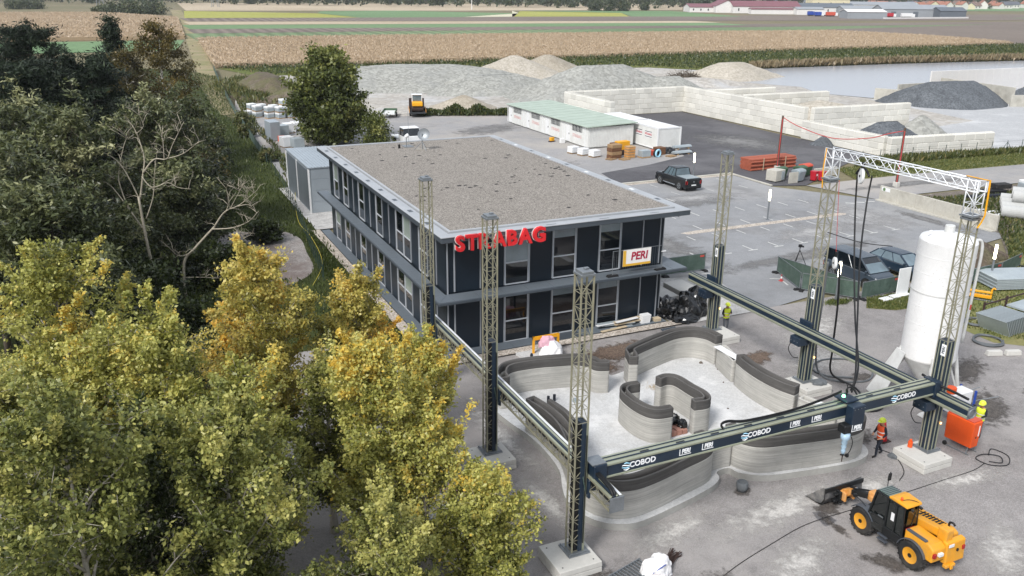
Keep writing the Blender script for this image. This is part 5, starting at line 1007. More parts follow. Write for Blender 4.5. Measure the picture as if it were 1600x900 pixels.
# ================================================================== cars
def car(name, label, cat, loc, rz, L, W, body, green, roofz, paint, wheels, wr=.34, glassm='car_glass', pickup=False):
    """body: (y, top z, half width); green: (y, z, half width at that height) outline of the glass house"""
    t = thing(name, label, cat, loc, rz); zl = .26
    rings = []
    for y, zt, hw in body:
        z1 = zl + .12; z2 = zt - .1
        rings.append([Vector((x, y, z)) for x, z in ((-hw * .9, zl), (hw * .9, zl), (hw, z1), (hw, (z1 + z2) / 2), (hw * .985, z2), (hw * .9, zt), (-hw * .9, zt), (-hw * .985, z2), (-hw, (z1 + z2) / 2), (-hw, z1))])
    MB().loft(rings).build('body', paint, t, smooth=False, bevel=.03, seg=2)
    # glass house: base outline at belt, narrower at roof
    gb, gt = green
    zb = gb[0][1]
    vs = [Vector((s * hw, y, z)) for y, z, hw in gb for s in (-1, 1)] + [Vector((s * hw, y, z)) for y, z, hw in gt for s in (-1, 1)]
    a = MB(); (y0, z0, h0), (y1, z1, h1) = gb; (y2, z2, h2), (y3, z3, h3) = gt
    a.add([(-h0, y0, z0), (h0, y0, z0), (h1, y1, z1), (-h1, y1, z1), (-h2, y2, z2), (h2, y2, z2), (h3, y3, z3), (-h3, y3, z3)], [(0, 1, 5, 4), (1, 2, 6, 5), (2, 3, 7, 6), (3, 0, 4, 7), (4, 5, 6, 7)])
    a.build('windows', glassm, t)
    e1, e3 = Vector((0, y1 + .012, z1 + .03)), Vector((0, y3 + .012, z3 - .03)); MB().add([(-h1 + .05, e1.y, e1.z), (h1 - .05, e1.y, e1.z), (h3 - .03, e3.y, e3.z), (-h3 + .03, e3.y, e3.z)], [(0, 1, 2, 3)]).build('windscreen', 'car_glass_pale', t)  # pale glass colour stands in for the reflected sky
    rf = MB().loft([[Vector((x, y, z + d)) for x, d in ((-h, 0), (h, 0), (h * .97, .05), (h * .6, .075), (-h * .6, .075), (-h * .97, .05))] for y, z, h in ((y2 + .03, z2 - .01, h2 + .015), ((y2 * 2 + y3) / 3, z2 + .02, h2 + .02), ((y2 + y3 * 2) / 3, z3 + .02, h3 + .02), (y3 - .03, z3 - .01, h3 + .015))]).build('roof', paint, t, smooth=False, bevel=.02)
    for s in (-1, 1):
        for f, w_ in ((0, .045), (.30, .03), (.62, .03), (1, .06)):
            ya, za, ha = y0 + (y1 - y0) * f, z0 + (z1 - z0) * f, h0 + (h1 - h0) * f; yb, zb_, hb = y2 + (y3 - y2) * f, z2 + (z3 - z2) * f, h2 + (h3 - h2) * f
            MB().cyl((s * (ha + .004), ya, za), (s * (hb + .004), yb, zb_), w_, 6).build('pillar', paint, t)
    for y in wheels:
        for s in (-1, 1):
            x = s * (W / 2 - .09)
            MB().cyl((s * (W / 2 - .25), y, wr + .02), (s * (W / 2 + .005), y, wr + .02), wr + .075, 20).build('wheel_arch', 'cable_black', t)
            q = MB(); n = 20; q.loft([[Vector((x + s * u, y + r * math.cos(2 * math.pi * k / n), wr + r * math.sin(2 * math.pi * k / n))) for k in range(n)] for r, u in ((wr * .6, .1), (wr * .95, .11), (wr, .07), (wr, -.1), (wr * .6, -.1))], cap=True); ty = q.build('tyre', 'rubber', t, smooth=False)
            MB().cyl((x + s * .1, y, wr), (x + s * .118, y, wr), wr * .66, 16).build('rim', 'alloy_rim', ty)
            sp_ = MB()
            for k in range(5):
                aa = 2 * math.pi * k / 5 + .3; sp_.cyl((x + s * .12, y + .08 * math.cos(aa), wr + .08 * math.sin(aa)), (x + s * .12, y + wr * .6 * math.cos(aa + .6), wr + wr * .6 * math.sin(aa + .6)), .03, 4)
            sp_.build('spokes', 'cable_black', ty)
    yf, yr = body[-1][0], body[0][0]; zf, zr = body[-1][1], body[0][1]
    for s in (-1, 1):
        MB().box(min(s * .55, s * .82), max(s * .55, s * .82), yf - .1, yf + .012, zf - .26, zf - .12).build('headlight', 'plate', t, bevel=.02)
        MB().box(min(s * .68, s * (W / 2 - .02)), max(s * .68, s * (W / 2 - .02)), yr - .012, yr + .12, zr - .45, zr - .15).build('tail_light', 'tail_red', t, bevel=.02)
        MB().box(min(s * (W / 2 + .02), s * (W / 2 + .2)), max(s * (W / 2 + .02), s * (W / 2 + .2)), y1 - .25, y1 - .12, z1 + .02, z1 + .2).build('mirror', paint, t, bevel=.03)
        MB().box(min(s * (W / 2 - .01), s * (W / 2 + .006)), max(s * (W / 2 - .01), s * (W / 2 + .006)), wheels[0] + .5, wheels[1] - .5, z0 - .05, z0 - .025).build('trim_strip', 'chrome', t)
    MB().box(-.7, .7, yf - .04, yf + .015, .38, .58).build('grille', 'cable_black', t, bevel=.02); MB().box(-.26, .26, yr - .02, yr - .004, .55, .66).build('number_plate', 'plate', t); MB().box(-.26, .26, yf + .016, yf + .028, .42, .53).build('number_plate', 'plate', t)
    MB().box(-W / 2 + .06, W / 2 - .06, yr - .03, yr + .1, .3, .5).build('bumper', 'cable_black', t, bevel=.03)
    return t
t = car('pickup_truck', 'black double-cab pickup parked beside the lit lamp column', 'pickup', (51.45, 70.95, 0), 0, 5.3, 1.86,
    [(-2.65, 1.14, .9), (-2.58, 1.2, .93), (-.8, 1.2, .93), (1.1, 1.17, .93), (1.3, 1.14, .93), (2.4, 1.08, .9), (2.64, .92, .82)],
    (((-.82, 1.19, .88), (1.2, 1.15, .88)), ((-.72, 1.84, .72), (.5, 1.86, .72))), 1.78, 'car_black', (-1.6, 1.62), .42, 'car_glass_pale'); t.scale = (1.06, 1.04, 1.08)
for s in (-1, 1): MB().cyl((s * .97, -1.0, .42), (s * .97, 1.0, .42), .035, 8).build('side_step', 'chrome', t)
MB().box(-.76, .76, -2.5, -.88, 1.203, 1.24).build("bed_cover", "bin_grey", t, bevel=.02); MB().cyl((0, -2.655, .92), (0, -2.668, .92), .07, 12).build("badge", "chrome", t)
for s in (-1, 1): MB().box(min(s * .78, s * .9), max(s * .78, s * .9), -2.662, -2.6, .7, 1.02).build('tail_lamp', 'tail_red', t)
car('van', 'dark grey passenger van parked behind the green mesh fence panels', 'van', (45.5, 40.95, 0), math.pi, 4.95, 1.9,
    [(-2.45, 1.05, .9), (-2.35, 1.15, .95), (0, 1.15, .95), (1.55, 1.12, .95), (2.2, .98, .9), (2.48, .78, .78)],
    (((-2.42, 1.14, .9), (1.72, 1.1, .88)), ((-2.28, 1.88, .78), (.72, 1.86, .74))), 1.9, 'car_grey', (-1.5, 1.55), .34, 'car_glass')
car('estate_car', 'dark blue estate car parked between the van and the silo', 'car', (49.65, 41.0, 0), math.pi, 4.75, 1.84,
    [(-2.35, .95, .82), (-2.2, 1.0, .91), (0, .98, .92), (1.15, .97, .92), (2.0, .82, .88), (2.36, .64, .76)],
    (((-2.2, .99, .84), (1.25, .96, .84)), ((-1.65, 1.45, .62), (.3, 1.46, .62))), 1.46, 'car_blue', (-1.38, 1.36), .34, 'car_glass_pale')
# ================================================================== lit lamp columns
t0 = None
for x, y, lab in ((55.2, 73.4, 'lit white lamp column behind the black pickup'), (50.9, 56.6, 'lit lamp column in the middle of car park'), (40.85, 38.3, 'lit lamp column in front of the grey van and fence'), (53.7, 37.0, 'lit lamp column beside the green fence right of silo')):
    if t0 is None:
        t0 = thing('lamp_column', lab, 'lamp', (x, y, 0), group='lit lamp columns')
        MB().cyl((0, 0, 0), (0, 0, 1.72), .07, 12).cyl((0, 0, 0), (0, 0, .04), .15, 12).build('post', 'galv', t0, smooth=False)
        MB().cyl((0, 0, 1.72), (0, 0, 2.72), .085, 14).build('light_tube', 'lamp_warm', t0); MB().cyl((0, 0, 2.722), (0, 0, 2.78), .1, 14).cyl((0, 0, 1.68), (0, 0, 1.718), .095, 14).build('cap', 'galv', t0)
    else: dup(t0, (x, y, 0), 0, lab)
# ================================================================== mobile fence panels with green mesh
def fence(p0, p1, h, label):
    a, b2 = Vector((*p0, 0)), Vector((*p1, 0)); d = b2 - a; L = d.length; t = thing('mesh_fence_panel', label, 'fence', ((a + b2) / 2), math.atan2(d.y, d.x), 'mobile fence panels with green mesh')
    f = MB()
    for x in (-L / 2, L / 2): f.cyl((x, 0, .03), (x, 0, h + .05), .022, 6)
    for z in (.14, h + .03): f.cyl((-L / 2, 0, z), (L / 2, 0, z), .02, 6)
    f.build('frame', 'galv', t)
    n = 14; vs = []; fs = []; r_ = random.Random(int(a.x * 10))
    for j in range(4):
        for i in range(n + 1): vs.append((-L / 2 + .03 + (L - .06) * i / n, -.012 + .02 * math.sin(i * 1.7 + j) * (1 - abs(j - 1.5) / 3) + r_.uniform(-.006, .006), .13 + (h - .12) * j / 3))
    for j in range(3):
        for i in range(n): fs.append((j * (n + 1) + i, j * (n + 1) + i + 1, (j + 1) * (n + 1) + i + 1, (j + 1) * (n + 1) + i))
    m_ = MB().add(vs, fs).build('mesh', 'mesh_green', t); so_ = m_.modifiers.new('s', 'SOLIDIFY'); so_.thickness = .004
    for x in (-L / 2 + .05, L / 2 - .05): MB().tbox(x, 0, 0, .13, .3, .75, .22, .6).build('foot', 'foot_black', t, bevel=.02)
    MB().box(L / 2 - .5, L / 2 - .15, -.042, -.036, h - .22, h - .08).build('tag', 'label_red', t)
fence((40.3, 41.0), (41.5, 44.6), 1.2, 'green mesh fence panel at the left end beside the camera tripod')
fence((42.5, 38.0), (40.35, 40.9), 1.2, 'green mesh fence panel behind the lit lamp column')
fence((42.1, 41.3), (41.55, 44.55), 1.15, 'inner green mesh fence panel running beside the van, far half')
fence((42.62, 38.15), (42.12, 41.2), 1.15, 'inner green mesh fence panel running beside the van, near half')
fence((42.7, 37.95), (46.1, 38.05), 1.15, 'green mesh fence panel in front of the van between lamp and silo')
fence((52.2, 37.4), (55.6, 37.65), 1.0, 'green mesh fence panel right of the silo beside lit lamp column')
fence((55.7, 37.68), (59.0, 38.6), 1.0, 'outermost green mesh fence panel near the right edge')
fence((30.1, 47.0), (33.5, 47.0), 1.3, 'green mesh fence panel close to the office rear corner')
fence((33.6, 47.0), (37.0, 47.0), 1.3, 'green mesh fence panel with red tag behind the rear gantry tower')
o = MB().box(45.2, 46.25, 37.38, 37.44, .03, 1.95).build('white_board', 'white_sheet', bevel=.01); tag(o, 'white board standing at the end of green fence beside silo', 'board')
# ================================================================== camera tripod, cones, small site things
t = thing('camera_tripod', 'black camera on a tripod standing in the car park', 'tripod', (44.2, 45.4, 0))
MB().cyl((0, 0, 1.15), (-.75, -.25, 0), .025, 6).cyl((0, 0, 1.15), (.35, -.45, 0), .025, 6).cyl((0, 0, 1.15), (.2, .5, 0), .025, 6).cyl((0, 0, 1.0), (0, 0, 1.35), .03, 6).build('legs', 'cable_black', t)
MB().box(-.12, .12, -.09, .09, 1.35, 1.55).cyl((0, -.1, 1.45), (.05, -.3, 1.45), .07, 10).build('camera', 'cable_black', t, bevel=.02)
def cone(x, y, h, m, label):
    t = thing('traffic_cone', label, 'cone', (x, y, 0), group='traffic cones')
    MB().cbox(0, 0, 0, h * .55, h * .55, .04).build('base', m if m != 'bin_red' else 'rebar', t, bevel=.01); MB().lathe([(h * .2, .04), (h * .13, h * .4)], 0, 0, 14, False).build('lower_sleeve', m, t, smooth=True); MB().lathe([(h * .13, h * .4), (h * .085, h * .68)], 0, 0, 14, False).build('band', 'plate' if m != 'bin_red' else 'bin_red', t, smooth=True); MB().lathe([(h * .085, h * .68), (h * .03, h)], 0, 0, 14).build('tip', m, t, smooth=True)
cone(41.7, 42.9, .6, 'orange', 'red and white traffic cone inside the green fence'); cone(40.5, 43.0, .5, 'wire_red', 'faded red cone outside the left end of green fence'); cone(29.4, 23.75, .95, 'bin_red', 'dark red cone standing behind the worker in orange vest')
tag(MB().cyl((29.35, 22.3, .45), (29.35, 22.3, .72), .1, 12).cyl((29.35, 22.3, .72), (29.35, 22.3, .82), .06, 10).build('canister', 'orange', bevel=.01), 'small orange canister on the concrete block near the silo', 'canister')
hose('pump_cable', [(32.6, 20.9, .03), (33.2, 21.2, .03), (33.3, 20.5, .03), (32.6, 20.0, .03), (31.9, 20.3, .04), (31.8, 20.9, .05), (32.4, 21.0, .06), (32.9, 20.6, .05), (32.5, 20.2, .05), (32.1, 20.5, .05)], .02, 'cable_black', 'loops of thin black cable on gravel right of the orange cabinet', 'cable')
hose('ground_cable', CABLE, .014, 'cable_black', 'black cable crossing the gravel under the telehandler', 'cable')
hose('ground_cable', [(28.5, 23.4, .02), (28.8, 22.6, .02), (28.2, 21.5, .02), (27.4, 21.0, .02)], .018, 'cable_black', 'thin cable on the ground beside the pale tower block', 'cable')
crumple('mortar_sack', 'crumpled grey sack on the ground next to the pale block', 'sack', (28.7, 22.5, 0), (.2, .22, .16), 'hose_grey', 31)
tag(MB().lathe([(.05, .03), (.2, .04), (.23, .2), (.23, .4), (.19, .44), (.17, .3)], 20.95, 23.05, 16).build('mixing_drum', 'hose_grey', smooth=True), 'dirty steel drum standing in the recess of the near wall', 'drum')
crumple('tool_bag', 'grey tangle of hose and tools on the right tower block', 'tools', (30.35, 28.75, .45), (.38, .3, .16), 'hose_grey', 9)
# near bottom edge: grating, big bag, rebar bundle
t = thing('steel_grating', 'steel grating lying at the bottom edge of the yard', 'grating', (13.9, 20.35, 0), .25)
for k in range(14): MB().box(-.9 + k * .14, -.87 + k * .14, -.35, .35, .02, .1).build('bar', 'galv', t)
MB().box(-.95, 1.0, -.38, -.35, .02, .12).box(-.95, 1.0, .35, .38, .02, .12).build('edge', 'galv', t)
crumple('big_bag', 'slumped white bulk bag at the bottom edge', 'bag', (14.95, 20.15, 0), (.5, .42, .55), 'tarp_white', 12, sub=4)
tag(MB().tube(spline([(14.6, 19.85, .3), (14.8, 19.75, .52), (15.1, 19.85, .5), (15.35, 20.05, .3)], 6), .018, 5).build('bag_strap', 'blue_frame'), 'blue lifting strap across the white bulk bag', 'strap')
t = thing('rebar_bundle', 'bundle of rusty dark steel rods beside the white bulk bag', 'rods', (15.75, 20.5, 0), .5)
r_ = random.Random(1)
for k in range(26): MB().cyl((-.55 + r_.uniform(-.05, .05), r_.uniform(-.22, .22), .03 + r_.random() * .16), (.5 + r_.uniform(-.05, .05), r_.uniform(-.22, .22), .03 + r_.random() * .16), .014, 5).build('rod', 'rebar', t)
# heap under the trees: white and pink sheeting over pallets
crumple('sheeting_heap', 'white foil sheeting heaped under the yellow trees', 'sheeting', (9.3, 25.3, 0), (1.1, 1.9, .9), 'tarp_white', 21, sub=4); crumple('sheeting_heap', 'pink foil sheeting beside the white heap under the trees', 'sheeting', (9.9, 26.6, 0), (.8, .8, .7), 'tarp_pink', 22, sub=4); crumple('sheeting_heap', 'small white foil heap further back under the yellow trees', 'sheeting', (9.4, 29.6, 0), (.6, .9, .6), 'tarp_white', 23)
# between office and house
t = thing('trestle_barrier', 'orange trestle with pink and white foil in front of the office', 'barrier', (19.9, 38.4, .17))
for x in (-.75, .75): MB().box(x - .05, x + .05, -.06, .06, 0, .95).build('post', 'safety_yellow', t)
MB().box(-.8, .8, -.04, .04, .75, .95).build('rail', 'safety_yellow', t)
crumple('foil_heap', 'white foil draped at the orange trestle', 'sheeting', (20.0, 37.9, .17), (.6, .45, .6), 'tarp_white', 41); crumple('foil_heap', 'pale pink foil draped over the orange trestle', 'sheeting', (19.8, 38.1, .6), (.42, .3, .5), 'tarp_pink', 42)
for x, y, lab in ((18.0, 36.3, 'left'), (21.0, 36.3, 'right')): tag(MB().cyl((x, y, 0), (x, y, 1.1), .07, 10).cyl((x, y, 1.1), (x, y, 1.2), .09, 10, .05).build('vent_pipe', 'work_navy'), 'dark upright service pipe behind the rear left wall, %s one' % lab, 'pipe', 'service pipes behind the house')
t = thing('board_stack', 'loose stack of pale boards along the office wall', 'boards', (25.6, 39.9, .13))
r_ = random.Random(3)
for k in range(9):
    o = MB().cbox(0, 0, 0, r_.uniform(1.2, 2.2), .2, .04).build('board', ('panel_zinc', 'timber_pale', 'white_sheet')[k % 3], t); o.location = (r_.uniform(-.7, .7), r_.uniform(-.3, .3), .045 * k + .002); o.rotation_euler.z = r_.uniform(-.15, .15)
t = thing('insulation_stack', 'small pile of white insulation blocks by the office wall', 'blocks', (27.3, 39.95, .13))
for k in range(4): MB().cbox(.02 * k, 0, .13 * k, .6, .4, .12).build('block', 'white_sheet', t, bevel=.01)
tag(MB().cbox(28.15, 39.9, .0, .45, .35, .32).build('carton', 'timber_pale', bevel=.01), 'small tan box beside the insulation blocks', 'box')
tag(MB().cbox(28.2, 38.6, .0, 1.0, .35, .07).build('cover_plate', 'car_grey', bevel=.01), 'dark metal plate on the gravel border', 'plate')
crumple('covered_pallet', 'large black plastic covered pallet at the office corner', 'covered goods', (30.9, 40.2, .05), (.85, .75, 1.25), 'tarp_black', 51, sub=4, amp=.4); crumple('covered_pallet', 'black plastic heap against the office corner', 'covered goods', (29.45, 40.7, .05), (.75, .7, .85), 'tarp_black', 52, sub=4, amp=.4); crumple('foil_scrap', 'black foil scraps on the ground by the covered pallet', 'sheeting', (29.9, 39.35, .03), (.8, .4, .3), 'tarp_black', 53, amp=.5); crumple('foil_scrap', 'torn black foil right of the covered pallet', 'sheeting', (31.7, 40.6, .05), (.35, .5, .12), 'tarp_black', 54)
MBs = ((30.6, 43.6, 1.3, 3.2, .55, 'pale concrete stair block on the terrace, long one'), (32.2, 42.6, 1.5, 3.0, .75, 'pale concrete block on the terrace behind the black pallet'))
for x, y, sx, sy, h, lab in MBs: tag(MB().cbox(x, y, .046, sx, sy, h).build('concrete_element', 'block_concrete', bevel=.02), lab, 'concrete block')
# ================================================================== block walls of the storage bays
blk = MB().box(-.79, .79, -.39, .39, 0, .785); _b = blk.mesh('block', 'block_wall')
bm = bmesh.new(); bm.from_mesh(_b); bmesh.ops.recalc_face_normals(bm, faces=bm.faces); bmesh.ops.bevel(bm, geom=bm.edges[:], offset=.045, segments=1, affect='EDGES'); bm.to_mesh(_b); bm.free()
_h = _b.copy(); _h.name = 'half_block'; _h.transform(Matrix.Diagonal((.5, 1, 1, 1)))
def block_wall(p0, p1, rows, label, notch=0):
    a, b2 = Vector((*p0, 0)), Vector((*p1, 0)); d = b2 - a; L = d.length; n = int(L / 1.6); rz = math.atan2(d.y, d.x)
    t = thing('block_wall', label, 'wall', (a + b2) / 2, rz, 'stacked block walls of the storage bays'); r_ = random.Random(int(a.x * 7 + a.y))
    MB().box(-L / 2 + .05, L / 2 - .05, -.33, .33, 0, rows * .8 - .06).build('core', 'block_core', t)
    n = max(2, round(L / 1.6)); p_ = L / n; sx = p_ / 1.6
    for k in range(rows):
        if k % 2: items = [(-L / 2 + p_ / 4, _h)] + [(-L / 2 + p_ * (i + 1), _b) for i in range(n - 1)] + [(L / 2 - p_ / 4, _h)]
        else: items = [(-L / 2 + p_ * (i + .5), _b) for i in range(n)]
        for x, me in items:
            o = bpy.data.objects.new('block', me); COL.objects.link(o); o.parent = t; o.location = (x, r_.uniform(-.012, .012), k * .8 + .004); o.scale.x = sx
    cr = MB(); k = 0
    while -L / 2 + .1 + k * .4 < L / 2 - .2: cr.cbox(-L / 2 + .2 + k * .4, 0, rows * .8 - .012, .22, .5, .09); k += 1
    cr.build('studs', 'block_wall', t)
    return t
block_wall((63.5, 118.0), (85.4, 118.0), 5, 'long pale block wall at the back of the dark asphalt yard')
block_wall((63.9, 104.6), (63.6, 117.5), 5, 'block wall behind the green-roofed container row')
block_wall((85.7, 90.0), (85.7, 118.4), 5, 'tall block wall along the right side of dark asphalt yard')
block_wall((86.2, 89.4), (103.4, 88.6), 5, 'tall block wall running right behind the dark chippings heap')
block_wall((84.6, 75.0), (84.9, 89.3), 3, 'lower block wall beside the leaning red pole')
block_wall((84.3, 74.3), (100.2, 72.6), 3, 'lower block wall behind the wire fence posts at right')
block_wall((87.0, 118.2), (104.2, 117.6), 4, 'block wall of the far bay in front of the pond'); block_wall((87.0, 104.7), (103.2, 104.2), 5, 'block wall dividing the two rear sand bays')
def mound(name, label, cat, cx, cy, rx, ry, h, m, seed, pw=1.0, amp=.12, n=40, ring=14, ridge=(0, 0), z=0):
    """tipped heap: straight slopes at the angle of repose, uneven crest, trickled foot"""
    r_ = random.Random(seed); ph = [(r_.uniform(0, 6.28), r_.uniform(0, 6.28), r_.uniform(.5, 1)) for _ in range(7)]; vs = []; fs = []
    for j in range(ring + 1):
        s = j / ring
        for i in range(n):
            a = 2 * math.pi * i / n; k = 1 + amp * sum(math.sin((q + 2) * a + ph[q][0]) * ph[q][2] / (q + 1.5) for q in range(7))
            zz = h * max(0, 1 - s ** pw) if pw != 1 else h * (1 - s); zz *= 1 + amp * .6 * math.sin(3 * a + ph[0][1]) * s
            zz = zz if s > .08 else min(zz, h * (1 - .08 * .7)); zz += r_.uniform(-.028, .028) * h * (.3 if s > .95 else 1) * min(1, s * 4)
            x, y = cx + rx * k * s * math.cos(a) + ridge[0] * (1 - s) * math.cos(a), cy + ry * k * s * math.sin(a) + ridge[1] * (1 - s) * math.sin(a)
            vs.append((x, y, max(zz, -.05 if s > .97 else .0) + z))
    for j in range(ring):
        for i in range(n): fs.append((j * n + i, j * n + (i + 1) % n, (j + 1) * n + (i + 1) % n, (j + 1) * n + i))
    o = MB().add(vs, fs + [tuple(range(n))]).build(name, m, smooth=True); o.location.z = 0
    return tag(o, label, cat, 'tipped heaps of gravel and sand')
mound('gravel_heap', 'large grey gravel heap behind the green-roofed containers', 'heap', 84, 142, 19, 12, 5.9, 'gravel_grey', 1, ridge=(4, 0), amp=.22, n=70, ring=24)
mound('gravel_heap', 'lower grey gravel shoulder right of the large heap', 'heap', 97, 139, 10, 9, 3.6, 'gravel_grey', 2, ridge=(2, 0), amp=.2)
mound('sand_heap', 'pointed pale sand heap in front of the corn field, left of the pair', 'heap', 84, 181, 13, 10, 4.9, 'sand_pale', 3)
mound('sand_heap', 'pointed sand heap in front of the corn field, right of the pair', 'heap', 94, 184, 11, 9, 4.6, 'sand_tan', 4)
mound('sand_heap', 'small tan sand cone beside the green weeds', 'heap', 53.5, 135, 6, 5.5, 2.2, 'sand_tan', 5)
mound('sand_heap', 'pale sand heap at the water edge', 'heap', 131, 163, 13, 9, 3.4, 'sand_pale', 6, ridge=(3, 1), amp=.2)
mound('earth_bank', 'overgrown brown earth bank beside the field path', 'heap', 26.5, 165, 7, 19, 3.8, 'earth_brown', 7, ridge=(1, 6), amp=.2); mound('earth_bank', 'bare brown spoil heap behind the white pallets', 'heap', 27, 148, 6, 7, 3.0, 'earth_brown', 8, amp=.22)
mound('chippings_heap', 'dark grey chippings heap inside the block wall bay', 'heap', 91.2, 81.2, 6.2, 5.6, 3.2, 'chippings_dark', 9, ridge=(1.5, 0))
mound('chippings_heap', 'big dark grey chippings heap near the pond', 'heap', 137.0, 109.5, 11.5, 8.5, 4.0, 'chippings_dark', 10, pw=1.4, ridge=(5, 0), amp=.16); mound('chippings_heap', 'dark grey chippings heap cut by the right picture edge', 'heap', 156, 105, 7, 6, 4.2, 'chippings_dark', 11)
mound('chippings_heap', 'tiny dark heap at the foot of the tall block wall', 'heap', 83.6, 84.2, 1.7, 1.4, 1.3, 'chippings_dark', 12)
mound('gravel_heap', 'pale gravel spilling from the end of the tall block wall', 'heap', 103.3, 86.0, 4.2, 3.6, 2.8, 'gravel_grey', 13); mound('gravel_heap', 'low pale gravel fill in the near sand bay', 'heap', 95, 97, 8, 6.2, 3.5, 'sand_pale', 14, pw=3); mound('gravel_heap', 'low pale gravel fill in the far sand bay', 'heap', 95, 111, 8, 5.6, 3.0, 'sand_pale', 15, pw=3)
mound('rubble_bank', 'long rough pale rubble bank left of the sand heaps', 'heap', 54, 170, 26, 15, 4.2, 'gravel_grey', 16, pw=1.5, amp=.3, n=70, ring=22, ridge=(8, 1)); mound('rubble_bank', 'rough pale rubble shoulder behind the small tan cone', 'heap', 68, 156, 14, 9, 3.2, 'gravel_grey', 26, pw=1.5, amp=.3, n=60, ridge=(4, 0)); mound('rubble_bank', 'low pale rubble bank right of the big heaps', 'heap', 112, 152, 12, 6, 1.4, 'pit_gravel', 17, pw=2, amp=.25)
mound('compost_heap', 'brown heap of brushwood and netting right of the silo', 'heap', 57.5, 41.5, 3.0, 2.2, 1.7, 'earth_brown', 18, amp=.25)
for p0, p1, h, lab in (((128.6, 118.3), (131.6, 112.6), 2.1, 'short concrete bay wall left of the big chippings heap'), ((143.4, 101.8), (160, 96), 2.0, 'low concrete bay wall at the right edge'), ((147.5, 122.4), (190, 121.6), 4.2, 'long white concrete wall behind the chippings heap'), ((146.5, 103.5), (149.5, 121.5), 3.0, 'concrete bay wall between the chippings heaps'), ((134, 118), (147, 118.5), 2.6, 'low concrete wall behind the big chippings heap')):
    a, b2 = Vector((*p0, 0)), Vector((*p1, 0)); d = b2 - a; t = thing('bay_wall', lab, 'wall', (a + b2) / 2, math.atan2(d.y, d.x), 'concrete bay walls near the pond'); n = max(2, int(d.length / 2.4)); w = d.length / n
    for k in range(n): MB().box(-d.length / 2 + k * w + .01, -d.length / 2 + (k + 1) * w - .01, -.15, .15, 0, h).build('element', 'old_concrete' if h < 3.5 else 'barn_white', t, bevel=.02)
# ================================================================== containers
t = thing('container_row', 'row of white site containers under one pale green roof', 'containers', (57, 105, 0))
X0, X1, Ya, Yb, Hc = 53.6, 60.2, 93.2, 117.2, 2.62
MB().box(X0, X1, Ya, Yb, .12, Hc).build('wall', 'white_paint', t, world=True)
for k in range(29): MB().box(X0 + .15 + k * .222, X0 + .26 + k * .222, Ya - .045, Ya + .02, .2, Hc - .05).build('rib', 'white_paint', t, world=True)
MB().prism([(X0 - .35, Hc + .03), (X1 + .4, Hc + .28), (X1 + .4, Hc + .38), (X0 - .35, Hc + .14)], Ya - .35, Yb + .3, 'y').build('roof', 'green_roof', t, world=True, bevel=.02)
RFC = [o for o in t.children if o.name.startswith('roof')][0]
for k in range(12): MB().prism([(X0 - .34, Hc + .142), (X1 + .39, Hc + .382), (X1 + .39, Hc + .41), (X0 - .34, Hc + .17)], Ya - .3 + k * 2.1, Ya - .24 + k * 2.1, 'y').build('seam', 'green_roof', RFC, world=True)
for k in range(4):
    y = Ya + 1.3 + k * 6.0
    w = MB().box(X0 - .03, X0 - .004, y + .3, y + 2.9, 1.75, 2.5).build('window', 'vent_dark', t, world=True)
    for j in range(7): MB().box(X0 - .06, X0 - .032, y + .35 + j * .38, y + .43 + j * .38, 1.76, 2.49).build('bar', 'white_paint', w, world=True)
    d_ = MB().box(X0 - .05, X0 - .004, y + 3.5, y + 4.5, .2, 2.3).build('door', 'white_sheet', t, world=True); MB().box(X0 - .09, X0 - .052, y + 3.6, y + 3.7, 1.1, 1.3).build('handle', 'vent_dark', d_, world=True)
    for yy in (y - .6, y + 4.85): MB().box(X0 - .04, X0 - .004, yy, yy + .14, .12, Hc - .04).build('post', 'white_sheet', t, world=True)
    text('lettering', 'STRABAG', .55, .004, 'faded_red', t, (X0 - .012, y + 1.6, 1.15), (0, -1, 0), (0, 0, 1), .01, world=True)
for y in (Ya + 2, Yb - 3): MB().box(X0 + .1, X1 - .1, y, y + .3, 0, .118).build('skid', 'vent_dark', t, world=True)
def container(x0, x1, y0, y1, h, label, signs=()):
    t = thing('site_container', label, 'container', ((x0 + x1) / 2, (y0 + y1) / 2, 0), group='white site containers')
    MB().box(x0, x1, y0, y1, .1, h).build('body', 'white_paint', t, world=True, bevel=.03); MB().box(x0 + .1, x1 - .1, y0 + .1, y1 - .1, h + .003, h + .02).build('roof', 'white_sheet', t, world=True)
    for x in (x0 + .03, x1 - .03):
        for y in (y0 + .03, y1 - .03): MB().box(x - .09, x + .09, y - .09, y + .09, .08, h + .05).build('corner_post', 'white_sheet', t, world=True)
    for z in (.15, h - .12): MB().box(x0 - .035, x1 + .035, y0 - .035, y1 + .035, z, z + .12).build('frame', 'white_sheet', t, world=True)
    for yy in signs:
        MB().box(x0 - .012, x0 - .004, yy - .75, yy + .75, 1.3, 2.15).build('sign', 'white_sheet', t, world=True)
        for z in (1.42, 2.05): MB().box(x0 - .02, x0 - .013, yy - .75, yy + .75, z, z + .08).build('sign_line', 'stripe_dark', t, world=True)
        text('lettering', 'STRABAG', .36, .003, 'container_stripe', t, (x0 - .018, yy, 1.78), (0, -1, 0), (0, 0, 1), .012, world=True)
    for x in (x0 + .5, x1 - .7): MB().box(x, x + .2, y0 + .3, y1 - .3, 0, .078).build('skid', 'vent_dark', t, world=True)
container(60.9, 64.3, 88.7, 95.6, 2.75, 'nearer white site container with two red STRABAG signs', (93.0, 90.8))
container(60.9, 64.3, 96.0, 103.2, 2.75, 'farther white site container behind the signed one')
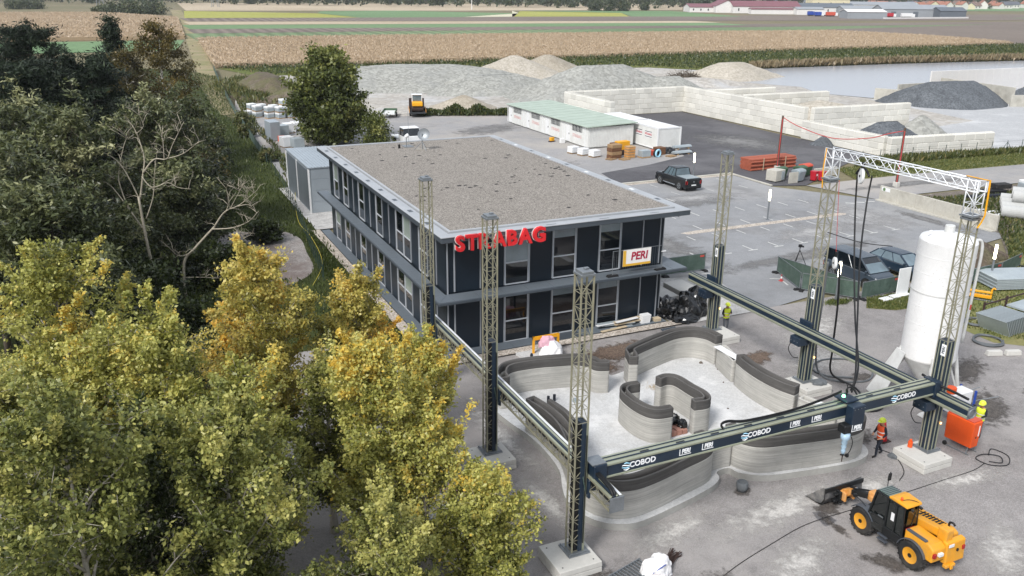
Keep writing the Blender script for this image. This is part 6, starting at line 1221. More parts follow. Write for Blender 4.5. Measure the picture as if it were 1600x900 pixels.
# goods in front of the containers
def pallet(x, y, rz=0, z=0, label=None, grp='wooden pallets by the containers'):
    t = thing('pallet', label or 'wooden pallet in the goods area', 'pallet', (x, y, z), rz, grp)
    for k in range(5): MB().box(-.6, .6, -.4 + k * .18, -.3 + k * .18, .11, .14).build('plank', 'pallet_wood', t)
    for k in range(3): MB().box(-.6, .6, -.4 + k * .35, -.3 + k * .35, 0, .108).build('runner', 'pallet_wood', t)
    return t
def boxes(name, label, cat, loc, items, rz=0, grp=None):
    t = thing(name, label, cat, loc, rz, grp)
    for nm, m_, (x, y, z, sx, sy, sz) in items: MB().cbox(x, y, z, sx, sy, sz).build(nm, m_, t, bevel=min(.03, min(sx, sy, sz) * .2))
    return t
for i, (x, y) in enumerate(((50.4, 91.2), (50.9, 89.6), (51.6, 88.1))):
    pallet(x, y, .2, label='wooden pallet under the white wrapped sacks, %s one' % ('far', 'middle', 'near')[i])
    boxes('wrapped_sacks', '%s pallet of white wrapped sacks beside the container row' % ('far', 'middle', 'near')[i], 'sacks', (x, y, .141), [('layer', 'white_sheet', (0, 0, k * .24, 1.15 - .02 * k, .95, .23)) for k in range(3)], .2, 'white wrapped sacks on pallets')
boxes('yellow_machine', 'yellow compactor housing in front of the container row', 'machine', (55.2, 88.3, 0), [('frame', 'rebar', (0, 0, 0, 2.2, 1.2, .6)), ('engine', 'timber', (-.9, 0, .6, .7, .9, .9)), ('hood', 'safety_yellow', (.45, .1, .6, 1.7, .9, 1.0))], .1)
boxes('crate_stack', 'stack of brown timber crates left of the yellow pallets', 'crates', (53.4, 86.6, 0), [('crate', ('timber', 'pallet_wood')[k % 2], (.05 * (k % 2), 0, k * .42, 1.5, 1.0, .4)) for k in range(4)], .15)
boxes('pallet_stack', 'upright stack of tan pallets in the goods area', 'pallets', (55.2, 86.0, 0), [('pallet', 'boom_tan' if k % 2 else 'pallet_wood', (0, 0, .16 * k, 1.1, .8, .14)) for k in range(9)], .1)
boxes('tarp_crate', 'grey foil wrapped goods beside the tan pallets', 'goods', (57.0, 85.6, 0), [('pallet', 'pallet_wood', (0, 0, 0, 1.4, 1.0, .14)), ('wrap', 'panel_zinc', (0, 0, .141, 1.3, .9, .75))], .1)
t = thing('hose_reel', 'blue hose roll lying in the goods area', 'hose', (58.6, 85.2, 0), .3)
MB().tube([(.42 * math.cos(a), -.1, .45 + .42 * math.sin(a)) for a in [i * math.pi / 8 for i in range(16)]], .11, 8, True).build('blue_roll', 'logo_blue', t, smooth=True); MB().tube([(.4 * math.cos(a), .2, .45 + .4 * math.sin(a)) for a in [i * math.pi / 8 for i in range(16)]], .12, 8, True).build('black_roll', 'cable_black', t, smooth=True)
boxes('crate_stack', 'rusty crates behind the blue hose roll', 'crates', (59.8, 86.6, 0), [('crate', 'timber', (0, 0, 0, 1.2, 1.0, .9)), ('crate', 'bin_orange', (-1.3, .1, 0, 1.1, .8, .6))], .1)
pallet(60.3, 84.8, .3, label='flat wooden pallet right of the blue hose roll'); pallet(54.0, 85.2, .2, label='flat wooden pallet left of the tan pallet stack'); pallet(52.6, 85.9, .4, label='flat wooden pallet at the front left of the goods')
crumple('black_foil', 'black foil heap at the foot of the signed container', 'sheeting', (61.3, 86.9, 0), (.9, .5, .6), 'tarp_black', 61)
for i, (x, y, z, lab) in enumerate(((62.4, 85.6, 0, 'lower'), (63.5, 87.2, .35, 'upper'))):
    t = thing('pipe_bundle', '%s bundle of grey wrapped pipes right of the containers' % lab, 'pipes', (x, y, z), .05, 'bundles of wrapped pipes')
    for k in range(5): MB().cyl((-1.3, -.3 + .15 * k, .25 + .1 * (k % 2)), (1.3, -.3 + .15 * k, .25 + .1 * (k % 2)), .1, 8).build('pipe', 'panel_zinc', t, smooth=False)
    for xx in (-.8, .8): MB().box(xx - .06, xx + .06, -.45, .45, 0, .14).build('bearer', 'pallet_wood', t)
tag(boxes('small_roller', 'small yellow plate compactor beside the container row', 'machine', (51.8, 99.6, 0), [('plate', 'rebar', (0, 0, 0, .9, .5, .12)), ('engine', 'safety_yellow', (0, 0, .121, .6, .4, .45))], .3), 'small yellow plate compactor beside the container row', 'machine')
boxes('small_generator', 'white box generator next to the small yellow compactor', 'machine', (52.6, 98.2, 0), [('body', 'white_sheet', (0, 0, 0, .6, .5, .6))], 0)
# ================================================================== poles with red hose, pipes, bins
for x, y, lab, lx in ((66.6, 73.4, 'leaning timber pole beside the red pipe stack', .35), (72.3, 62.0, 'timber pole painted red beside the concrete barrier', .3)):
    t = thing('timber_pole', lab, 'pole', (x, y, 0), 0, 'timber poles with the red hose')
    MB().cyl((0, 0, 0), (lx * .3, lx * .3, 6.0), .15, 10, .11).build('post', 'pole_wood', t); MB().tube([(-.1, -.1, .3), (-.08, -.1, 3), (.02, .0, 5.7)], .05, 6).build('red_hose', 'wire_red', t); MB().cbox(0, 0, 0, .5, .5, .5).build('foot', 'block_concrete', t, bevel=.03)
hose('overhead_hose', [(66.7, 73.5, 5.85), (67.6, 71.7, 5.0), (69.2, 68.4, 4.2), (70.8, 65.1, 4.6), (71.7, 63.3, 5.3), (72.4, 62.1, 5.7)], .045, 'wire_red', 'red hose sagging between the two timber poles', 'hose')
t = thing('red_pipe_stack', 'stack of long brick-red plastic pipes on dark asphalt', 'pipes', (66.6, 74.9, 0))
for k in range(6):
    for j in range(7): MB().cyl((-3.2, -.85 + j * .27 + (.13 if k % 2 else 0), .14 + k * .21), (3.2, -.85 + j * .27 + (.13 if k % 2 else 0), .14 + k * .21), .125, 8).build('pipe', 'pipe_red', t)
for x in (-1.6, 1.5): MB().box(x - .05, x + .05, -1.05, 1.15, .02, .05).box(x - .05, x + .05, -1.08, -1.05, .02, 1.4).build('strap', 'timber_pale', t)
boxes('switch_cabinet', 'pale concrete switch cabinet at the foot of the leaning pole', 'cabinet', (62.5, 69.0, 0), [('body', 'old_concrete', (0, 0, .1, 1.5, 1.3, 1.15)), ('door', 'panel_zinc', (.35, -.68, .2, .5, .04, .9)), ('leg', 'vent_dark', (-.6, 0, 0, .1, 1.0, .1)), ('leg', 'vent_dark', (.6, 0, 0, .1, 1.0, .1))], .2)
tag(MB().box(62.9, 64.1, 67.38, 67.46, .02, 1.15).build('partition_board', 'old_concrete'), 'pale board standing between the cabinet and grey bin', 'board')
def bin_(x, y, rz, m, lid, s, label):
    t = thing('waste_bin', label, 'bin', (x, y, 0), rz, 'waste bins beside the dark yard')
    MB().tbox(0, 0, .12 * s, 1.05 * s, .95 * s, .75 * s, 1.25 * s, 1.0 * s).build('body', m, t, bevel=.03)
    MB().prism([(-.53 * s, 1.06 * s), (.53 * s, 1.06 * s), (.45 * s, 1.25 * s), (0, 1.36 * s), (-.45 * s, 1.25 * s)], -.64 * s, .64 * s, 'x').build('lid', lid, t, bevel=.03)
    for xx in (-.42, .42):
        for yy in (-.3, .3): MB().cyl((xx * s - .03, yy * s, .08 * s), (xx * s + .03, yy * s, .08 * s), .075 * s, 10).build('castor', 'rubber', t)
bin_(64.6, 67.9, .25, 'bin_grey', 'bin_grey', 1.0, 'grey wheeled waste container beside the pale board'); bin_(63.9, 69.8, .2, 'bin_green', 'bin_green', .95, 'green waste container behind the grey one'); bin_(66.0, 69.2, .2, 'bin_green', 'bin_green', 1.0, 'dark green waste container behind the grey bin'); bin_(67.4, 69.9, .2, 'bin_green', 'bin_orange', 1.0, 'green waste container with orange lid')
for x, lab in ((66.3, 'left one of the pair of narrow red bins'), (67.0, 'right one of the pair of narrow red bins')):
    t = thing('red_bin', lab, 'bin', (x, 67.4 - (x - 66.3) * .6, 0), .3, 'narrow red bins'); MB().tbox(0, 0, .1, 1.0, .5, .55, .6, .65).build('body', 'bin_red', t, bevel=.03); MB().box(-.32, .32, -.36, .34, 1.005, 1.08).build('lid', 'bin_red', t, bevel=.02); MB().box(-.12, .12, -.355, -.335, .6, .8).build('label', 'plate', t)
    for xx in (-.2, .2): MB().cyl((xx - .03, .25, .1), (xx + .03, .25, .1), .1, 10).build('wheel', 'rubber', t)
kerb(67.8, 71.0, 68.9, 69.1, .9)
# concrete angle wall beside the car park
t = thing('concrete_barrier', 'low concrete retaining wall of upright elements beside car park', 'wall', (66.2, 52.1, 0))
for k in range(6): MB().box(66.05, 66.27, 45.9 + k * 2.09, 45.9 + (k + 1) * 2.09 - .015, 0, 1.38 + .012 * (k % 2)).build('element', 'old_concrete', t, world=True, bevel=.02)
MB().box(65.6, 66.04, 45.9, 58.4, 0, .1).build('footing', 'old_concrete', t, world=True)
q = MB().box(66.035, 66.047, 57.2, 58.2, .95, 1.3).build('sign', 'white_sheet', t, world=True); MB().cyl((66.034, 57.9, 1.12), (66.026, 57.9, 1.12), .16, 12).build('green_mark', 'crop_bright', q, world=True)
# wire fence along the verge
t = thing('wire_fence', 'wire fence with thin dark posts along the grass verge', 'fence', (92, 71.4, 0))
pw_ = [(78, 72.2), (80.6, 72.0), (83.2, 71.9), (85.6, 71.8), (88.2, 71.7), (90.8, 71.5), (93.3, 71.4), (95.8, 71.2), (98.3, 71.0), (100.8, 70.8), (103.3, 70.6), (105.8, 70.4)]
for x, y in pw_: MB().cyl((x, y, 0), (x, y, 1.6), .035, 6).build('post', 'fence_green', t, world=True)
for z in (.5, 1.0, 1.5): MB().tube([(x, y, z) for x, y in pw_], .008, 4).build('wire', 'fence_green', t, world=True)
MB().cyl((99.6, 70.9, .05), (100.8, 70.8, 1.4), .03, 5).cyl((102, 70.7, .05), (100.8, 70.8, 1.4), .03, 5).build('brace', 'fence_green', t, world=True)
# scrap and material store on the right
def cpipe(x, y, z, rz, L, r, label):
    t = thing('concrete_pipe', label, 'pipe', (x, y, z), rz, 'concrete drain pipes'); n = 22
    MB().loft([[Vector((u, rr * math.cos(2 * math.pi * k / n), rr * math.sin(2 * math.pi * k / n))) for k in range(n)] for rr, u in ((r * .8, -L / 2), (r, -L / 2), (r, L / 2 - .25), (r * 1.12, L / 2 - .2), (r * 1.12, L / 2), (r * .82, L / 2), (r * .8, -L / 2))], cap=False).build('shell', 'concrete_pipe', t, smooth=False)
for i, (x, y, z) in enumerate(((71.6, 48.0, .6), (73.0, 49.1, .6), (74.4, 50.2, .6), (75.8, 51.3, .6), (73.6, 48.6, 1.62), (75.0, 49.7, 1.62))):
    cpipe(x, y, z, -.95, 2.6, .56, 'large concrete pipe %s' % ('nearest in the lower row by barrier', 'second in the lower row by barrier', 'third in the lower row by barrier', 'farthest in the lower row by barrier', 'nearer of the two on top', 'farther of the two on top')[i])
for k in range(3):
    o = MB().cbox(0, 0, .02 + .0 * k, 4.2, .4, .18).build('white_plank', 'white_sheet', bevel=.02); o.location = (69.5 + k * .5, 51.6 - k * 1.1, 0.0); o.rotation_euler.z = -.15 + .08 * k; tag(o, 'long white plank behind the concrete barrier, %s' % ('far one', 'middle one', 'near one')[k], 'plank', 'white planks behind the barrier')
boxes('tyre_pile', 'pile of dark tyres and timber near the road at right', 'scrap', (79.5, 55.5, 0), [('piece', 'cable_black', (-1.0, 0, 0, 2.2, 1.2, .5)), ('piece', 'rubber', (.2, .4, .5, 1.8, 1.0, .45)), ('piece', 'work_navy', (-2.8, -1.4, 0, 4.5, .6, .35))], -.2)
boxes('pallet_load', 'pallet of pale goods near the right edge', 'goods', (82.5, 54.8, 0), [('wrap', 'panel_zinc', (0, 0, 0, 1.6, 1.2, 1.0)), ('top', 'white_sheet', (0, .1, 1.0, 1.4, 1.1, .25))], -.2)
t = thing('panel_stack', 'stack of flat galvanised formwork panels on the grass', 'panels', (54.8, 35.9, 0), -.32)
for k in range(7): MB().box(-2.3 + .05 * (k % 2), 2.3 + .04 * (k % 3), -1.2, 1.2, .12 + k * .11, .21 + k * .11).build('panel', 'panel_zinc', t, bevel=.012)
for x in (-1.5, 1.5): MB().box(x - .08, x + .08, -1.1, 1.1, 0, .118).build('bearer', 'timber', t)
t = thing('lifting_frame', 'yellow steel lifting frame lying on the grass', 'frame', (49.9, 35.0, 0), -.95)
MB().box(-.8, .8, -.12, .12, .15, .35).box(-.8, .8, -.12, .12, .5, .6).build('beam', 'safety_yellow', t, bevel=.02)
for x in (-.8, .75): MB().tube([(x, 0, .2), (x, 0, .75), (x + .08, 0, .88), (x + .2, 0, .82)], .06, 8).build('hook', 'safety_yellow', t)
MB().cyl((-1.2, -.3, .06), (1.2, -.25, .06), .04, 6).build('bar', 'galv', t)
t = thing('leaning_fence_stack', 'row of galvanised fence panels leaning on a rack', 'fence panels', (46.6, 30.6, 0), .1)
for k in range(15):
    o = MB().box(-.02, .02, -.0, 1.9, 0, .03).box(-.02, .02, 0, 1.9, 1.2, 1.23).box(-.02, .02, 0, .04, 0, 1.23).box(-.02, .02, 1.86, 1.9, 0, 1.23).box(-.008, .008, .04, 1.86, .03, 1.2).build('panel', 'panel_zinc', t); o.location = (-.9 + k * .17, -.9, 0.02); o.rotation_euler = (0, math.radians(-32), 0)
MB().box(1.6, 4.8, -.95, 1.0, .9, 1.0).box(1.6, 4.8, -1.0, -.94, 0, .98).build('covered_stack', 'panel_zinc', t)
for x in (-.6, 1.7, 4.2): MB().box(x - .05, x + .05, 1.05, 1.15, 0, 1.5).build('post', 'rebar', t)
MB().box(-.7, 4.3, 1.07, 1.13, 1.3, 1.38).build('rail', 'rebar', t)
def coil(x, y, r, label, m='hose_grey', turns=3, seed=0):
    r_ = random.Random(seed); pts = []
    for i in range(turns * 10): a = 2 * math.pi * i / 10; rr = r * (1 + r_.uniform(-.1, .1)); pts.append((x + rr * math.cos(a), y + rr * .9 * math.sin(a), .05 + .035 * i / 10))
    hose('hose_coil', pts, .05, m, label, 'hose', 'coiled hoses on the right', 3)
coil(44.0, 29.7, .85, 'grey hose coil lying before the leaning fence panels', seed=1); coil(46.0, 32.0, .7, 'grey hose coil behind the leaning fence panels', seed=2)
for i, (x, y) in enumerate(((42.6, 28.25), (43.6, 27.85))): o = MB().tbox(0, 0, 0, .28, .9, .32, .8, .26).build('kerb_stone', 'block_concrete', bevel=.02); o.location = (x, y, .01); o.rotation_euler.z = -.35; tag(o, '%s of two pale concrete bars beside the wet ground' % ('left', 'right')[i], 'concrete bar', 'pale concrete bars')
for i, (x, y, sx) in enumerate(((44.1, 37.2, .8), (45.5, 37.35, 1.6))): o = MB().cbox(0, 0, 0, sx, .5, .14).build('paving_slab', 'white_sheet', bevel=.02); o.location = (x, y, .02); o.rotation_euler.z = .05; tag(o, '%s pale slab on the grass before the green fence' % ('small', 'large')[i], 'slab', 'pale slabs on the grass')
# ================================================================== left yard: stone pallets, cabinets, trailers
r_ = random.Random(8)
pos = [(18.7, 137.2, 1), (19.6, 138.6, 2), (20.0, 136.0, 2), (20.9, 137.5, 2), (21.5, 134.3, 2), (22.4, 135.8, 2), (23.0, 133.6, 2), (23.9, 135.0, 3), (24.6, 133.8, 2), (25.4, 135.2, 2)]
for i, (x, y, n) in enumerate(pos):
    for k in range(n):
        t = thing('stone_pallet', 'white wrapped stone pallet, %s of the %s stack from the left behind the fence' % (('bottom', 'second', 'topmost')[k] if n > 1 else 'single one', ('first', 'second', 'third', 'fourth', 'fifth', 'sixth', 'seventh', 'eighth', 'ninth', 'tenth')[i]), 'pallet', (x, y, k * .92), .35, 'white wrapped stone pallets behind the fence')
        for j in range(3): MB().cbox(0, 0, .14 + j * .25, 1.12, 1.12, .24).build('layer', 'panel_zinc' if j < 2 else 'white_sheet', t, bevel=.02)
        MB().cbox(0, 0, 0, 1.1, 1.1, .135).build('pallet', 'pallet_wood', t)
boxes('steel_cabinet', 'tall grey steel cabinet beside the wire fence', 'cabinet', (18.6, 114.6, 0), [('body', 'steel_shed', (0, 0, .05, 1.3, 2.6, 2.4)), ('skid', 'vent_dark', (0, 0, 0, 1.2, 2.4, .05))], .1)
for i, (x, y, h, m_) in enumerate(((20.3, 117.5, 1.3, 'panel_zinc'), (21.6, 119.5, 1.2, 'white_sheet'), (23.0, 121, 1.1, 'white_sheet'), (19.2, 108.6, 1.2, 'white_sheet'), (20.3, 107.6, 1.1, 'panel_zinc'))): boxes('wrapped_goods', 'pale wrapped goods %s' % ('left of the round tree', 'behind the steel cabinet', 'half hidden by the round tree', 'in front of the steel cabinet', 'under the round tree edge')[i], 'goods', (x, y, 0), [('wrap', m_, (0, 0, .12, 1.4, 1.5, h)), ('pallet', 'pallet_wood', (0, 0, 0, 1.3, 1.4, .118))], .2)
boxes('orange_machine', 'small orange machine beside the grey cabinet', 'machine', (19.2, 111.2, 0), [('body', 'orange', (0, 0, .25, .9, 1.0, .7)), ('frame', 'vent_dark', (0, 0, 0, .8, .9, .249))], .2)
t = thing('flat_trailer', 'green and white flat trailer parked by the pit', 'trailer', (38.9, 129.4, 0), 2.75)
MB().box(-1.0, 1.0, -2.2, 2.0, .55, .68).build('bed', 'white_paint', t, bevel=.02); MB().box(-1.02, -.96, -2.2, 2.0, .68, 1.0).box(.96, 1.02, -2.2, 2.0, .68, 1.0).box(-1.0, 1.0, -2.22, -2.17, .68, 1.0).build('side_board', 'bin_green', t); MB().cyl((-.3, 2.0, .6), (0, 3.2, .5), .05, 6).cyl((.3, 2.0, .6), (0, 3.2, .5), .05, 6).build('drawbar', 'galv', t)
for x in (-1.05, 1.05): MB().cyl((x - .1, -.2, .33), (x + .1, -.2, .33), .33, 14).build('wheel', 'rubber', t)
t = thing('low_loader', 'orange sided low loader trailer behind the office', 'trailer', (43.2, 128.8, 0), 2.85)
MB().box(-1.25, 1.25, -2.6, 2.4, .6, .8).build('bed', 'vent_dark', t, bevel=.02); MB().box(-1.3, -1.24, -2.6, 2.4, .8, 1.2).build('side_board', 'boom_tan', t); MB().box(1.24, 1.3, -2.6, 2.4, .8, 1.2).build('side_board', 'boom_tan', t); MB().box(-1.2, 1.2, -2.75, -2.65, .6, 2.4).build('ramp', 'rebar', t)
for x in (-1.1, 1.1):
    for y in (-.8, .2): MB().cyl((x - .13, y, .36), (x + .13, y, .36), .36, 14).build('wheel', 'rubber', t)
t = thing('road_roller', 'orange road roller with white cab loaded on a trailer', 'roller', (43.2, 128.8, .8), 2.85)
MB().cyl((-.9, -1.3, .55), (.9, -1.3, .55), .54, 18).build('drum', 'rebar', t); MB().cyl((-.9, 1.4, .5), (.9, 1.4, .5), .5, 18).build('drum', 'rebar', t)
MB().box(-.8, .8, .3, 2.1, .9, 1.5).build('hood', 'safety_yellow', t, bevel=.08); MB().box(-.75, .75, -1.9, .25, .9, 1.25).build('front_frame', 'orange', t, bevel=.05); MB().box(-.72, .72, -.75, .28, 1.25, 2.35).build('cab_glass', 'car_glass_pale', t)
fr = MB()
for x in (-.74, .74):
    for y in (-.77, .3): fr.box(x - .05, x + .05, y - .05, y + .05, 1.25, 2.4)
fr.build('cab_frame', 'white_sheet', t); MB().box(-.82, .82, -.85, .38, 2.4, 2.5).build('cab_roof', 'white_sheet', t, bevel=.03)
t = thing('delivery_truck', 'white truck cab showing behind the office roof edge', 'truck', (33.4, 103.5, 0), math.pi)
MB().box(-1.15, 1.15, -.3, 1.7, .6, 1.5).box(-1.15, 1.15, -3.6, -.35, .8, 1.0).build('body', 'white_sheet', t, bevel=.05); MB().tbox(0, .6, 1.5, 2.35, 2.25, 2.0, 2.0, 1.5).build('windows', 'car_glass', t); MB().box(-1.05, 1.05, -.2, 1.35, 2.36, 2.5).build('roof', 'white_sheet', t, bevel=.05)
for x in (-1.0, 1.0):
    for y in (1.0, -2.6): MB().cyl((x - .15, y, .42), (x + .15, y, .42), .42, 14).build('wheel', 'rubber', t)
    MB().cyl((x * 1.15, 1.2, 2.0), (x * 1.35, 1.3, 2.0), .03, 5).box(min(x * 1.3, x * 1.4), max(x * 1.3, x * 1.4), 1.25, 1.35, 1.7, 2.2).build('mirror', 'cable_black', t)
# wire fence along the path on the left
t = thing('green_wire_fence', 'long green wire fence along the grassy path on the left', 'fence', (15.5, 110, 0))
fp_ = [(23.0, 218), (20.4, 185), (18.6, 160), (17.2, 139), (16.2, 122), (15.4, 106), (14.6, 88), (13.6, 76), (12.9, 68.5), (12.1, 61), (11.6, 55.5)]
pts_ = spline([(x, y, 0) for x, y in fp_], 5)
for p in pts_: MB().cyl((p.x, p.y, 0), (p.x, p.y, 1.35), .03, 6).build('post', 'fence_green', t, world=True)
wm = MB()
for z in (.25, .5, .75, 1.0, 1.3): wm.tube([(p.x, p.y, z) for p in pts_], .008, 4)
wm.build('wire', 'fence_green', t, world=True)
nm_ = MB(); N = len(pts_)
nm_.add([(p.x, p.y, .1) for p in pts_[:28]] + [(p.x, p.y, 1.2) for p in pts_[:28]], [(i, i + 1, 29 + i, 28 + i) for i in range(27)]); o = nm_.build('windbreak_net', 'mesh_green', t, world=True); so_ = o.modifiers.new('s', 'SOLIDIFY'); so_.thickness = .01
hose('yellow_cable', [(14.4, 79, .9), (13.6, 75, .5), (13.0, 70.5, .2), (12.9, 66, .4), (12.6, 61, .25), (11.9, 57.5, .3), (10.6, 54.5, .1)], .016, 'cable_yellow', 'yellow cable running along the grass fence', 'cable')
# ================================================================== vegetation
def quads(name, V, tone, mat, parent=None, kind=None):
    """V: (N,4,3) corner array, one face per leaf with its own tone"""
    N = len(V); me = bpy.data.meshes.new(name); me.vertices.add(4 * N); me.vertices.foreach_set('co', V.astype(np.float32).ravel())
    me.loops.add(4 * N); me.loops.foreach_set('vertex_index', np.arange(4 * N, dtype=np.int32)); me.polygons.add(N); me.polygons.foreach_set('loop_start', np.arange(0, 4 * N, 4, dtype=np.int32))
    at = me.attributes.new('tone', 'FLOAT', 'POINT'); at.data.foreach_set('value', np.repeat(np.clip(tone, 0, 1), 4).astype(np.float32)); me.update(); me.materials.append(M[mat])
    o = bpy.data.objects.new(name, me); COL.objects.link(o); o.parent = parent
    if kind: o['kind'] = kind
    return o
def leaf_quads(Cn, size, rg, aspect=.62, up=.6, droop=0, hang=None):
    N = len(Cn); nrm = rg.normal(size=(N, 3)); nrm[:, 2] += up; nrm /= np.linalg.norm(nrm, axis=1)[:, None]
    t = rg.normal(size=(N, 3)); t[:, 2] -= droop
    t -= (t * nrm).sum(1)[:, None] * nrm; t /= np.linalg.norm(t, axis=1)[:, None] + 1e-9; b = np.cross(nrm, t)
    s = (size * rg.uniform(.4, 1.6, N))[:, None]; w = s * aspect
    return np.stack([Cn - t * s * .5, Cn + b * w * .5 - t * s * .08, Cn + t * s * .5, Cn - b * w * .5 - t * s * .08], 1)
def crown_r(kind, s):
    if kind == 'oval': return max(.12, math.sin(math.pi * min(1, .16 + .80 * s)) ** .75)
    if kind == 'round': return max(.2, math.sin(math.pi * min(1, .22 + .72 * s)) ** .6)
    if kind == 'cone': return max(.06, (1 - s) ** .8)
    if kind == 'pine': return max(.3, math.sin(math.pi * min(1, .3 + .62 * s)) ** .6)
    return max(.15, math.sin(math.pi * min(1, .3 + .66 * s)) ** .5)
def tree(name, label, x, y, H, R, cb, nleaf, lsize, leafm, barkm, seed, kind='oval', nl=26, cl=.34, up=.6, aspect=.62, droop=0, tone0=.45, tspread=.16, tr=None, lean=(0, 0), group='trees on the left', sub=4, tonetop=.12, rag=(.72, 1.08), steep=(.5, .95), sprig=0):
    r_ = random.Random(seed); rg = np.random.default_rng(seed); t = thing(name, label, 'tree', (x, y, 0), 0, group)
    tr = tr or .012 * H + .04; w = MB(); n = 9; trunk = []
    ox, oy = 0, 0
    for i in range(n):
        f = i / (n - 1); ox += r_.uniform(-.05, .05) * H / 9; oy += r_.uniform(-.05, .05) * H / 9; trunk.append(Vector((ox * f + lean[0] * f, oy * f + lean[1] * f, f * H * .93)))
    trunk[0].z = -.05; w.tube(trunk, [tr * (1 - .88 * i / (n - 1)) * (1.3 if i == 0 else 1) for i in range(n)], 7)
    def at(z):
        k = max(0, min(n - 2, int(z / (H * .93) * (n - 1)))); f = max(0, min(1, (z - trunk[k].z) / max(1e-4, trunk[k + 1].z - trunk[k].z))); return trunk[k].lerp(trunk[k + 1], f)
    cent = []; a0 = r_.uniform(0, 6.28)
    for i in range(nl):
        s = (i + r_.random()) / nl; zt = cb + (H - cb) * s; rr = R * crown_r(kind, s) * r_.uniform(*rag); a = a0 + i * 2.39996 + r_.uniform(-.35, .35)
        z0 = max(cb * .55, zt - rr * (r_.uniform(*steep) if kind not in ('cone', 'pine') else r_.uniform(-.1, .2))); z0 = min(z0, H * .9); p0 = at(z0)
        p3 = at(min(zt, H * .92)) + Vector((rr * math.cos(a), rr * math.sin(a), 0)); p3.z = zt
        p1 = p0.lerp(p3, .35) + Vector((0, 0, r_.uniform(-.04, .08) * R)); p2 = p0.lerp(p3, .7) + Vector((r_.uniform(-.1, .1), r_.uniform(-.1, .1), r_.uniform(0, .1))) * R * .5
        rb = tr * .46 * (1 - .6 * s); L = spline([p0, p1, p2, p3], 3); w.tube(L, [rb * (1 - .85 * k / (len(L) - 1)) for k in range(len(L))], 5)
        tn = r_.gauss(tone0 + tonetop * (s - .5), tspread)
        for f in (.55, .75, .9, 1.0): cent.append((L[int(f * (len(L) - 1))], tn, cl * r_.uniform(.7, 1.1)))
        for j in range(sub):
            q0 = L[int(r_.uniform(.35, .95) * (len(L) - 1))]; d = Vector((r_.gauss(0, 1), r_.gauss(0, 1), r_.gauss(.25, .6))).normalized() * R * r_.uniform(.16, .36)
            q1 = q0 + d; w.tube([q0, q0.lerp(q1, .5) + Vector((0, 0, .03)), q1], [rb * .35, rb * .25, rb * .1], 4); tt = tn + r_.gauss(0, .08)
            cent += [(q1, tt, cl * r_.uniform(.7, 1.2)), (q0.lerp(q1, .55), tt, cl * r_.uniform(.6, 1.0))]
    cent.append((trunk[-1] + Vector((0, 0, .1)), tone0 + .1, cl * .8)); cent.append((trunk[-1] + Vector((0, 0, -.3)), tone0, cl))
    for k in range(sprig):                                          # loose shoots standing out of the crown
        q0, tn, _ = cent[r_.randrange(len(cent))]; ax = at(min(max(q0.z, .1), H * .9)); d = (q0 - ax); d.z *= .3; d = (d.normalized() if d.length > .05 else Vector((r_.gauss(0, 1), r_.gauss(0, 1), 0)).normalized()) * r_.uniform(.1, .6) + Vector((r_.gauss(0, .15), r_.gauss(0, .15), r_.uniform(.25, .95))); q1 = q0 + d * r_.uniform(.55, 1.05)
        w.tube([q0, q0.lerp(q1, .5) + Vector((0, 0, -.03)), q1], [.012, .009, .004], 3)
        for f in (.35, .55, .75, .92): cent.append((q0.lerp(q1, f), tn + .1, .075))
    w.build('trunk', barkm, t, smooth=True, fix=False)
    Cc = np.array([tuple(p) for p, _, _ in cent]); Tn = np.array([v for _, v, _ in cent]); Sg = np.array([v for _, _, v in cent])
    k = rg.integers(0, len(Cc), nleaf); off = rg.normal(size=(nleaf, 3)) * Sg[k][:, None] * np.array([1, 1, .75]); P_ = Cc[k] + off
    P_[:, 2] = np.maximum(P_[:, 2], .3)
    tone = Tn[k] + rg.normal(0, .12, nleaf)
    fl = rg.random(nleaf) < .012; tone[fl] = 1
    # odd branches that have turned fully
    quads('crown', leaf_quads(P_, lsize, rg, aspect, up, droop), tone, leafm, t)
    return t
YG = 'yellowing trees in the foreground'
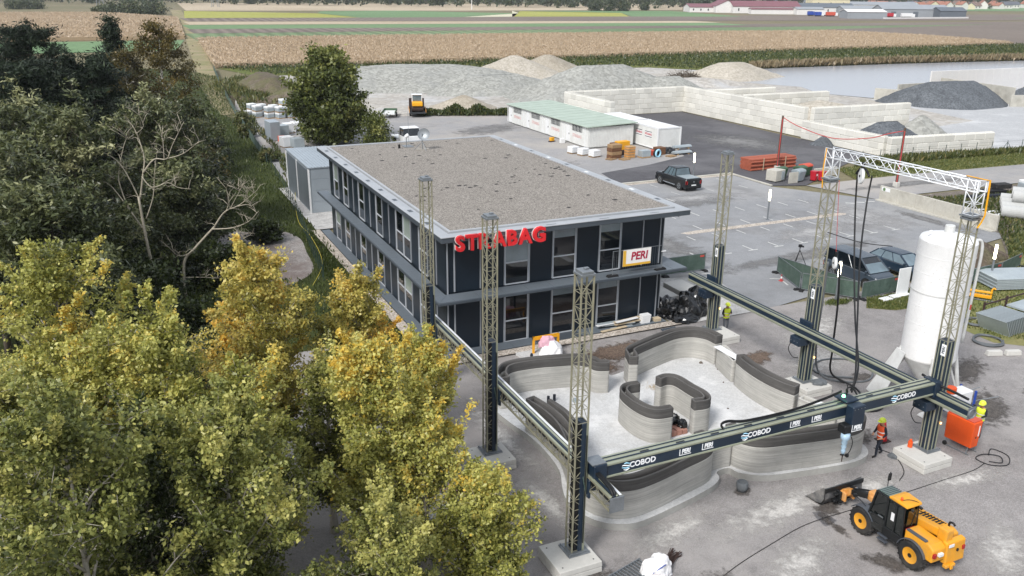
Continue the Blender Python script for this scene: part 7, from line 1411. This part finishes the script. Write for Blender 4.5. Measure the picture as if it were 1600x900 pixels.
for i, (nm, x, y, H, R, cb, nlv, lm, t0_, lab) in enumerate((
    ('P1', -2.5, 30.5, 11.0, 2.5, 4.0, 30000, 'leaf_yellow', .38, 'green-yellow tree at the left edge of the foreground row'),
    ('P2', .4, 26.0, 10.0, 2.0, 4.2, 24000, 'leaf_yellow', .34, 'green tree with an orange twig left of the golden tree'),
    ('P3', 3.9, 29.6, 10.4, 2.6, 4.0, 34000, 'leaf_gold', .48, 'golden yellow tree standing before the concrete pad'),
    ('P4', 7.5, 30.8, 8.7, 1.9, 3.2, 22000, 'leaf_gold', .42, 'golden tree beside the office wall left of first tower'),
    ('P5', 9.0, 26.9, 7.4, 1.35, 2.6, 18000, 'leaf_yellow', .56, 'slim yellow tree nearest to the left gantry beam'),
    ('P6', 6.3, 24.1, 8.8, 2.1, 3.0, 34000, 'leaf_yellow', .52, 'bright yellow-green tree above the white foil heap'),
    ('P7', 9.0, 21.3, 4.9, 1.8, .8, 22000, 'leaf_yellow', .42, 'low olive tree nearest to the bottom concrete block'),
    ('P8', -2.0, 19.4, 10.6, 2.7, 3.0, 32000, 'leaf_olive', .46, 'dark olive tree in the bottom left corner'),
    ('P9', 1.5, 20.6, 9.2, 2.3, 2.6, 28000, 'leaf_olive', .52, 'olive tree with pale top in the bottom foreground'),
    ('P10', -3.6, 24.5, 9.4, 2.3, 3.0, 24000, 'leaf_olive', .5, 'olive tree at the left picture edge below the green-yellow one'),
    ('P11', 5.2, 20.0, 5.6, 1.8, 1.2, 16000, 'leaf_olive', .58, 'small olive tree at the bottom beside the gravel gap'),
    ('P12', -.6, 23.0, 8.0, 2.0, 2.0, 20000, 'leaf_deep', .5, 'shaded dark tree between the olive trees'),
    ('P13', 2.4, 24.3, 8.6, 2.0, 2.4, 22000, 'leaf_yellow', .36, 'green-yellow tree between the golden tree and the olive tree'),
    ('P14', -1.4, 27.6, 9.2, 2.1, 2.6, 22000, 'leaf_yellow', .4, 'yellow-green tree behind the left olive trees'),
    ('P15', 5.4, 27.0, 7.2, 1.6, 1.8, 15000, 'leaf_olive', .5, 'slender olive tree below the golden tree'),
    ('P16', 7.7, 23.3, 6.4, 1.5, 1.4, 14000, 'leaf_yellow', .5, 'small yellow tree between bright tree and low olive tree'))):
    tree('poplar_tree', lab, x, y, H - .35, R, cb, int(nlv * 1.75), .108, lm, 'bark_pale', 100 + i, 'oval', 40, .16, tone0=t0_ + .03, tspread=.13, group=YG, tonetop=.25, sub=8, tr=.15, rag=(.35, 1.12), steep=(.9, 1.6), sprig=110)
LG = 'dark broadleaf trees of the left wood'
for i, (x, y, H, R, cb, nlv, lab) in enumerate((
    (3.2, 71.5, 11.0, 4.8, 3.0, 30000, 'tall olive locust tree behind the dead branches'), (-2.6, 57.5, 12.2, 4.6, 3.0, 32000, 'broad olive locust tree at the left edge of the wood'), (-3.4, 45.5, 9.8, 3.4, 2.4, 26000, 'locust tree behind the green-yellow foreground tree'),
    (-6.8, 50.0, 11.6, 4.2, 2.5, 24000, 'locust tree cut by the left picture edge'), (-6.5, 68.0, 11.5, 4.6, 3.0, 24000, 'locust tree in front of the dark pines'), (3.6, 64.5, 6.8, 3.2, 1.5, 18000, 'shaded locust tree at the edge of the concrete pad'))):
    tree('locust_tree', lab, x, y, H, R, cb, int(nlv * .95), .3, 'leaf_locust', 'bark', 200 + i, 'round', 40, .26, up=1.2, aspect=.34, tone0=.42, tspread=.17, group=LG, sub=6, tonetop=.4)  # tonetop puts the highlights on crown tops into the leaf tone
PG = 'dark conifers of the left wood'
for i, (x, y, H, R, cb, nlv, kd, lab) in enumerate(((-6.6, 99, 15.2, 4.2, 3, 26000, 'pine', 'tall dark pine with pointed top at far left'), (-1.2, 83, 13.0, 4.6, 2, 32000, 'pine', 'broad dark pine below the slim spruce'), (-7.2, 80, 13.2, 4.6, 2, 28000, 'pine', 'broad dark pine at the left picture edge'), (1.0, 110, 15.4, 2.6, 2.5, 14000, 'cone', 'slim dark spruce with bare pointed tip'), (-12, 104, 14, 4.5, 3, 18000, 'pine', 'dark pine behind the left picture edge'))):
    tree('pine_tree', lab, x, y, H, R, cb, nlv, .42, 'needle', 'bark', 300 + i, kd, 44, .34, up=.2, aspect=.22, tone0=.42, tspread=.15, group=PG, sub=4)
tree('birch_tree', 'brownish birch with pale stems at the far end of the wood', 5.2, 101, 15.2, 3.9, 3.0, 24000, .24, 'leaf_birch', 'bark_birch', 401, 'oval', 30, .42, aspect=.45, droop=1.2, tone0=.45, group=LG, tr=.16); tree('birch_tree', 'thin brown-leaved tree between the pine and birch', 1.6, 98, 12.6, 3.0, 3.0, 12000, .24, 'leaf_birch', 'bark_birch', 402, 'oval', 22, .4, aspect=.45, droop=1.0, tone0=.3, group=LG)
tree('round_tree', 'dense round green tree standing behind the office', 24.6, 108.6, 11.4, 4.7, 1.0, 38000, .4, 'leaf_round', 'bark', 403, 'oval', 70, .5, tone0=.45, tspread=.14, group='single trees in the yard', sub=6, tonetop=.2)
tree('small_tree', 'small green tree at the foot of the round tree', 29.2, 103.4, 4.2, 1.7, .3, 7000, .24, 'leaf_round', 'bark', 404, 'round', 20, .5, tone0=.4, group='single trees in the yard')
def bush(label, x, y, H, R, nlv, lm, seed, ls=.2, tone0=.4, bm_='twig_brown', group='bushes along the fence'):
    return tree('bush', label, x, y, H, R, .1, nlv, ls, lm, bm_, seed, 'round', 16, R * .16, tone0=tone0, group=group, tr=.05, sub=4)
for i, (x, y, H, R, lm, lab) in enumerate(((6.6, 78, 4.6, 2.6, 'leaf_deep', 'dark bush beside the grassy path'), (7.2, 86, 4.0, 2.4, 'leaf_birch', 'brown bush beside the grassy path'), (8.6, 95, 4.6, 2.2, 'leaf_deep', 'bush under the birch at the path'), (9.6, 66.5, 1.8, 1.3, 'leaf_deep', 'low bush on the concrete pad edge'), (6.3, 58, 2.4, 1.6, 'leaf_deep', 'low bush at the foot of the leaning dead tree'), (10.5, 112, 3.6, 2.0, 'weed', 'weedy bush between path and fence'), (2.0, 40, 3.0, 2.4, 'leaf_deep', 'shaded bush behind the golden tree'), (.4, 51.5, 3.6, 2.4, 'leaf_deep', 'dark bush at the foot of the pale dead tree'), (2.6, 60.5, 4.4, 2.4, 'leaf_locust', 'shaded bush behind the pale dead tree'), (-1.2, 55, 4.5, 2.6, 'leaf_deep', 'dark bush left of the pale dead tree'), (4.4, 57.5, 2.8, 1.8, 'leaf_deep', 'dark bush between the two dead trees'), (2.2, 47.5, 2.6, 2.2, 'leaf_deep', 'dark bush in front of the pale dead tree'), (4.6, 66, 4.6, 2.4, 'leaf_deep', 'dark bush behind the leaning dead tree'), (5.4, 49, 2.0, 1.8, 'leaf_deep', 'low dark bush before the concrete pad'), (-4.5, 62, 5, 3, 'leaf_deep', 'dark bush deep in the left wood'), (6.8, 90.5, 4.4, 2.4, 'leaf_birch', 'brown bush below the birch'), (.5, 76, 5.5, 3.0, 'leaf_deep', 'dark bush between pine and locust'), (4.0, 45.5, 2.2, 1.9, 'leaf_deep', 'low dark bush behind the golden tree top'), (-3.5, 38, 3.4, 2.6, 'leaf_deep', 'shaded bush behind the green-yellow tree'), (15.8, 118, 1.6, 1.2, 'weed', 'weeds growing through the wire fence'), (15.5, 100, 1.3, 1.1, 'weed', 'weeds at the fence beside the shed'), (16.8, 128, 1.8, 1.4, 'weed', 'weeds at the fence before the stone pallets'))):
    bush(lab, x, y, H, R, 5200, lm, 420 + i, .2, .42)
# bare trees
def bare(label, x, y, H, lean, seed, depth=4, r0=.16, spread=.75, m='bark_dead', group='bare dead trees'):
    r_ = random.Random(seed); t = thing('dead_tree', label, 'tree', (x, y, 0), 0, group); w = MB()
    def grow(p, d, L, r, k):
        pts = [p]; q = p.copy(); dd = d.copy(); n = 4
        for i in range(n):
            dd = (dd + Vector((r_.gauss(0, .16), r_.gauss(0, .16), r_.gauss(.05, .12)))).normalized(); q = q + dd * L / n; pts.append(q.copy())
        w.tube(pts, [r * (1 - .45 * i / n) for i in range(n + 1)], 6 if k > 2 else 4)
        if k == 0: return
        for j in range(r_.choice((2, 2, 3))):
            f = r_.uniform(.45, 1); b0 = pts[max(1, int(f * n))]; nd = (dd + Vector((r_.gauss(0, spread), r_.gauss(0, spread), r_.gauss(.15, .4)))).normalized(); grow(b0, nd, L * r_.uniform(.58, .82), r * .58, k - 1)
    grow(Vector((0, 0, -.1)), Vector((lean[0], lean[1], 1)).normalized(), H * .42, r0, depth); w.build('trunk', m, t, smooth=True, fix=False); return t
def limbs(label, base, px, px0, seed, r0=.15):
    """old dead crown drawn limb by limb: px = side / height steps, depth wanders a little"""
    r_ = random.Random(seed); t = thing('dead_tree', label, 'tree', (*base, 0), 0, 'bare dead trees'); w = MB(); U = Vector((.908, -.418, 0)); D = Vector((.42, .907, 0))
    for pts, ra, rb in px:
        dz = r_.uniform(-.1, .1); n = len(pts); q = [U * ((x - px0[0]) / 23.4) + Vector((0, 0, (px0[1] - y) / 21.5)) + D * (dz * i / max(1, n - 1) * 2) for i, (x, y) in enumerate(pts)]
        C_ = spline(q, 4); N = len(C_); ra *= .72; rb *= .6; w.tube(C_, [ra + (rb - ra) * i / (N - 1) for i in range(N)], 6)
        for k in range(7 if ra < .1 else 3):                      # side twigs, each forking into fine ends
            b0 = C_[int(N * r_.uniform(.35, .99))]; e = b0 + U * r_.uniform(-.8, .8) + Vector((0, 0, r_.uniform(-.1, .8))) + D * r_.uniform(-.6, .6); mid = b0.lerp(e, .5) + Vector((r_.uniform(-.1, .1), 0, .1)); w.tube([b0, mid, e], [.022, .016, .008], 4)
            for j in range(3):
                f0 = mid.lerp(e, r_.random()); w.tube([f0, f0 + U * r_.uniform(-.35, .35) + Vector((0, 0, r_.uniform(0, .4))) + D * r_.uniform(-.3, .3)], [.01, .005], 3)
    w.build('trunk', 'bark_dead', t, smooth=True, fix=False)
limbs('pale dead tree with many bare limbs in front of the locusts', (1.25, 54.4), [([(255, 482), (246, 400), (243, 330)], .17, .12), ([(243, 335), (252, 300), (256, 280), (250, 250), (240, 232)], .09, .03), ([(252, 300), (270, 282), (288, 281), (298, 264), (318, 234)], .07, .02), ([(288, 281), (312, 274), (336, 258)], .05, .02), ([(284, 282), (285, 262), (284, 250)], .04, .015), ([(243, 335), (224, 290), (200, 272), (174, 260)], .06, .02), ([(222, 288), (232, 262), (238, 254)], .04, .015), ([(250, 304), (262, 318), (285, 312), (298, 318), (316, 320)], .05, .02), ([(246, 380), (225, 345), (216, 310), (222, 285)], .07, .04), ([(228, 350), (200, 312), (170, 322), (140, 330)], .05, .02), ([(250, 250), (262, 240), (258, 224)], .03, .01), ([(248, 360), (262, 330), (268, 300), (276, 270)], .05, .02)], (255, 482), 1, .17)
limbs('leaning dead tree reaching over the concrete pad', (2.7, 55.6), [([(280, 455), (283, 405), (300, 385), (335, 352)], .15, .1), ([(335, 352), (352, 332), (375, 322), (402, 302)], .08, .02), ([(330, 356), (360, 354), (385, 345), (402, 330)], .06, .02), ([(352, 334), (360, 318), (358, 300)], .04, .012), ([(372, 324), (388, 322), (398, 332)], .04, .012), ([(300, 386), (280, 394), (265, 380)], .05, .02), ([(362, 353), (372, 362), (380, 372)], .03, .01), ([(360, 328), (372, 310), (378, 300)], .03, .01), ([(385, 316), (388, 305), (386, 296)], .025, .01), ([(283, 425), (312, 425), (345, 428)], .05, .015)], (280, 455), 2, .15)
bare('bare brown shrub at the path beside the wood', 7.5, 74, 4.5, (.1, 0), 15, 5, .06, .9, 'twig_brown'); bare('bare brown shrub below the locust tree', 6.0, 69, 5, (.15, 0), 17, 5, .06, .9, 'twig_brown'); bare('thin bare stems behind the olive trees', .5, 36, 6, (.1, .1), 19, 5, .07, .8, 'twig_brown')
# grasses, weeds and crops nobody could count
def blades(name, label, cat, P_, size, mat, seed, aspect=.25, up=1.0, tone0=.5, tsp=.2):
    rg = np.random.default_rng(seed); N = len(P_); a = rg.uniform(0, 2 * np.pi, N); t = np.stack([rg.normal(0, .35, N), rg.normal(0, .35, N), np.ones(N) * up], 1); t /= np.linalg.norm(t, axis=1)[:, None]
    b = np.stack([np.cos(a), np.sin(a), np.zeros(N)], 1); s = (size * rg.uniform(.5, 1.3, N))[:, None]; w = s * aspect
    V = np.stack([P_ - b * w * .3, P_ + b * w * .5 + t * s * .5, P_ + t * s, P_ - b * w * .5 + t * s * .45], 1)
    return tag(quads(name, V, rg.normal(tone0, tsp, N), mat, None, 'stuff'), label, cat)
def inpoly(P_, poly):
    x, y = P_[:, 0], P_[:, 1]; ins = np.zeros(len(P_), bool); n = len(poly)
    for i in range(n):
        x0, y0 = poly[i]; x1, y1 = poly[(i + 1) % n]; c_ = ((y0 > y) != (y1 > y)) & (x < (x1 - x0) * (y - y0) / (y1 - y0 + 1e-12) + x0); ins ^= c_
    return ins
def scatter(poly, N, seed, z=0):
    rg = np.random.default_rng(seed); xs = [p[0] for p in poly]; ys = [p[1] for p in poly]; P_ = np.stack([rg.uniform(min(xs), max(xs), N), rg.uniform(min(ys), max(ys), N), np.full(N, z)], 1); return P_[inpoly(P_, poly)]
P_ = scatter([(2, 44), (13.2, 44), (13.8, 50), (13.9, 72), (15.6, 100), (17.3, 140), (22, 200), (18, 215), (13, 130), (3, 90), (0, 60)], 60000, 1); P_ = P_[~inpoly(P_, [(5.0, 66.5), (7.2, 70.5), (11.4, 69), (12.4, 65), (11.2, 57), (7, 56)])]
blades('meadow_grass', 'rough dark grass between the wood and the office', 'grass', P_, .38, 'grass_blade', 2, .22, tone0=.3)
blades('meadow_grass', 'rough weedy grass between the wire fence and the earth bank', 'grass', scatter([(15.0, 86), (17.2, 105), (17.8, 125), (18.2, 140), (23.5, 195), (30, 200), (30, 186), (22, 150), (18.8, 130), (17.6, 100)], 26000, 3), .6, 'weed', 4, .3, tone0=.45)
blades('short_grass', 'short grass strip along the office side', 'grass', scatter([(12.2, 40.8), (13.5, 40.8), (13.5, 68), (12.6, 68), (12, 56)], 30000, 5, .02), .14, 'grass_blade', 6, .3, tone0=.25)
blades('verge_grass', 'grass tufts on the verge beside the yard road', 'grass', scatter([(71, 66.1), (80, 66), (96, 65), (120, 64), (120, 69.8), (102, 70.2), (90, 71.2), (78, 71.5), (73.5, 71.4)], 34000, 7), .22, 'grass_blade', 8, .4, tone0=.65); blades('verge_weeds', 'tall dry weeds at the foot of the wire fence', 'weeds', np.concatenate([scatter([(76, 71.2), (106, 69.6), (106, 70.8), (84, 73.4), (78, 73)], 9000, 9)]), .7, 'weed', 10, .3, tone0=.5)
blades('grass_tufts', 'grass on the plot right of the silo', 'grass', np.concatenate([scatter([(44.5, 34), (47.4, 38.3), (58, 38.8), (66.5, 45), (70, 42), (60, 30), (50, 26.5), (45.0, 29.8)], 30000, 11), scatter([(41.8, 36.6), (43.2, 37.9), (47.2, 37.9), (47.4, 36.4), (45.3, 35.3), (43.2, 35.6)], 6000, 12)]), .16, 'grass_blade', 13, .45, tone0=.62); blades('grass_tufts', 'weedy grass between scrap and concrete pipes', 'grass', scatter([(60, 40), (66.5, 46), (67, 57), (90, 55), (95, 42)], 26000, 14), .35, 'weed', 15, .35, tone0=.45)
blades('weed_tuft', 'tuft of grass at the lamp column before the van', 'grass', np.stack([40.9 + np.random.default_rng(1).normal(0, .45, 700), 38.1 + np.random.default_rng(2).normal(0, .2, 700), np.zeros(700)], 1), .22, 'grass_blade', 16, .3, tone0=.5)
rg = np.random.default_rng(20); n_ = 16000; P_ = np.stack([rg.uniform(43.5, 62, n_), np.zeros(n_), rg.random(n_) ** 1.6], 1); P_[:, 2] *= .35 + 1.3 * (np.sin(P_[:, 0] * 1.7) * .5 + .5) * (np.sin(P_[:, 0] * .63 + 1) * .4 + .6); P_[:, 1] = 129.4 - (P_[:, 0] - 43.5) * .36 + rg.normal(0, .6, n_)
blades('weed_hedge', 'green weeds along the edge of the gravel pit', 'weeds', P_, .5, 'weed', 21, .5, tone0=.3)
n_ = 40000; P_ = scatter([(33, 201), (60, 202), (126, 191.5), (137, 178.5), (160, 179.5), (200, 179), (246, 175), (420, 163), (420, 226), (24, 224)], n_ * 2, 22); P_[:, 2] = rg.random(len(P_)) ** 2 * .8
blades('bank_herbs', 'green herb strip between the gravel pit and corn field', 'weeds', P_, .6, 'weed', 23, .6, tone0=.32, tsp=.22); n_ = 14000; xx = rg.uniform(150, 420, n_); P_ = np.stack([xx, np.interp(xx, [150, 160, 200, 246, 420], [177.5, 178.5, 178, 174, 161.5]) + rg.normal(.8, .7, n_), rg.random(n_) * .5], 1)
blades('reeds', 'brown reeds along the far bank of the pond', 'reeds', P_, 1.6, 'reed', 24, .35, tone0=.45)
CORN = [(24, 223), (64, 219), (122, 222), (195, 225), (285, 227), (313, 227), (322, 272), (314, 319), (245, 327), (152, 331), (74, 333.5), (31, 334)]
struct('corn_canopy', CORN, 0, 'corn', 1.25)
n_ = 150000; P_ = scatter(CORN, n_, 25); P_[:, 0] = np.where(P_[:, 0] < 150, np.round(P_[:, 0] / 2.0) * 2.0 + rg.normal(0, .42, len(P_)), P_[:, 0]); P_[:, 2] = 1.0 + rg.random(len(P_)) * .35
E_ = np.array(CORN[:7]); q = rg.random(16000) * 6; k = q.astype(int); f = (q - k)[:, None]; Q_ = E_[k] * (1 - f) + E_[k + 1] * f + rg.normal(0, .5, (16000, 2)); P_ = np.concatenate([P_, np.concatenate([Q_, rg.random((16000, 1)) * .9], 1)])
blades('corn_crop', 'ripe tan corn field stretching behind the gravel pit', 'corn', P_, .6, 'corn_leaf', 26, .45, tone0=.5, tsp=.14)
LCORN = [(-120, 348), (28, 351), (42, 560), (5, 660), (-120, 670)]; struct('corn_canopy', LCORN, 0, 'corn', 1.25); P_ = scatter(LCORN, 70000, 27); P_[:, 2] = 1.1
blades('corn_crop', 'ripe tan corn field behind the wood at upper left', 'corn', P_, .7, 'corn_leaf', 28, .8, tone0=.55, tsp=.1); blades('bank_weeds', 'dry weeds covering the brown earth bank', 'weeds', np.stack([26 + rg.normal(0, 3.2, 9000), 165 + rg.normal(0, 8, 9000), np.zeros(9000)], 1) + np.array([0, 0, 1.0]), .9, 'weed', 29, .3, tone0=.55)
t = thing('brush_pile', 'pile of bare brushwood on the pale gravel', 'brushwood', (117, 162, 0)); r_ = random.Random(4); w = MB()
for k in range(260):
    a = r_.uniform(0, 6.28); rr = 4.2 * r_.random() ** .5; p = Vector((rr * math.cos(a), rr * .7 * math.sin(a), max(.05, (1 - rr / 4.4) * 2.2 * r_.random()))); d = Vector((r_.gauss(0, 1), r_.gauss(0, 1), r_.gauss(0, .4))).normalized() * 1.4; w.tube([p - d, p + d + Vector((0, 0, .2))], [.06, .02], 4)
w.build('sticks', 'bark', t)
# ================================================================== far buildings, town, woods
RZ = math.radians(-24.7)
def gable(name, label, cat, cx, cy, L, W, h, hr, rz, wallm, roofm, group, win=0, door=0, over=.4):
    t = thing(name, label, cat, (cx, cy, 0), rz, group)
    MB().prism([(-W / 2, 0), (W / 2, 0), (W / 2, h), (0, h + hr), (-W / 2, h)], -L / 2, L / 2, 'x').build('wall', wallm, t)
    o = over; k = hr / (W / 2)
    MB().prism([(-W / 2 - o, h - o * k + .05), (0, h + hr + .05), (W / 2 + o, h - o * k + .05), (W / 2 + o, h - o * k + .35), (0, h + hr + .4), (-W / 2 - o, h - o * k + .35)], -L / 2 - o, L / 2 + o, 'x').build('roof', roofm, t)
    for i in range(win):
        x = -L / 2 + L * (i + .5) / win; MB().box(x - .55, x + .55, -W / 2 - .06, -W / 2 - .01, h * .35, h * .75).build('window', 'vent_dark', t)
    for i in range(door):
        x = -L / 2 + L * (i + .5) / door; MB().box(x - 2, x + 2, -W / 2 - .08, -W / 2 - .02, 0, h * .7).build('door', 'barn_dark', t)
    return t
FB = 'farm and industrial halls beyond the fields'
gable('barn', 'white barn with maroon roof, leftmost of the far halls', 'barn', 492, 662, 26, 30, 4.2, 2.6, RZ, 'barn_white', 'barn_red', FB, 4)
gable('barn', 'white barn with gable front and maroon roof beyond the fields', 'barn', 505, 648, 34, 20, 5.5, 4.6, RZ + math.pi / 2, 'barn_white', 'barn_red', FB, 0, 0)
gable('barn', 'long white barn with big maroon roof among the far halls', 'barn', 528, 622, 58, 26, 5.5, 4.2, RZ, 'barn_white', 'barn_red', FB, 6); gable('barn', 'low white shed with maroon roof before the long barn', 'barn', 512, 592, 36, 9, 3.8, 1.0, RZ, 'barn_white', 'barn_red', FB, 0, 0); gable('barn', 'low pale hall right of the maroon barns', 'hall', 534, 573, 22, 12, 4.4, 1.4, RZ, 'barn_white', 'barn_grey', FB, 0, 1)
gable('barn', 'white hall with dark grey roof behind the low pale hall', 'hall', 575, 598, 46, 22, 5.2, 3.2, RZ, 'barn_white', 'barn_dark', FB, 5); gable('barn', 'pale grey hall in the middle of the far row', 'hall', 590, 560, 52, 16, 5.0, 2.0, RZ, 'barn_grey', 'barn_grey', FB, 5)
gable('barn', 'white-fronted hall with grey side nearest to the fields', 'hall', 507, 488, 28, 16, 4.6, 1.6, RZ, 'barn_grey', 'barn_white', FB); gable('barn', 'long grey hall with dark openings near the fields', 'hall', 582, 512, 52, 20, 5.8, 3.0, RZ, 'barn_grey', 'barn_grey', FB, 0, 3); gable('barn', 'dark grey open shed right of the long grey hall', 'hall', 598, 490, 20, 16, 5.0, 2.4, RZ, 'barn_dark', 'barn_dark', FB, 0, 1)
gable('barn', 'far pale hall in front of the town houses', 'hall', 705, 668, 84, 22, 6, 2.6, RZ, 'barn_white', 'barn_grey', FB, 8); gable('barn', 'far white hall behind the lattice grey roof', 'hall', 642, 664, 36, 20, 11, 2.0, RZ, 'house_cream', 'barn_dark', FB, 3)
t = thing('field_wall', 'long low white wall before the grey hall', 'wall', (560, 474, 0), RZ * .05); MB().box(-46, 40, -.2, .2, 0, 1.1).build('wall', 'barn_white', t)
for i, (x, y, m_, s) in enumerate(((512, 546, 'blue_frame', 5), (520, 541, 'white_sheet', 6), (508, 534, 'blue_frame', 5), (517, 530, 'bin_orange', 7), (527, 524, 'white_sheet', 5), (541, 508, 'white_sheet', 5), (548, 500, 'bin_red', 4), (556, 492, 'white_sheet', 8))):
    boxes('parked_truck', ('%s box truck in the far industrial yard' % ('leftmost blue', 'left white', 'second blue', 'orange', 'middle white', 'right white', 'small red', 'rightmost long white')[i]), 'truck', (x, y, 0), [('box', m_, (0, 0, .9, s, 2.5, 2.5)), ('cab', 'white_sheet', (s / 2 + 1.0, 0, .6, 1.9, 2.4, 2.2)), ('wheels', 'rubber', (0, 0, 0, s * .8, 2.2, .88))], RZ, 'trucks in the far industrial yard')
HG = 'town houses on the horizon'; r_ = random.Random(77)
rows = [(735, 676), (760, 684), (783, 694), (806, 704), (826, 717), (846, 716), (866, 714), (890, 713), (914, 722), (938, 735), (956, 738), (980, 736), (1010, 748), (1045, 763), (1078, 770), (770, 730), (800, 745), (835, 760), (870, 765), (905, 775), (940, 790), (990, 800), (1040, 815), (1090, 825), (720, 735), (690, 742), (660, 760), (745, 800), (800, 815)]
ORD = [a + b for a in ('', 'twenty-') for b in ('first', 'second', 'third', 'fourth', 'fifth', 'sixth', 'seventh', 'eighth', 'ninth')]; ORD = ORD[:9] + ['tenth', 'eleventh', 'twelfth', 'thirteenth', 'fourteenth', 'fifteenth', 'sixteenth', 'seventeenth', 'eighteenth', 'nineteenth', 'twentieth'] + ORD[9:] + ['thirtieth']
for i, (x, y) in enumerate(rows):
    wm = r_.choice(('house_white', 'house_white', 'house_cream')); rm = r_.choice(('roof_tile', 'roof_tile', 'roof_brown', 'roof_slate')); fl = r_.random() < .5
    g = gable('house', '%s house with %s roof, %s from the left in the far town' % ({'house_white': 'white', 'house_cream': 'cream'}[wm], {'roof_tile': 'reddish tiled', 'roof_brown': 'brown', 'roof_slate': 'grey'}[rm], ORD[sorted(rows, key=lambda p: p[0] * .908 - p[1] * .418).index((x, y))]), 'house', x, y, r_.uniform(10, 14), r_.uniform(8, 10), r_.uniform(3.6, 5.5), r_.uniform(3, 4.2), RZ + (math.pi / 2 if fl else 0) + r_.uniform(-.3, .3), wm, rm, HG, 3, 0, .5)
    MB().cbox(1.5, 1.2, 6, .8, .8, 3.2).build('chimney', 'roof_brown', [o for o in g.children if o.name.startswith('roof')][0])
# woods on the horizon and trees of the town
def wood(name, label, P, hmin, hmax, per, ls, seed, mat='leaf_far', tone0=.35):
    rg = np.random.default_rng(seed); A = []; T = []
    for x, y in P:
        H = rg.uniform(hmin, hmax); R = H * rg.uniform(.28, .42); q = rg.normal(size=(per, 3)); q /= np.linalg.norm(q, axis=1)[:, None]; q *= (rg.random(per) ** .35)[:, None]
        A.append(np.stack([x + q[:, 0] * R, y + q[:, 1] * R, H * .52 + q[:, 2] * H * .5], 1)); T.append(np.full(per, rg.normal(tone0, .14)) + rg.normal(0, .1, per))
    A = np.concatenate(A); return tag(quads(name, leaf_quads(A, ls, rg, .8, .4), np.concatenate(T), mat, None, 'stuff'), label, 'woodland')
rg = np.random.default_rng(5); s = rg.uniform(-520, 1500, 900); dpt = rg.uniform(0, 260, 900) ** 1.0
bx_ = np.stack([370 + .908 * (s - 400) + .42 * dpt, 830 - .418 * (s - 400) + .907 * dpt], 1)
far_ = (s > 690)[:, None]; bx_ = bx_ + far_ * np.array([[.42, .907]]) * 330; wood('far_woodland', 'dark wooded belt along the horizon', bx_, 12, 22, 110, 2.4, 6)
P2 = [(x + r_.uniform(-9, 9), y + r_.uniform(-9, 9) + 6) for x, y in rows for _ in range(2)] + [(r_.uniform(700, 1250), r_.uniform(840, 1000)) for _ in range(110)]
wood('town_greenery', 'trees and hedges between the town houses', P2, 3.5, 8, 70, 1.3, 7, tone0=.45)
FT = 'single trees in the far fields'
def fieldtree(name, label, x, y, H, R, n, seed, tone0=.4, ls=1.0): tree(name, label, x, y, H, R, .4, n, ls, 'leaf_far', 'bark', seed, 'round', 26, R * .16, tone0=tone0, group=FT)
for i, (x, y, H, R) in enumerate(((10, 655, 7, 9), (22, 652, 8.5, 9), (33, 648, 8, 9), (2, 664, 5, 6))): fieldtree('field_bush', 'grey-green bush of the clump behind the left corn field, %s' % ('second from left', 'third from left', 'rightmost', 'leftmost and low')[i], x, y, H, R, 3000, 500 + i, .5)
for i, (x, y, H, R) in enumerate(((-58, 800, 8, 9), (-46, 806, 8, 9), (408, 706, 10, 7), (420, 700, 11, 8), (432, 696, 9, 7), (470, 720, 6, 5), (540, 690, 7, 7), (150, 1000, 9, 8))): fieldtree('field_tree', ('lone tree at the far left beyond the corn', 'second tree at the far left beyond the corn', 'left tree of the group in the far middle fields', 'tallest tree of the group in the far middle fields', 'right tree of the group in the far middle fields', 'small tree left of the maroon barns', 'tree behind the maroon barns', 'small lone tree on the far stubble field')[i], x, y, H, R, 2200, 520 + i, .45)
def pylon(x, y, H, label):
    t = thing('power_pylon', label, 'pylon', (x, y, 0), RZ, 'power pylons beyond the fields'); w = MB()
    for sx in (-1, 1):
        for sy in (-1, 1): w.cyl((sx * 3, sy * 3, 0), (sx * .5, sy * .5, H), .22, 4)
    n = 7
    for k in range(n):
        z0, z1 = H * k / n, H * (k + 1) / n; a0, a1 = 3 - 2.5 * k / n, 3 - 2.5 * (k + 1) / n
        for sx, sy, ex, ey in ((-1, -1, 1, -1), (1, -1, 1, 1), (1, 1, -1, 1), (-1, 1, -1, -1)): w.cyl((sx * a0, sy * a0, z0), (ex * a1, ey * a1, z1), .12, 4)
    w.build('lattice', 'galv', t); MB().box(-8, 8, -.3, .3, H * .82, H * .82 + .4).build('crossarm', 'galv', t)
pylon(3, 760, 30, 'lattice pylon at the far left'); pylon(98, 860, 30, 'lattice pylon behind the yellow field')
t = thing('field_mast', 'slim white mast standing in the far fields', 'mast', (309, 758, 0)); MB().cyl((0, 0, 0), (0, 0, 9), .45, 8, .3).build('post', 'barn_white', t)

# ================================================================== the air: thin autumn haze over the plain
hz = MB().box(-2590, 3390, -290, 5190, -1.1, 31).build('haze', 'galv'); hz.data.materials.clear(); hm_ = bpy.data.materials.new('haze_air'); hm_.use_nodes = True; hn = hm_.node_tree.nodes; hn.remove(hn['Principled BSDF'])
pv = hn.new('ShaderNodeVolumePrincipled'); pv.inputs['Color'].default_value = (.86, .9, .95, 1); pv.inputs['Density'].default_value = .0001; hm_.node_tree.links.new(pv.outputs[0], hn['Material Output'].inputs['Volume']); hz.data.materials.append(hm_); hz['kind'] = 'stuff'; hz['label'] = 'thin pale haze lying over the whole plain'
